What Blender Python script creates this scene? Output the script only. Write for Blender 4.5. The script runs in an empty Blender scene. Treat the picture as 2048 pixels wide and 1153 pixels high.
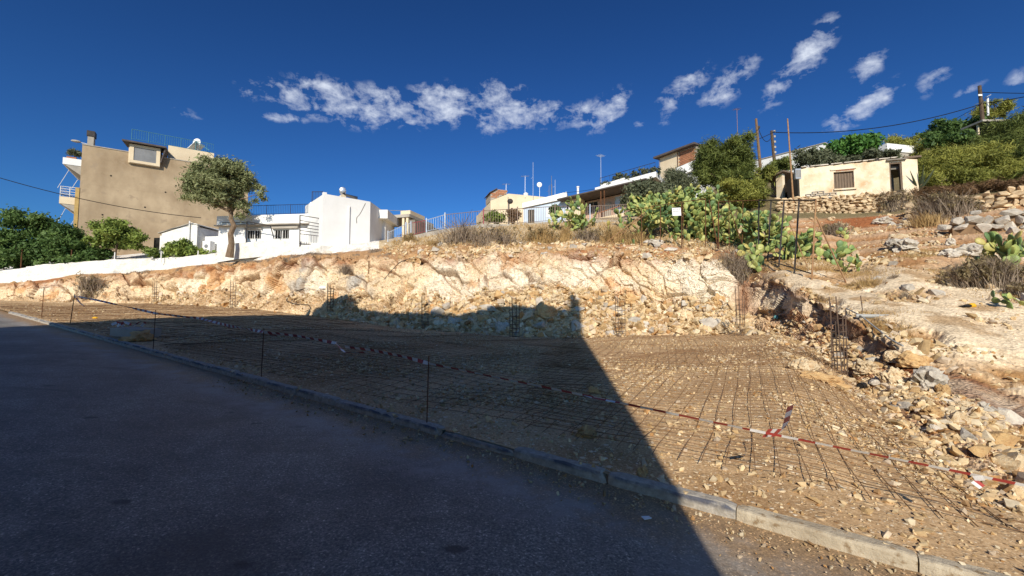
import bpy, bmesh, math, random
import numpy as np
from mathutils import Vector, Matrix
from mathutils.bvhtree import BVHTree

random.seed(7)
RNG = np.random.default_rng(11)
SC = bpy.context.scene
COL = SC.collection
R = math.radians

# ------------------------------------------------------------------ camera
F = 860.0                      # focal length in pixels of the 2048 px wide photograph
EYE = 1.6
TH = math.atan(51.5 / F)       # camera looks slightly up
CT, ST = math.cos(TH), math.sin(TH)
cam = bpy.data.cameras.new('camera')
cam.sensor_width = 36.0
cam.lens = 36.0 * F / 2048.0
cam.clip_start = 0.05
cam.clip_end = 3000.0
camo = bpy.data.objects.new('camera', cam)
COL.objects.link(camo)
camo.location = (0, 0, EYE)
camo.rotation_euler = (math.pi / 2 + TH, 0, 0)
SC.camera = camo

# ------------------------------------------------------------------ light
SUN_EL = 30.0
SUN_AZ = (-0.1165, -0.9932)    # horizontal direction towards the sun
w = bpy.data.worlds.new('World')
SC.world = w
w.use_nodes = True
WN, WL = w.node_tree.nodes, w.node_tree.links
WN.clear()
wout = WN.new('ShaderNodeOutputWorld')
wbg = WN.new('ShaderNodeBackground')
wbg.inputs['Strength'].default_value = 0.095
sky = WN.new('ShaderNodeTexSky')
sky.sky_type = 'NISHITA'
sky.sun_disc = False
sky.sun_elevation = R(SUN_EL)
sky.sun_rotation = math.atan2(SUN_AZ[0], SUN_AZ[1])
sky.altitude = 100.0
sky.air_density = 1.0
sky.dust_density = 1.0
sky.ozone_density = 3.0
WL.new(wbg.outputs[0], wout.inputs[0])

sun = bpy.data.lights.new('sun', 'SUN')
sun.energy = 5.0
sun.angle = R(0.53)
sun.color = (1.0, 0.915, 0.775)
suno = bpy.data.objects.new('sun', sun)
COL.objects.link(suno)
sd = Vector((SUN_AZ[0] * math.cos(R(SUN_EL)), SUN_AZ[1] * math.cos(R(SUN_EL)), math.sin(R(SUN_EL))))
suno.rotation_euler = sd.to_track_quat('Z', 'Y').to_euler()
suno.location = sd * 60

SC.view_settings.view_transform = 'Standard'
SC.view_settings.look = 'None'
SC.view_settings.gamma = 1.0
SC.view_settings.exposure = 0.12
SC.view_settings.use_curve_mapping = False


def ray(px, py):
    x = (px - 1024.0) / F
    y = -(py - 576.5) / F
    return (x, CT - y * ST, ST + y * CT)


def P(px, py, Y):
    r = ray(px, py)
    k = Y / r[1]
    return Vector((r[0] * k, Y, EYE + r[2] * k))


# ---- sky: saturated deep blue with a band of thin clouds fixed in direction
def wmath(op, a, b=None, c=None, clamp=False):
    n = WN.new('ShaderNodeMath')
    n.operation = op
    n.use_clamp = clamp
    for i, v in enumerate((a, b, c)):
        if v is None:
            continue
        if isinstance(v, (int, float)):
            n.inputs[i].default_value = v
        else:
            WL.new(v, n.inputs[i])
    return n.outputs[0]


wtc = WN.new('ShaderNodeTexCoord')
sep = WN.new('ShaderNodeSeparateXYZ')
WL.new(wtc.outputs['Generated'], sep.inputs[0])
AZ = wmath('ARCTAN2', sep.outputs[0], sep.outputs[1])
EL = wmath('ARCSINE', sep.outputs[2])
cmb = WN.new('ShaderNodeCombineXYZ')
WL.new(AZ, cmb.inputs[0])
WL.new(EL, cmb.inputs[1])
def wnoise(scale, detail, rough, dist, rot=0.0, sx=1.0, sy=1.0):
    mp = WN.new('ShaderNodeMapping')
    mp.inputs['Rotation'].default_value = (0, 0, rot)
    mp.inputs['Scale'].default_value = (sx, sy, 1)
    WL.new(cmb.outputs[0], mp.inputs[0])
    n = WN.new('ShaderNodeTexNoise')
    n.inputs['Scale'].default_value = scale
    n.inputs['Detail'].default_value = detail
    n.inputs['Roughness'].default_value = rough
    n.inputs['Distortion'].default_value = dist
    WL.new(mp.outputs[0], n.inputs[0])
    return n.outputs[0]
# (px, py, rx, ry, rotation in degrees, weight) of each cloud of the band
CLOUDS = [(600, 200, 95, 26, 8, .8), (690, 208, 105, 36, 8, 1), (790, 216, 95, 33, 5, 1), (888, 210, 72, 37, 0, 1),
          (985, 215, 42, 48, 10, .9), (960, 222, 60, 26, 0, .7), (1130, 234, 70, 20, -8, .6), (1040, 216, 42, 38, -20, .95), (568, 236, 45, 9, -5, .8), (1095, 232, 38, 26, -25, .75),
          (1165, 232, 32, 24, -30, .75), (1215, 222, 55, 28, -35, .85), (1282, 243, 17, 10, -30, .7), (1365, 182, 62, 26, -35, .8),
          (1455, 172, 66, 26, -32, .8), (1615, 112, 78, 30, -42, 1), (1560, 172, 55, 22, -42, .75), (1640, 75, 50, 20, -50, .6),
          (1738, 130, 42, 24, -35, .75), (1722, 216, 82, 24, -20, .9), (1865, 160, 46, 22, -30, .55), (1932, 184, 38, 9, -15, .7),
          (368, 231, 42, 13, 10, .55), (2036, 160, 30, 18, -30, .6), (492, 182, 24, 14, 20, .6), (1545, 238, 26, 10, -10, .4),
          (1500, 130, 30, 16, -40, .5), (1330, 240, 16, 10, -30, .45)]
dens = None
for (cx, cy, rx, ry, rot, wt) in CLOUDS:
    r = ray(cx, cy); h = math.hypot(r[0], r[1])
    az, el = math.atan2(r[0], r[1]), math.atan2(r[2], h)
    r2 = ray(cx + 10, cy); r3 = ray(cx, cy - 10)
    ka = (math.atan2(r2[0], r2[1]) - az) / 10
    ke = (math.atan2(r3[2], math.hypot(r3[0], r3[1])) - el) / 10
    c, s = math.cos(R(rot)), math.sin(R(rot))
    dx = wmath('DIVIDE', wmath('SUBTRACT', AZ, az), ka)
    dy = wmath('DIVIDE', wmath('SUBTRACT', EL, el), -ke)
    ex = wmath('DIVIDE', wmath('ADD', wmath('MULTIPLY', dx, c), wmath('MULTIPLY', dy, s)), rx * 1.35)
    ey = wmath('DIVIDE', wmath('SUBTRACT', wmath('MULTIPLY', dy, c), wmath('MULTIPLY', dx, s)), ry * 1.5)
    q = wmath('ADD', wmath('MULTIPLY', ex, ex), wmath('MULTIPLY', ey, ey))
    m = wmath('MULTIPLY', wmath('SUBTRACT', 1.0, q, clamp=True), wt)
    dens = m if dens is None else wmath('MAXIMUM', dens, m)
n1 = wnoise(22, 10, 0.62, 0.25, rot=0.95, sx=0.75, sy=1.5)
n2 = wnoise(55, 7, 0.65, 0.3, rot=0.7, sx=1.0, sy=0.8)
nn = wmath('ADD', wmath('MULTIPLY', n1, 0.76), wmath('MULTIPLY', n2, 0.24))
nn = wmath('ADD', wmath('MULTIPLY', wmath('SUBTRACT', nn, 0.5), 3.0), 0.5)
cl = wmath('ADD', wmath('MULTIPLY', dens, 0.52), nn)
cl = wmath('DIVIDE', wmath('SUBTRACT', cl, 0.70), 0.80, clamp=True)
cl = wmath('MULTIPLY', cl, wmath('MULTIPLY', dens, 1.6, clamp=True))
gam = WN.new('ShaderNodeGamma'); gam.inputs[1].default_value = 1.45
WL.new(sky.outputs[0], gam.inputs[0])
tint = WN.new('ShaderNodeMixRGB'); tint.blend_type = 'MULTIPLY'; tint.inputs[0].default_value = 1.0
tint.inputs[2].default_value = (0.158, 0.316, 0.462, 1)
WL.new(gam.outputs[0], tint.inputs[1])
cmix = WN.new('ShaderNodeMixRGB')
cmix.inputs[2].default_value = (7.6, 8.2, 9.4, 1)
WL.new(wmath('MULTIPLY', cl, 1.0, clamp=True), cmix.inputs[0])
WL.new(tint.outputs[0], cmix.inputs[1])
WL.new(cmix.outputs[0], wbg.inputs[0])

# ------------------------------------------------------------------ materials
def mk(name):
    m = bpy.data.materials.new(name)
    m.use_nodes = True
    nt = m.node_tree
    b = nt.nodes['Principled BSDF']
    return m, nt.nodes, nt.links, b


def tex_noise(N, L, vec, scale, detail=4, rough=0.6, sx=(1, 1, 1), dist=0.0):
    mp = N.new('ShaderNodeMapping')
    mp.inputs['Scale'].default_value = sx
    L.new(vec, mp.inputs[0])
    n = N.new('ShaderNodeTexNoise')
    n.inputs['Scale'].default_value = scale
    n.inputs['Detail'].default_value = detail
    n.inputs['Roughness'].default_value = rough
    n.inputs['Distortion'].default_value = dist
    L.new(mp.outputs[0], n.inputs[0])
    return n.outputs[0]


def ramp(N, L, fac, stops):
    r = N.new('ShaderNodeValToRGB')
    e = r.color_ramp.elements
    while len(e) < len(stops):
        e.new(0.5)
    for i, (p, c) in enumerate(stops):
        e[i].position = p
        e[i].color = (*c, 1) if len(c) == 3 else c
    L.new(fac, r.inputs[0])
    return r.outputs[0]


def mixc(N, L, fac, a, b, mode='MIX'):
    m = N.new('ShaderNodeMixRGB')
    m.blend_type = mode
    for i, v in enumerate((fac, a, b)):
        if isinstance(v, (int, float)):
            m.inputs[i].default_value = v
        elif isinstance(v, tuple):
            m.inputs[i].default_value = (*v, 1)
        else:
            L.new(v, m.inputs[i])
    return m.outputs[0]


def bump(N, L, b, h, strength, dist=0.02):
    bp = N.new('ShaderNodeBump')
    bp.inputs['Strength'].default_value = strength
    bp.inputs['Distance'].default_value = dist
    L.new(h, bp.inputs['Height'])
    L.new(bp.outputs[0], b.inputs['Normal'])


def mat(name, c1, c2=None, scale=2.0, lo=0.35, hi=0.65, rough=0.9, bs=0.25, bscale=18, spec=0.2, metal=0.0,
        stretch=(1, 1, 1), perobj=0.0, c3=None, bd=0.02):
    m, N, L, b = mk(name)
    tc = N.new('ShaderNodeTexCoord')
    n = tex_noise(N, L, tc.outputs['Object'], scale, 6, 0.62, stretch)
    c2 = c2 or tuple(x * 0.75 for x in c1)
    out = ramp(N, L, n, [(lo, c1), (hi, c2)])
    if c3:
        n3 = tex_noise(N, L, tc.outputs['Object'], scale * 3.7, 5, 0.6)
        out = mixc(N, L, ramp(N, L, n3, [(0.56, (0, 0, 0)), (0.66, (1, 1, 1))]), out, c3)
    if perobj:
        oi = N.new('ShaderNodeObjectInfo')
        mr = N.new('ShaderNodeMapRange')
        mr.inputs[3].default_value = 1 - perobj
        mr.inputs[4].default_value = 1 + perobj
        L.new(oi.outputs['Random'], mr.inputs[0])
        out = mixc(N, L, 1.0, out, mr.outputs[0], 'MULTIPLY')
    L.new(out, b.inputs['Base Color'])
    b.inputs['Roughness'].default_value = rough
    b.inputs['Specular IOR Level'].default_value = spec
    b.inputs['Metallic'].default_value = metal
    if bs:
        bump(N, L, b, tex_noise(N, L, tc.outputs['Object'], bscale, 6, 0.65), bs, bd)
    return m


def mat_leaf(name, c1, c2, trans=0.25, scale=1.2):
    """leaf cards: colour varies leaf by leaf through a per-face random attribute"""
    m, N, L, b = mk(name)
    at = N.new('ShaderNodeAttribute')
    at.attribute_name = 'rnd'
    out = ramp(N, L, at.outputs['Fac'], [(0.0, c1), (1.0, c2)])
    L.new(out, b.inputs['Base Color'])
    b.inputs['Roughness'].default_value = 0.6
    b.inputs['Specular IOR Level'].default_value = 0.25
    tr = N.new('ShaderNodeBsdfTranslucent')
    L.new(out, tr.inputs[0])
    mx = N.new('ShaderNodeMixShader')
    mx.inputs[0].default_value = trans
    L.new(b.outputs[0], mx.inputs[1])
    L.new(tr.outputs[0], mx.inputs[2])
    L.new(mx.outputs[0], N['Material Output'].inputs[0])
    return m


def mat_terrain(name, bumps=0.5, speck=1.0, fs=9.0, vs_=17.0, bdist=0.06):
    m, N, L, b = mk(name)
    at = N.new('ShaderNodeAttribute')
    at.attribute_name = 'Col'
    tc = N.new('ShaderNodeTexCoord')
    v = tc.outputs['Object']
    f1 = tex_noise(N, L, v, 1.1, 8, 0.7)
    f2 = tex_noise(N, L, v, fs, 8, 0.72)
    vo = N.new('ShaderNodeTexVoronoi')
    vo.inputs['Scale'].default_value = vs_
    L.new(v, vo.inputs[0])
    vs = N.new('ShaderNodeSeparateColor')
    L.new(vo.outputs['Color'], vs.inputs[0])
    k1 = ramp(N, L, f1, [(0.3, (0.86, 0.84, 0.82)), (0.7, (1.2, 1.2, 1.2))])
    k2 = ramp(N, L, f2, [(0.33, (0.70, 0.66, 0.62)), (0.60, (1.22, 1.22, 1.22))])
    k3 = ramp(N, L, vs.outputs[0], [(0.0, (0.82, 0.8, 0.78)), (0.8, (1.0, 1.0, 1.0)), (1.0, (1.25, 1.22, 1.2))])
    o = mixc(N, L, 1.0, at.outputs['Color'], k1, 'MULTIPLY')
    o = mixc(N, L, 1.0, o, k2, 'MULTIPLY')
    o = mixc(N, L, speck, o, k3, 'MULTIPLY')
    L.new(o, b.inputs['Base Color'])
    b.inputs['Roughness'].default_value = 0.95
    b.inputs['Specular IOR Level'].default_value = 0.1
    hsum = N.new('ShaderNodeMath'); hsum.operation = 'ADD'
    L.new(f2, hsum.inputs[0]); L.new(vo.outputs['Distance'], hsum.inputs[1])
    bump(N, L, b, hsum.outputs[0], bumps, bdist)
    return m


M = {}


def mat_gravel(name):
    """earth with pebbles of several sizes: colour and relief of each pebble from a cell pattern"""
    m, N, L, b = mk(name)
    at = N.new('ShaderNodeAttribute'); at.attribute_name = 'Col'
    tc = N.new('ShaderNodeTexCoord'); v = tc.outputs['Object']
    f1 = tex_noise(N, L, v, 1.1, 8, 0.7)
    f2 = tex_noise(N, L, v, 30.0, 6, 0.75)
    o = mixc(N, L, 1.0, at.outputs['Color'], ramp(N, L, f1, [(0.3, (0.80, 0.77, 0.74)), (0.7, (1.15, 1.15, 1.15))]), 'MULTIPLY')
    o = mixc(N, L, 1.0, o, ramp(N, L, f2, [(0.34, (0.55, 0.50, 0.45)), (0.62, (1.18, 1.18, 1.18))]), 'MULTIPLY')
    hs = None
    for sc, thr, rlo in ((46.0, 0.36, 0.40), (21.0, 0.36, 0.52), (10.0, 0.33, 0.72)):
        wv = mixc(N, L, 0.02, v, tex_noise(N, L, v, sc * 1.5, 2, 0.5))
        vo = N.new('ShaderNodeTexVoronoi'); vo.inputs['Scale'].default_value = sc
        L.new(wv, vo.inputs[0])
        sp = N.new('ShaderNodeSeparateColor'); L.new(vo.outputs['Color'], sp.inputs[0])
        body = ramp(N, L, vo.outputs['Distance'], [(thr - 0.06, (1, 1, 1)), (thr + 0.03, (0, 0, 0))])
        pick = ramp(N, L, sp.outputs[0], [(rlo, (0, 0, 0)), (rlo + 0.02, (1, 1, 1))])
        mask = mixc(N, L, 1.0, body, pick, 'MULTIPLY')
        pc = ramp(N, L, sp.outputs[1], [(0.0, (0.31, 0.175, 0.08)), (0.3, (0.50, 0.335, 0.175)), (0.7, (0.67, 0.50, 0.30)), (1.0, (0.76, 0.65, 0.48))])
        o = mixc(N, L, mask, o, pc)
        dm = ramp(N, L, vo.outputs['Distance'], [(0.0, (1, 1, 1)), (thr, (0, 0, 0))])
        h = mixc(N, L, 1.0, dm, mixc(N, L, 1.0, pick, (8.0 / sc, 8.0 / sc, 8.0 / sc), 'MULTIPLY'), 'MULTIPLY')
        hs = h if hs is None else mixc(N, L, 1.0, hs, h, 'ADD')
    L.new(o, b.inputs['Base Color'])
    b.inputs['Roughness'].default_value = 0.95
    b.inputs['Specular IOR Level'].default_value = 0.1
    bump(N, L, b, mixc(N, L, 0.12, hs, f2), 0.55, 0.05)
    return m


M['pad'] = mat_gravel('gravel_ground')
M['rock'] = mat_terrain('limestone_face', 0.85, 0.3)
M['hill'] = mat_terrain('stony_hillside', 0.45, 0.7)
M['lime'] = mat('limestone', (0.70, 0.57, 0.38), (0.52, 0.37, 0.21), 1.6, rough=0.95, bs=0.6, bscale=7, perobj=0.18, c3=(0.46, 0.27, 0.13), bd=0.05)
M['lime_grey'] = mat('grey_limestone', (0.58, 0.52, 0.43), (0.40, 0.35, 0.29), 1.8, rough=0.95, bs=0.6, bscale=7, perobj=0.18, bd=0.05)
M['lime_tan'] = mat('tan_limestone', (0.62, 0.42, 0.20), (0.46, 0.27, 0.12), 1.6, rough=0.95, bs=0.6, bscale=7, perobj=0.18, bd=0.05)
M['wallstone'] = mat('wall_stone', (0.64, 0.50, 0.32), (0.50, 0.35, 0.20), 2.2, rough=0.95, bs=0.5, bscale=9, perobj=0.2, bd=0.04)
M['rust'] = mat('rusty_iron', (0.075, 0.035, 0.02), (0.16, 0.07, 0.03), 6, rough=0.85, bs=0.2, bscale=60)
M['rebar'] = mat('weathered_rebar', (0.13, 0.075, 0.04), (0.24, 0.14, 0.075), 4, rough=0.85, bs=0)
M['rust_light'] = mat('peeling_ochre_iron', (0.42, 0.26, 0.13), (0.24, 0.12, 0.06), 5, rough=0.8, bs=0.1)
M['cage'] = mat('dark_steel_rebar', (0.09, 0.07, 0.058), (0.16, 0.10, 0.065), 6, rough=0.75, bs=0)
M['white'] = mat('white_plaster', (0.80, 0.79, 0.76), (0.70, 0.69, 0.66), 0.6, 0.35, 0.75, rough=0.9, bs=0.15, bscale=9)
M['whitewash'] = mat('rough_whitewash', (0.77, 0.75, 0.70), (0.58, 0.54, 0.47), 1.6, 0.42, 0.78, rough=0.95, bs=1.0, bscale=6, bd=0.08, c3=(0.66, 0.62, 0.55))
M['paleblue'] = mat('pale_blue_plaster', (0.50, 0.58, 0.68), (0.44, 0.52, 0.62), 0.8, rough=0.9, bs=0.1)
M['beige'] = mat('stained_beige_plaster', (0.45, 0.345, 0.225), (0.27, 0.195, 0.12), 0.36, 0.36, 0.68, rough=0.95, bs=0.25, bscale=5, stretch=(1, 1, 0.7), c3=(0.33, 0.25, 0.165))
M['cream'] = mat('cream_plaster', (0.72, 0.60, 0.42), (0.62, 0.50, 0.34), 0.7, rough=0.9, bs=0.12)
M['ruin'] = mat('weathered_cream_plaster', (0.76, 0.64, 0.46), (0.52, 0.33, 0.17), 0.75, 0.44, 0.74, rough=0.95, bs=0.35, bscale=6, c3=(0.72, 0.64, 0.52))
M['pink'] = mat('pink_plaster', (0.52, 0.36, 0.28), (0.44, 0.29, 0.22), 0.9, rough=0.9, bs=0.1)
M['brickred'] = mat('brick_red', (0.42, 0.19, 0.10), (0.34, 0.15, 0.08), 5, rough=0.92, bs=0.3, perobj=0.15)
M['mortar'] = mat('mortar', (0.42, 0.36, 0.29), None, 6, rough=0.95, bs=0.3)
M['concrete'] = mat('concrete', (0.42, 0.38, 0.32), (0.32, 0.285, 0.24), 1.6, rough=0.95, bs=0.3)
M['concdark'] = mat('aged_concrete', (0.25, 0.22, 0.18), (0.17, 0.15, 0.125), 1.6, rough=0.95, bs=0.3)
M['roofdark'] = mat('dark_roof_sheet', (0.075, 0.06, 0.055), (0.12, 0.10, 0.09), 2, rough=0.8, bs=0.2)
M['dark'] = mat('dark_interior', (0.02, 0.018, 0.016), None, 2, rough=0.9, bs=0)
M['glass'] = mat('dark_window_glass', (0.03, 0.035, 0.04), None, 1, rough=0.12, bs=0, spec=0.5)
M['glassgrey'] = mat('grey_window_sheet', (0.22, 0.22, 0.22), (0.17, 0.17, 0.17), 1.5, rough=0.4, bs=0, spec=0.4)
M['navy'] = mat('navy_painted_iron', (0.02, 0.035, 0.09), (0.03, 0.05, 0.11), 5, rough=0.5, bs=0, spec=0.4)
M['iron'] = mat('dark_painted_iron', (0.03, 0.028, 0.03), (0.06, 0.05, 0.045), 6, rough=0.6, bs=0)
M['teal'] = mat('teal_painted_iron', (0.10, 0.27, 0.30), (0.08, 0.21, 0.24), 5, rough=0.5, bs=0)
M['fencewhite'] = mat('pale_blue_painted_iron', (0.50, 0.56, 0.64), (0.40, 0.46, 0.54), 4, rough=0.6, bs=0)
M['fencered'] = mat('faded_red_painted_iron', (0.36, 0.08, 0.10), (0.28, 0.07, 0.09), 4, rough=0.6, bs=0)
M['fencebrown'] = mat('rust_stained_grey_iron', (0.30, 0.24, 0.20), (0.22, 0.15, 0.11), 4, rough=0.7, bs=0)
M['wood'] = mat('weathered_pole_wood', (0.24, 0.15, 0.085), (0.14, 0.085, 0.05), 3, rough=0.9, bs=0.3, stretch=(6, 6, 0.6))
M['greywood'] = mat('grey_boards', (0.20, 0.145, 0.10), (0.13, 0.095, 0.07), 3, rough=0.9, bs=0.3, stretch=(6, 6, 0.6))
M['metal'] = mat('galvanised_steel', (0.52, 0.54, 0.56), (0.42, 0.44, 0.46), 3, rough=0.45, bs=0, metal=0.6)
M['chrome'] = mat('polished_steel', (0.75, 0.77, 0.8), None, 3, rough=0.3, bs=0, metal=0.7)
M['solar'] = mat('solar_collector_glass', (0.02, 0.025, 0.05), None, 2, rough=0.15, bs=0, spec=0.5)
M['plastic'] = mat('black_plastic', (0.02, 0.02, 0.02), None, 2, rough=0.5, bs=0)
M['pvc'] = mat('grey_pvc', (0.40, 0.40, 0.38), None, 2, rough=0.6, bs=0)
M['tape_w'] = mat('white_tape_film', (0.78, 0.76, 0.74), None, 2, rough=0.45, bs=0, spec=0.4)
M['tape_r'] = mat('red_tape_film', (0.42, 0.055, 0.045), None, 2, rough=0.45, bs=0, spec=0.4)
M['paper'] = mat('white_sign_board', (0.80, 0.80, 0.78), (0.74, 0.74, 0.72), 2, rough=0.6, bs=0)
M['ink'] = mat('grey_sign_ink', (0.18, 0.18, 0.20), None, 2, rough=0.7, bs=0)
M['yellow'] = mat('yellow_plastic', (0.75, 0.42, 0.03), None, 2, rough=0.6, bs=0)
M['bottle'] = mat('teal_plastic', (0.12, 0.33, 0.33), None, 2, rough=0.3, bs=0, spec=0.5)
M['terracotta'] = mat('terracotta', (0.42, 0.17, 0.08), None, 4, rough=0.85, bs=0.1)
M['bark'] = mat('olive_bark', (0.25, 0.175, 0.115), (0.12, 0.085, 0.055), 4, rough=0.95, bs=0.8, bscale=9, stretch=(3, 3, 0.7), bd=0.06)
M['bark_dark'] = mat('dark_bark', (0.13, 0.09, 0.06), (0.08, 0.055, 0.04), 4, rough=0.95, bs=0.6, bscale=9, bd=0.04)
M['twig'] = mat('dry_twig', (0.32, 0.25, 0.18), (0.20, 0.15, 0.11), 3, rough=0.95, bs=0)
M['straw'] = mat('dry_straw', (0.46, 0.31, 0.13), (0.34, 0.22, 0.10), 3, rough=0.95, bs=0)
M['leaf_olive'] = mat_leaf('olive_leaves', (0.11, 0.13, 0.05), (0.36, 0.38, 0.18))
M['leaf_citrus'] = mat_leaf('citrus_leaves', (0.07, 0.12, 0.022), (0.30, 0.37, 0.08))
M['leaf_dark'] = mat_leaf('dark_glossy_leaves', (0.035, 0.08, 0.02), (0.15, 0.23, 0.06))
M['leaf_pine'] = mat_leaf('pine_needles', (0.06, 0.085, 0.02), (0.22, 0.25, 0.06))
M['leaf_pine_y'] = mat_leaf('yellowish_pine_needles', (0.13, 0.15, 0.03), (0.40, 0.39, 0.085))
M['leaf_grey'] = mat_leaf('grey_green_shrub_leaves', (0.07, 0.085, 0.045), (0.20, 0.21, 0.12))
M['leaf_green'] = mat_leaf('bright_green_leaves', (0.03, 0.10, 0.02), (0.13, 0.27, 0.05))
M['leaf_rust'] = mat_leaf('rust_brown_leaves', (0.11, 0.06, 0.03), (0.26, 0.16, 0.08))
M['leaf_dry'] = mat_leaf('dry_brush_leaves', (0.17, 0.13, 0.075), (0.36, 0.28, 0.14))


def mat_cactus():
    m, N, L, b = mk('prickly_pear_skin')
    tc = N.new('ShaderNodeTexCoord')
    oi = N.new('ShaderNodeObjectInfo')
    n = tex_noise(N, L, tc.outputs['Object'], 5, 4, 0.6)
    a = ramp(N, L, oi.outputs['Random'], [(0.0, (0.09, 0.17, 0.07)), (0.35, (0.20, 0.28, 0.08)), (0.70, (0.33, 0.37, 0.105)), (0.92, (0.47, 0.46, 0.15)), (1.0, (0.46, 0.36, 0.10))])
    k = ramp(N, L, n, [(0.3, (0.75, 0.75, 0.75)), (0.7, (1.12, 1.12, 1.12))])
    o = mixc(N, L, 1.0, a, k, 'MULTIPLY')
    vo = N.new('ShaderNodeTexVoronoi'); vo.inputs['Scale'].default_value = 14
    L.new(tc.outputs['Object'], vo.inputs[0])
    o = mixc(N, L, ramp(N, L, vo.outputs['Distance'], [(0.10, (1, 1, 1)), (0.2, (0, 0, 0))]), o, (0.30, 0.26, 0.12))
    L.new(o, b.inputs['Base Color'])
    b.inputs['Roughness'].default_value = 0.5
    b.inputs['Specular IOR Level'].default_value = 0.35
    return m


M['cactus'] = mat_cactus()

# ------------------------------------------------------------------ helpers
def tag(o, label=None, cat=None, group=None, kind=None):
    if label: o['label'] = label
    if cat: o['category'] = cat
    if group: o['group'] = group
    if kind: o['kind'] = kind
    return o


def thing(name, label, cat, loc, rz=0.0, group=None):
    o = bpy.data.objects.new(name, None)
    o.empty_display_size = 0.2
    COL.objects.link(o)
    o.location = loc
    o.rotation_euler = (0, 0, rz)
    return tag(o, label, cat, group)


def link(name, me, parent=None, loc=None, rot=None, scale=None):
    o = bpy.data.objects.new(name, me)
    COL.objects.link(o)
    if parent: o.parent = parent
    if loc is not None: o.location = loc
    if rot is not None: o.rotation_euler = rot
    if scale is not None: o.scale = scale
    return o


def np_mesh(name, V, Fc, mats, mi=None, smooth=False, cols=None, rnd=None):
    """V (n,3), Fc (m,3|4) arrays"""
    me = bpy.data.meshes.new(name)
    V = np.ascontiguousarray(V, dtype=np.float32)
    Fc = np.ascontiguousarray(Fc, dtype=np.int32)
    k = Fc.shape[1]
    me.vertices.add(len(V)); me.vertices.foreach_set('co', V.ravel())
    me.loops.add(Fc.size); me.loops.foreach_set('vertex_index', Fc.ravel())
    me.polygons.add(len(Fc))
    me.polygons.foreach_set('loop_start', np.arange(0, Fc.size, k, dtype=np.int32))
    me.polygons.foreach_set('loop_total', np.full(len(Fc), k, dtype=np.int32))
    if mi is not None: me.polygons.foreach_set('material_index', np.ascontiguousarray(mi, dtype=np.int32))
    me.polygons.foreach_set('use_smooth', np.full(len(Fc), smooth, dtype=bool))
    for m in (mats if isinstance(mats, (list, tuple)) else [mats]):
        me.materials.append(m)
    me.update(calc_edges=True)
    if cols is not None:
        a = me.attributes.new('Col', 'FLOAT_COLOR', 'POINT')
        c4 = np.ones((len(V), 4), dtype=np.float32); c4[:, :3] = cols
        a.data.foreach_set('color', c4.ravel())
    if rnd is not None:
        a = me.attributes.new('rnd', 'FLOAT', 'FACE')
        a.data.foreach_set('value', np.ascontiguousarray(rnd, dtype=np.float32))
    return me


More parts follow.
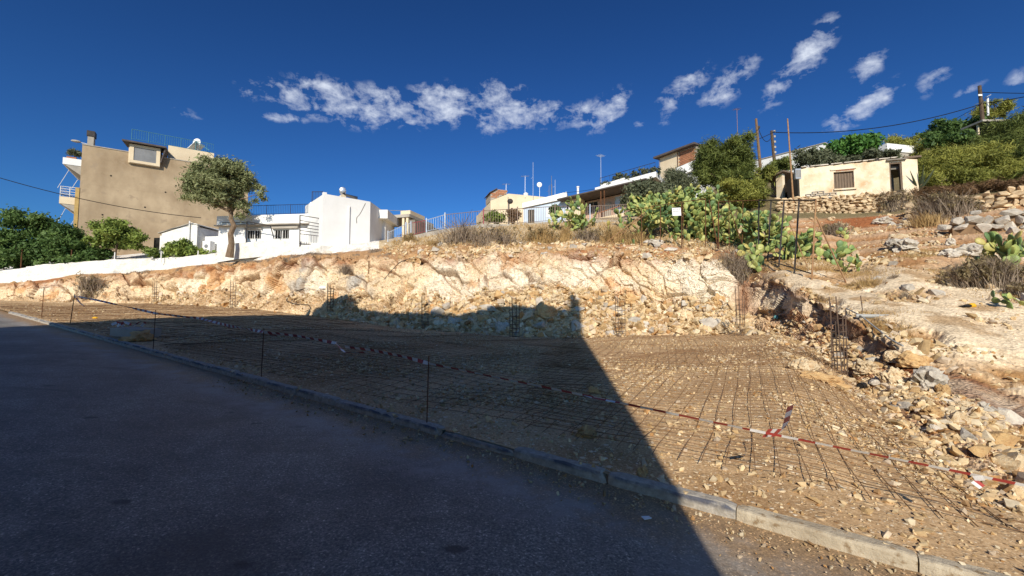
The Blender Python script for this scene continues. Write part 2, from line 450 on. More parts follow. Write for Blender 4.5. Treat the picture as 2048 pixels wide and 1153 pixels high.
class MB:
    def __init__(s):
        s.v, s.f, s.m = [], [], []

    def add(s, vs, fs, mi=0):
        b = len(s.v)
        s.v += [tuple(v) for v in vs]
        s.f += [tuple(b + i for i in f) for f in fs]
        s.m += [mi] * len(fs)
        return s

    def box(s, x0, x1, y0, y1, z0, z1, mi=0):
        return s.add([(x0, y0, z0), (x1, y0, z0), (x1, y1, z0), (x0, y1, z0), (x0, y0, z1), (x1, y0, z1), (x1, y1, z1), (x0, y1, z1)],
                     [(0, 3, 2, 1), (4, 5, 6, 7), (0, 1, 5, 4), (1, 2, 6, 5), (2, 3, 7, 6), (3, 0, 4, 7)], mi)

    def hexa(s, pts, mi=0):
        return s.add(pts, [(0, 3, 2, 1), (4, 5, 6, 7), (0, 1, 5, 4), (1, 2, 6, 5), (2, 3, 7, 6), (3, 0, 4, 7)], mi)

    def prism_y(s, poly, y0, y1, mi=0):
        """poly: (x,z) outline, extruded along y"""
        n = len(poly)
        vs = [(x, y0, z) for x, z in poly] + [(x, y1, z) for x, z in poly]
        fs = [tuple(range(n)), tuple(range(2 * n - 1, n - 1, -1))]
        fs += [(i, i + n, (i + 1) % n + n, (i + 1) % n) for i in range(n)]
        return s.add(vs, fs, mi)

    def tube(s, pts, r, n=6, mi=0, cap=True):
        pts = [Vector(p) for p in pts]
        rr = r if isinstance(r, (list, tuple)) else [r] * len(pts)
        t0 = (pts[1] - pts[0]).normalized()
        a = t0.cross(Vector((0, 0, 1)))
        if a.length < 0.05: a = t0.cross(Vector((1, 0, 0)))
        a.normalize()
        base = len(s.v)
        for i, p in enumerate(pts):
            t = (pts[min(i + 1, len(pts) - 1)] - pts[max(i - 1, 0)])
            if t.length < 1e-9: t = t0
            t.normalize()
            a = a - t * a.dot(t)
            if a.length < 1e-5: a = t.orthogonal()
            a.normalize()
            b = t.cross(a)
            for k in range(n):
                an = 2 * math.pi * k / n
                q = p + (a * math.cos(an) + b * math.sin(an)) * rr[i]
                s.v.append((q.x, q.y, q.z))
        for i in range(len(pts) - 1):
            for k in range(n):
                k2 = (k + 1) % n
                s.f.append((base + i * n + k, base + i * n + k2, base + (i + 1) * n + k2, base + (i + 1) * n + k)); s.m.append(mi)
        if cap:
            s.f.append(tuple(base + k for k in range(n - 1, -1, -1))); s.m.append(mi)
            e = base + (len(pts) - 1) * n
            s.f.append(tuple(e + k for k in range(n))); s.m.append(mi)
        return s

    def bar(s, a, b, r=0.02, n=4, mi=0):
        return s.tube([a, b], r, n, mi)

    def disc(s, c, axis, r0, r1, L, n=14, mi=0):
        c = Vector(c); ax = Vector(axis).normalized()
        return s.tube([c, c + ax * L], [r0, r1], n, mi)

    def ball(s, c, rx, ry=None, rz=None, nu=12, nv=8, mi=0):
        ry = ry or rx; rz = rz or rx
        vs, fs = [(c[0], c[1], c[2] - rz)], []
        for j in range(1, nv):
            ph = -math.pi / 2 + math.pi * j / nv
            for i in range(nu):
                th = 2 * math.pi * i / nu
                vs.append((c[0] + rx * math.cos(ph) * math.cos(th), c[1] + ry * math.cos(ph) * math.sin(th), c[2] + rz * math.sin(ph)))
        vs.append((c[0], c[1], c[2] + rz))
        for i in range(nu):
            fs.append((0, 1 + (i + 1) % nu, 1 + i))
            fs.append((len(vs) - 1, 1 + (nv - 2) * nu + i, 1 + (nv - 2) * nu + (i + 1) % nu))
        for j in range(nv - 2):
            for i in range(nu):
                a = 1 + j * nu
                fs.append((a + i, a + (i + 1) % nu, a + nu + (i + 1) % nu, a + nu + i))
        return s.add(vs, fs, mi)

    def mesh(s, name, mats, smooth=False):
        me = bpy.data.meshes.new(name)
        me.from_pydata(s.v, [], s.f)
        for m in (mats if isinstance(mats, (list, tuple)) else [mats]):
            me.materials.append(m)
        me.polygons.foreach_set('material_index', s.m)
        if smooth: me.polygons.foreach_set('use_smooth', [True] * len(s.f))
        me.update()
        return me

    def build(s, name, mats, parent=None, smooth=False, loc=None, rot=None):
        return link(name, s.mesh(name, mats, smooth), parent, loc, rot)


# ------------------------------------------------------------------ noise
def hsh(ix, iy, iz, seed):
    h = (ix.astype(np.uint32) * np.uint32(374761393) + iy.astype(np.uint32) * np.uint32(668265263)
         + iz.astype(np.uint32) * np.uint32(2147483647) + np.uint32((seed * 974711) & 0xffffffff))
    h = (h ^ (h >> np.uint32(13))) * np.uint32(1274126177)
    h = (h ^ (h >> np.uint32(16))) * np.uint32(2246822519)
    h = h ^ (h >> np.uint32(13))
    return (h & np.uint32(0xffffff)).astype(np.float32) / np.float32(0xffffff)


def vnoise(p, seed=0):
    i = np.floor(p).astype(np.int64)
    f = (p - i).astype(np.float32)
    f = f * f * (3 - 2 * f)
    out = 0
    for dx in (0, 1):
        wx = f[..., 0] if dx else 1 - f[..., 0]
        for dy in (0, 1):
            wy = f[..., 1] if dy else 1 - f[..., 1]
            for dz in (0, 1):
                wz = f[..., 2] if dz else 1 - f[..., 2]
                out = out + wx * wy * wz * hsh(i[..., 0] + dx, i[..., 1] + dy, i[..., 2] + dz, seed)
    return out * 2 - 1


def fbm(p, octv=4, seed=0, gain=0.5):
    a, s, t = 1.0, 0, 0
    q = np.array(p, dtype=np.float64)
    for o in range(octv):
        s = s + a * vnoise(q, seed + o * 17)
        t += a
        a *= gain
        q = q * 2.03 + 11.3
    return s / t


def worley(p, seed=0):
    """returns F1, F2, per-cell random (3), offset from the cell point"""
    i = np.floor(p).astype(np.int64)
    n = p.shape[0]
    f1 = np.full(n, 9e9, np.float32); f2 = np.full(n, 9e9, np.float32)
    rr = np.zeros((n, 3), np.float32); off = np.zeros((n, 3), np.float32)
    for dx in (-1, 0, 1):
        for dy in (-1, 0, 1):
            for dz in (-1, 0, 1):
                cx, cy, cz = i[:, 0] + dx, i[:, 1] + dy, i[:, 2] + dz
                h1, h2, h3 = hsh(cx, cy, cz, seed), hsh(cx, cy, cz, seed + 1), hsh(cx, cy, cz, seed + 2)
                o = np.stack([p[:, 0] - cx - h1, p[:, 1] - cy - h2, p[:, 2] - cz - h3], 1).astype(np.float32)
                d = (o * o).sum(1)
                nb = d < f1
                f2 = np.where(nb, f1, np.minimum(f2, d))
                f1 = np.where(nb, d, f1)
                off[nb] = o[nb]
                rr[nb, 0] = h2[nb]; rr[nb, 1] = h3[nb]; rr[nb, 2] = hsh(cx, cy, cz, seed + 5)[nb]
    return np.sqrt(f1), np.sqrt(f2), rr, off


def sstep(a, b, x):
    t = np.clip((x - a) / (b - a), 0, 1)
    return t * t * (3 - 2 * t)


def lerp(a, b, t):
    t = np.asarray(t)[..., None] if np.ndim(t) and np.ndim(a) != np.ndim(t) else t
    return a + (b - a) * t

# ------------------------------------------------------------------ terrain
SX, SY = -0.032, 0.0396        # the street and the site slope gently


def plane(x, y):
    return SX * x + SY * y


KX0, KY0, KDX = 2.39, 2.79, -1.477    # kerb line X = KX0 + KDX (Y - KY0)


def kerbY(u):
    return (KX0 - KDX * KY0) / (u - KDX)


# per picture column: (row, distance) of pad edge, rubble top, rock top, strip top, upper foot, house floor, far
KEYS = [
    (-110, [(592, 41), (588, 41.3), (573, 42), (568, 43), (548, 43.9), (538, 52), (530, 110)]),
    (0, [(601, 36), (597, 36.3), (574, 37.2), (568, 38.2), (547, 38.9), (538, 47), (530, 110)]),
    (150, [(606, 36), (599, 36.5), (557, 37.6), (552, 38.6), (530, 39.3), (520, 46), (510, 110)]),
    (310, [(607, 36), (590, 37), (546, 39), (539, 40), (517, 40.8), (505, 47), (495, 110)]),
    (465, [(615, 32), (585, 33.5), (531, 36), (524, 37), (507, 38), (500, 44), (490, 110)]),
    (600, [(629, 27), (590, 28.5), (522, 31), (508, 33), (492, 34.5), (488, 38), (480, 110)]),
    (700, [(641, 24.5), (598, 26.5), (516, 29), (502, 32.5), (491, 33.5), (486, 40), (480, 110)]),
    (800, [(655, 22.5), (604, 25), (514, 27.5), (494, 31), (480, 32.5), (476, 40), (474, 110)]),
    (900, [(662, 21), (602, 23.5), (508, 25.5), (489, 28.5), (462, 31.5), (463, 45), (470, 110)]),
    (1030, [(673, 19.5), (587, 23), (507, 24.8), (487, 27.5), (450, 31.5), (448, 45), (446, 110)]),
    (1150, [(674, 20), (577, 23.5), (507, 25), (484, 28), (446, 32), (442, 46), (438, 110)]),
    (1250, [(671, 20.3), (592, 23.3), (512, 24.5), (486, 28), (441, 33), (430, 45), (420, 110)]),
    (1340, [(670, 19.8), (605, 22), (517, 23.3), (490, 26), (440, 33), (420, 42), (390, 110)]),
    (1440, [(669, 18.8), (610, 20.5), (515, 21.8), (497, 24.5), (440, 33), (405, 40), (330, 110)]),
    (1485, [(668, 18), (628, 20), (560, 22.3), (503, 24.5), (440, 33), (403, 38), (320, 110)]),
    (1550, [(664, 16.5), (622, 17.8), (563, 18.8), (548, 20), (440, 32), (400, 37), (335, 110)]),
    (1620, [(698, 12.5), (642, 14.75), (592, 15.3), (557, 17.5), (440, 31.5), (400, 36), (332, 110)]),
    (1700, [(765, 9.4), (694, 11.3), (640, 11.8), (545, 18.5), (440, 31), (398, 35), (325, 110)]),
    (1800, [(850, 6.1), (755, 8.6), (715, 9.0), (562, 16), (430, 30), (395, 34), (318, 100)]),
    (1900, [(940, 4.5), (812, 7.2), (758, 8.1), (562, 15), (420, 28), (385, 32.5), (285, 90)]),
    (2048, [(1010, 3.75), (866, 5.95), (800, 7.2), (580, 13.5), (402, 26), (372, 31), (255, 80)]),
    (2500, [(1060, 3.4), (920, 5.2), (830, 6.8), (560, 13), (380, 24), (350, 30), (200, 80)]),
]
U = np.concatenate([np.linspace(-1.30, -1.215, 16), np.linspace(-1.21, 1.21, 940), np.linspace(1.22, 1.9, 60)])
PXU = 1024 + U * F * CT
keyu = np.array([k[0] for k in KEYS], dtype=float)


def soft_interp(x, xp, fp):
    """piecewise interpolation, softened a little at the knots"""
    d = 22.0
    return (np.interp(x - d, xp, fp) + 2 * np.interp(x, xp, fp) + np.interp(x + d, xp, fp)) / 4


BY = [kerbY(U) + 0.04]
BZ = [plane(U * BY[0], BY[0]) + 0.062]
RW = sstep(1480, 1620, PXU)
n1o = lambda s, seed, o: fbm(np.stack([PXU / s, PXU * 0 + seed, PXU * 0], 1), o, seed)
n1d = lambda s, seed: n1o(s, seed, 4) * (1 - RW) + n1o(s * 2.2, seed, 1) * RW
for k in range(7):
    ky = soft_interp(PXU, keyu, np.array([q[1][k][1] for q in KEYS], float))
    kz = soft_interp(PXU, keyu, np.array([P(q[0], q[1][k][0], q[1][k][1]).z for q in KEYS]))
    if k in (1, 2, 3):
        a = (0, .55, .7, .8)[k]
        sc = np.clip(ky / 25, 0.40, 1.2)
        hgt = np.ones_like(ky)
        ky = ky + a * n1d(55, 3 + k) * sc
        kz = kz + 0.30 * (.5, .9, .8, .5)[k] * n1d(38, 30 + k) * sc
    if k == 0:
        ky = ky + 0.25 * n1d(70, 9)
    BY.append(np.maximum(ky, BY[-1] + 0.12)); BZ.append(kz)
BY, BZ = np.array(BY), np.array(BZ)

ROWS = [200, 56, 100, 150, 90, 22, 28]
rows_y, rows_z, rows_k = [], [], []
for s, nrow in enumerate(ROWS):
    ts = np.linspace(0, 1, nrow, endpoint=(s == len(ROWS) - 1))
    for t in ts:
        if s == 0 or s == 3:
            y = BY[s] * (BY[s + 1] / BY[s]) ** t
            tt = (y - BY[s]) / (BY[s + 1] - BY[s])
        else:
            y = BY[s] + (BY[s + 1] - BY[s]) * t
            tt = t
        rows_y.append(y); rows_z.append(BZ[s] + (BZ[s + 1] - BZ[s]) * tt)
        rows_k.append(np.full_like(U, s + t))
GY, GZ, GK = np.array(rows_y), np.array(rows_z), np.array(rows_k)
NR, NC = GY.shape
GX = GY * U[None, :]
GP = np.broadcast_to(PXU[None, :], GX.shape)
base = np.stack([GX, GY, GZ], -1)
# normals of the undisturbed slope
du = np.gradient(base, axis=1); dv = np.gradient(base, axis=0)
nrm = np.cross(du, dv)
nrm /= (np.linalg.norm(nrm, axis=-1, keepdims=True) + 1e-9)
nrm = np.where(nrm[..., 2:3] < 0, -nrm, nrm)
PT = base.reshape(-1, 3)
k_, p_ = GK.ravel(), GP.ravel()

left = 1 - sstep(380, 520, p_)
right = sstep(1490, 1600, p_)
white_bank = sstep(415, 440, p_) * (1 - sstep(752, 760, p_)) * sstep(3.92, 4.0, k_ + 0.12 * 0) * (k_ < 6)
f_low = fbm(PT / 2.6, 4, 5)
f_mid = fbm(PT / 0.8, 5, 8)
f_fin = fbm(PT / 0.22, 4, 12)

# broad bare rock sheets on the right-hand slope: polylines on the ground with a half width (m)
SHEETS = [([(1500, 552), (1570, 556), (1660, 585), (1760, 622), (1880, 652), (2060, 706), (2300, 770)], .62),
          ([(1690, 545), (1760, 553), (1850, 572), (1900, 578)], .85),
          ([(1840, 592), (1930, 606), (2060, 640), (2300, 690)], .75),
          ([(1660, 590), (1740, 600), (1800, 622)], .45)]
GPYV = 576.5 - F * ((PT[:, 2] - EYE) / PT[:, 1] * CT - ST) / (CT + (PT[:, 2] - EYE) / PT[:, 1] * ST)
sheet = np.zeros(len(PT))
ms = (k_ > 2.85) & (k_ < 4.9) & (p_ > 1470)
for pl_, hw in SHEETS:
    lx, ly = np.array([a for a, b in pl_], float), np.array([b for a, b in pl_], float)
    yc = np.interp(p_[ms], lx, ly)
    dpx = (GPYV[ms] - yc) * PT[ms, 1] / F * (PT[ms, 1] / 2.6) * .30 / hw
    pw = p_[ms] + 55 * fbm(PT[ms] / 1.4, 3, 215) + .9 * (GPYV[ms] - yc)
    endf = sstep(lx[0] - 30, lx[0] + 90, pw) * (1 - sstep(lx[-1] - 90, lx[-1] + 30, pw))
    wob = .75 * fbm(PT[ms] / .8, 5, 211) + .35 * fbm(PT[ms] / 2.4, 3, 213)
    sheet[ms] = np.maximum(sheet[ms], (1 - sstep(.55, 1.0, np.abs(dpx) + wob)) * endf)
# --- displacement
D = np.zeros(len(PT))
pad = (k_ < 1)
D += np.where(pad, 0.030 * f_mid + 0.006 * f_fin, 0) * np.clip(k_ * 12, 0, 1)
sel = (k_ >= 0.93) & ((k_ < 4.4) | ((right > .3) & (k_ < 5)))
q = PT[sel]
wp = np.stack([q[:, 0] + .55 * q[:, 2], q[:, 1], q[:, 2] - .12 * q[:, 0]], 1) + 0.15 * np.stack([fbm(q / 1.1, 3, 41), fbm(q / 1.1, 3, 42), fbm(q / 1.1, 3, 43)], 1)
kk, pp = k_[sel], p_[sel]
rt = right[sel]
faceamp = sstep(1.25, 2.15, kk) * (1 - sstep(2.9, 3.35, kk))
hface = np.interp(pp, PXU, BZ[3] - BZ[2])
fs = np.maximum(np.clip(hface / 2.2, 0.18, 1.0), .55 * rt)
a1, b1, r1, o1 = worley(wp / np.array([1.7, 1.5, 2.4]), 101)
a2, b2, r2, o2 = worley(wp / np.array([.55, .5, .85]) + 7.7, 131)
a3, b3, r3, o3 = worley(q / 0.17 + 3.1, 161)
big = (r1[:, 0] - .5) * .75 + ((r1 - .5) * o1).sum(1) * 1.5 - 0.42 * np.exp(-((b1 - a1) / .05) ** 2)
med = (r2[:, 0] - .5) * 0.55 + ((r2 - .5) * o2).sum(1) * 1.3 - 0.15 * np.exp(-((b2 - a2) / .05) ** 2)
sml = (r3[:, 0] - .5) * 0.6 + ((r3 - .5) * o3).sum(1) - 0.25 * np.exp(-((b3 - a3) / .12) ** 2)
gouge = fbm(np.stack([(q[:, 0] + .35 * q[:, 2]) / .16, q[:, 1] / .9, q[:, 2] / 1.3], 1), 4, 91)
strata = fbm(np.stack([q[:, 0] / 2.2, q[:, 1] / 2.2, (q[:, 2] - .25 * q[:, 0] + .25 * f_low[sel]) / .13], 1), 3, 93)
rubble = sstep(0.98, 1.12, kk) * (1 - sstep(1.95, 2.2, kk))
strip = sstep(2.9, 3.05, kk)
slope_r = strip * rt
ds = faceamp * fs * (1 - .75 * sstep(1840, 1900, pp)) * (1 - 0.35 * rt * sstep(1640, 1700, pp)) * (0.62 * big + 0.22 * med + 0.07 * sml + .06 * f_fin[sel] + .11 * f_mid[sel] + .05 * gouge)
ds += rubble * (0.22 * med + 0.12 * sml) * np.clip(1.1 - 0.5 * rt, .3, 1)
ds += strip * (1 - rt) * (0.10 * med + 0.05 * sml + 0.12 * f_low[sel]) * (1 - sstep(3.7, 4.1, kk) * .6)
# bare rock ledges stepping along the right-hand slope
lz = q[:, 2] * 1.5 + 0.55 * f_low[sel] + 0.25 * q[:, 0] / 3
lz = lz * .8
step = (lz - np.floor(lz))
led = sstep(0.0, 0.75, step) - step
ds += slope_r * (0.38 * led + 0.07 * med * (f_low[sel] > -.1) + 0.05 * sml + 0.10 * f_low[sel])
shs = sheet[sel]
ds = ds * (1 - .95 * shs) + shs * (.15 + .05 * f_mid[sel] + .14 * f_low[sel])
D[sel] += ds
D += np.where((k_ >= 4.4) & (right < .3) | (k_ >= 5), 0.10 * f_mid + 0.04 * f_fin, 0)
D *= np.where((p_ < 430) & (k_ > 3.6), 0.25, 1)
PTd = PT + nrm.reshape(-1, 3) * D[:, None]

# --- colours (of the ground itself)
C = lambda *c: np.array(c, dtype=np.float32)
CREAM, WHITE_L, ORANGE, GREY = C(.74, .585, .385), C(.77, .685, .54), C(.60, .315, .115), C(.44, .41, .36)
RED, EARTH, DRY, DARKS = C(.30, .115, .048), C(.40, .25, .125), C(.36, .205, .088), C(.12, .062, .036)
PADL, PADB = C(.66, .47, .27), C(.36, .215, .10)
mix = lambda a, b, t: a + (b - a) * t[:, None]
n_a, n_b, n_c = fbm(PT / 1.9, 5, 61), fbm(PT / 0.9, 5, 67), fbm(PT / 3.4, 4, 71)
col = np.broadcast_to(EARTH, PT.shape).copy()
# pad: stony gravel, browner to the left and in patches
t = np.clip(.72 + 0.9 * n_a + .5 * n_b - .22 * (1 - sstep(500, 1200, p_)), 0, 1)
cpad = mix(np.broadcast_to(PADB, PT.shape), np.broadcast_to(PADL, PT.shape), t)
# rubble / lower slope
crub = mix(np.broadcast_to(EARTH, PT.shape), np.broadcast_to(CREAM, PT.shape), np.clip(.62 + 1.1 * n_b, 0, 1))
crub = mix(crub, np.broadcast_to(RED * 1.1, PT.shape), np.clip(right * (.75 + .9 * n_a) * (1 - .5 * sstep(1850, 1950, p_)), 0, 1))
# rock face
cf = mix(np.broadcast_to(CREAM, PT.shape), np.broadcast_to(WHITE_L, PT.shape), sstep(-.1, .35, n_c))
cf = mix(cf, np.broadcast_to(ORANGE, PT.shape), sstep(.13, .36, n_a) * .72)
gg = np.zeros(len(PT)); gg[sel] = gouge
cf = cf * (1 + .12 * np.clip(gg, -.6, .6))[:, None]
greyz = np.exp(-((p_ - 600) / 28) ** 2) + np.exp(-((p_ - 715) / 30) ** 2) + np.exp(-((p_ - 1590) / 50) ** 2)
cf = mix(cf, np.broadcast_to(GREY, PT.shape), np.clip(greyz, 0, 1) * sstep(-.2, .25, n_b))
whitez = sstep(1290, 1330, p_) * (1 - sstep(1460, 1480, p_))
cf = mix(cf, np.broadcast_to(WHITE_L, PT.shape), whitez * sstep(2.25, 2.45, k_) * .8)
crack = np.zeros(len(PT)); crack[sel] = np.clip(.9 * np.exp(-((b1 - a1) / .035) ** 2) + .25 * np.exp(-((b2 - a2) / .04) ** 2), 0, 1) * sstep(-.25, .15, f_low[sel])
cf = mix(cf, np.broadcast_to(RED * .75, PT.shape), crack * .65)
redtop = sstep(2.55, 2.95, k_ + .35 * n_a) * (.8 - .55 * whitez)
cf = mix(cf, np.broadcast_to(RED * 1.05, PT.shape), np.clip(redtop * (0.55 + n_b), 0, 1))
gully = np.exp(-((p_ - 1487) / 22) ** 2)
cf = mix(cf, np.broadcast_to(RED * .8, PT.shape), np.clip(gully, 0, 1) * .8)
cf = mix(cf, np.broadcast_to(RED * .62, PT.shape), sstep(1600, 1650, p_) * np.clip(.8 + n_b, 0, 1))  # red soil of the right bank, its shade painted in as a darker tone
# strip above the cut
cs = mix(np.broadcast_to(C(.36, .215, .115), PT.shape), np.broadcast_to(EARTH * 1.1, PT.shape), np.clip(.45 + 1.2 * n_b, 0, 1))
cs = mix(cs, np.broadcast_to(CREAM, PT.shape), sstep(.12, .3, n_a) * sstep(780, 900, p_))
cs = mix(cs, np.broadcast_to(RED, PT.shape), sstep(.1, .3, n_c) * (1 - right) * .7)
lp = np.zeros(len(PT)); lp[sel] = sstep(.18, .55, step)
rockband = np.clip(lp * sstep(-.32, .12, n_c) + .35 * sstep(.1, .3, n_b), 0, 1)
cr = mix(np.broadcast_to(DRY, PT.shape), np.broadcast_to(C(.74, .625, .45), PT.shape), rockband)
cr = mix(cr, mix(np.broadcast_to(C(.71, .585, .41), PT.shape), np.broadcast_to(C(.43, .295, .165), PT.shape), sstep(.05, .38, n_b + .6 * n_a)), sheet * .92)
cr = mix(cr, np.broadcast_to((EARTH + RED) * .52, PT.shape), sstep(4.0, 4.45, k_ + .3 * n_a) * .7)
redp = np.exp(-((p_ - 1720) / 70) ** 2) * np.exp(-((k_ - 4.86) / .13) ** 2)
cr = mix(cr, np.broadcast_to(RED, PT.shape), np.clip(redp * 1.6, 0, 1))
cs = mix(cs, cr, right)
# upper ground
cu = mix(np.broadcast_to(C(.42, .32, .19), PT.shape), np.broadcast_to(C(.50, .41, .28), PT.shape), np.clip(.5 + n_b, 0, 1))
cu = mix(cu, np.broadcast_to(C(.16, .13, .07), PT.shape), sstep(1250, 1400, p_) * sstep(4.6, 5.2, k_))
cu = mix(cu, np.broadcast_to(RED, PT.shape), np.clip(redp * 1.6, 0, 1))
wb = (p_ < 757) * sstep(3.86, 3.98, k_ + .06 * n_b) * (k_ < 6.2)
kz1 = sstep(.96, 1.03, k_ + .04 * n_b); kz2 = sstep(1.9, 2.15, k_ + .2 * n_a)
kz3 = sstep(2.92, 3.05, k_ + .1 * n_b); kz4 = sstep(3.95, 4.05, k_ - .97 * right)
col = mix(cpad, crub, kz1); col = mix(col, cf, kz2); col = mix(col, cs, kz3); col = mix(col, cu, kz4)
col = mix(col, np.broadcast_to(C(.70, .68, .63), PT.shape), np.clip(wb * (1 - .5 * sstep(.2, .4, n_b)), 0, 1))
col = np.clip(col, .02, .82)

G3 = PTd.reshape(NR, NC, 3)
C3 = col.reshape(NR, NC, 3)


def grid_piece(name, r0, r1, m, kind='structure'):
    V = G3[r0:r1 + 1].reshape(-1, 3); cc = C3[r0:r1 + 1].reshape(-1, 3)
    nr = r1 - r0
    idx = (np.arange(nr)[:, None] * NC + np.arange(NC - 1)[None, :]).ravel()
    Fc = np.stack([idx, idx + 1, idx + NC + 1, idx + NC], 1)
    o = link(name, np_mesh(name, V, Fc, m, cols=cc, smooth=(r0 == 0 or r0 == cr_[3])))
    return tag(o, kind=kind)


cr_ = np.cumsum([0] + ROWS)
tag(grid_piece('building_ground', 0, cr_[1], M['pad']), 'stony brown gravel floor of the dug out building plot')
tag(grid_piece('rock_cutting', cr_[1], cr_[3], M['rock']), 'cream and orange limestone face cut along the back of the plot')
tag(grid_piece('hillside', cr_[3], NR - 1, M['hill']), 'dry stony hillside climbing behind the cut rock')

# coarse copy for placing things
s_r, s_c = 2, 2
cg = G3[::s_r, ::s_c]
nr, nc = cg.shape[:2]
idx = (np.arange(nr - 1)[:, None] * nc + np.arange(nc - 1)[None, :]).ravel()
BV = BVHTree.FromPolygons(cg.reshape(-1, 3).tolist(), np.stack([idx, idx + 1, idx + nc + 1, idx + nc], 1).tolist())


def G(px, py):
    """ground point seen at a place of the photograph"""
    h = BV.ray_cast(Vector((0, 0, EYE)), Vector(ray(px, py)).normalized())
    if h[0] is None:
        r = ray(px, py); k = -EYE / (r[2] - SX * r[0] - SY * r[1])
        return Vector((r[0] * k, r[1] * k, EYE + r[2] * k))
    return h[0]


def gz(x, y, default=None):
    h = BV.ray_cast(Vector((x, y, 80)), Vector((0, 0, -1)))
    return h[0].z if h[0] is not None else (plane(x, y) if default is None else default)


# ------------------------------------------------------------------ street, kerb, wide ground
KDIR = Vector((KDX, 1, 0)).normalized()           # along the kerb, away from the camera
KNRM = Vector((1, -KDX, 0)).normalized()          # from the street towards the plot
KO = Vector((KX0, KY0, 0))
kyaw = math.atan2(KDIR.y, KDIR.x)


def kpt(s, t, dz=0.0):
    q = KO + KDIR * s + KNRM * t
    return Vector((q.x, q.y, plane(q.x, q.y) + dz))


def mat_road():
    m, N, L, b = mk('worn_asphalt')
    uv = N.new('ShaderNodeAttribute'); uv.attribute_name = 'Col'
    sp = N.new('ShaderNodeSeparateColor'); L.new(uv.outputs['Color'], sp.inputs[0])
    tc = N.new('ShaderNodeTexCoord'); v = tc.outputs['Object']
    big = tex_noise(N, L, v, 0.55, 6, 0.65)
    mid = tex_noise(N, L, v, 4.5, 6, 0.7)
    fine = tex_noise(N, L, v, 55, 4, 0.75)
    asp = ramp(N, L, big, [(0.30, (0.14, 0.125, 0.11)), (0.70, (0.275, 0.262, 0.222))])
    asp = mixc(N, L, 1.0, asp, ramp(N, L, mid, [(0.3, (0.72, 0.72, 0.74)), (0.7, (1.2, 1.2, 1.2))]), 'MULTIPLY')
    asp = mixc(N, L, 1.0, asp, ramp(N, L, fine, [(0.36, (0.45, 0.45, 0.47)), (0.5, (1, 1, 1)), (0.66, (1.9, 1.85, 1.8))]), 'MULTIPLY')
    vf = N.new('ShaderNodeTexVoronoi'); vf.inputs['Scale'].default_value = 95
    L.new(v, vf.inputs[0])
    vfs = N.new('ShaderNodeSeparateColor'); L.new(vf.outputs['Color'], vfs.inputs[0])
    grit = ramp(N, L, vfs.outputs[0], [(0.0, (0.6, 0.6, 0.6)), (0.75, (1.0, 1.0, 1.0)), (0.93, (1.25, 1.22, 1.2)), (1.0, (2.6, 2.5, 2.35))])
    asp = mixc(N, L, 1.0, asp, grit, 'MULTIPLY')
    st_ = tex_noise(N, L, v, 1.1, 7, 0.7, (.35, 1, 1), 1.2)
    asp = mixc(N, L, ramp(N, L, st_, [(0.50, (0, 0, 0)), (0.68, (.75, .75, .75))]), asp, (0.075, 0.068, 0.06))
    # oil marks
    vo = N.new('ShaderNodeTexVoronoi'); vo.inputs['Scale'].default_value = 1.7; vo.inputs['Randomness'].default_value = 1
    mp = N.new('ShaderNodeMapping'); L.new(v, mp.inputs[0]); mp.inputs['Scale'].default_value = (0.7, 1.3, 1)
    wv = mixc(N, L, 0.12, mp.outputs[0], tex_noise(N, L, v, 9, 3, 0.6))
    L.new(wv, vo.inputs[0])
    asp = mixc(N, L, ramp(N, L, vo.outputs['Distance'], [(0.06, (0.85, 0.85, 0.85)), (0.11, (0, 0, 0))]), asp, (0.03, 0.028, 0.027))
    # pale concrete gutter strip, then earth washed along the kerb
    gut = N.new('ShaderNodeMath'); gut.operation = 'MULTIPLY_ADD'
    L.new(mid, gut.inputs[0]); gut.inputs[1].default_value = 0.16; L.new(sp.outputs[0], gut.inputs[2])
    g1 = ramp(N, L, gut.outputs[0], [(0.16, (1, 1, 1)), (0.20, (0, 0, 0))])
    gb = tex_noise(N, L, v, 1.6, 5, 0.7)
    gmask = mixc(N, L, 1.0, g1, ramp(N, L, gb, [(0.42, (0.15, 0.15, 0.15)), (0.62, (0.75, 0.75, 0.75))]), 'MULTIPLY')
    o = mixc(N, L, gmask, asp, (0.34, 0.31, 0.28))
    d = N.new('ShaderNodeMath'); d.operation = 'MULTIPLY_ADD'
    L.new(gb, d.inputs[0]); d.inputs[1].default_value = 0.15; L.new(sp.outputs[0], d.inputs[2])
    dirt = ramp(N, L, d.outputs[0], [(0.105, (1, 1, 1)), (0.155, (0, 0, 0))])
    o = mixc(N, L, dirt, o, mixc(N, L, 1.0, mixc(N, L, mid, (0.20, 0.125, 0.065), (0.46, 0.31, 0.17)), grit, 'MULTIPLY'))
    L.new(o, b.inputs['Base Color'])
    b.inputs['Roughness'].default_value = 0.6
    b.inputs['Specular IOR Level'].default_value = 0.45
    h = mixc(N, L, 0.5, fine, mid)
    bump(N, L, b, h, 0.5, 0.02)
    return m


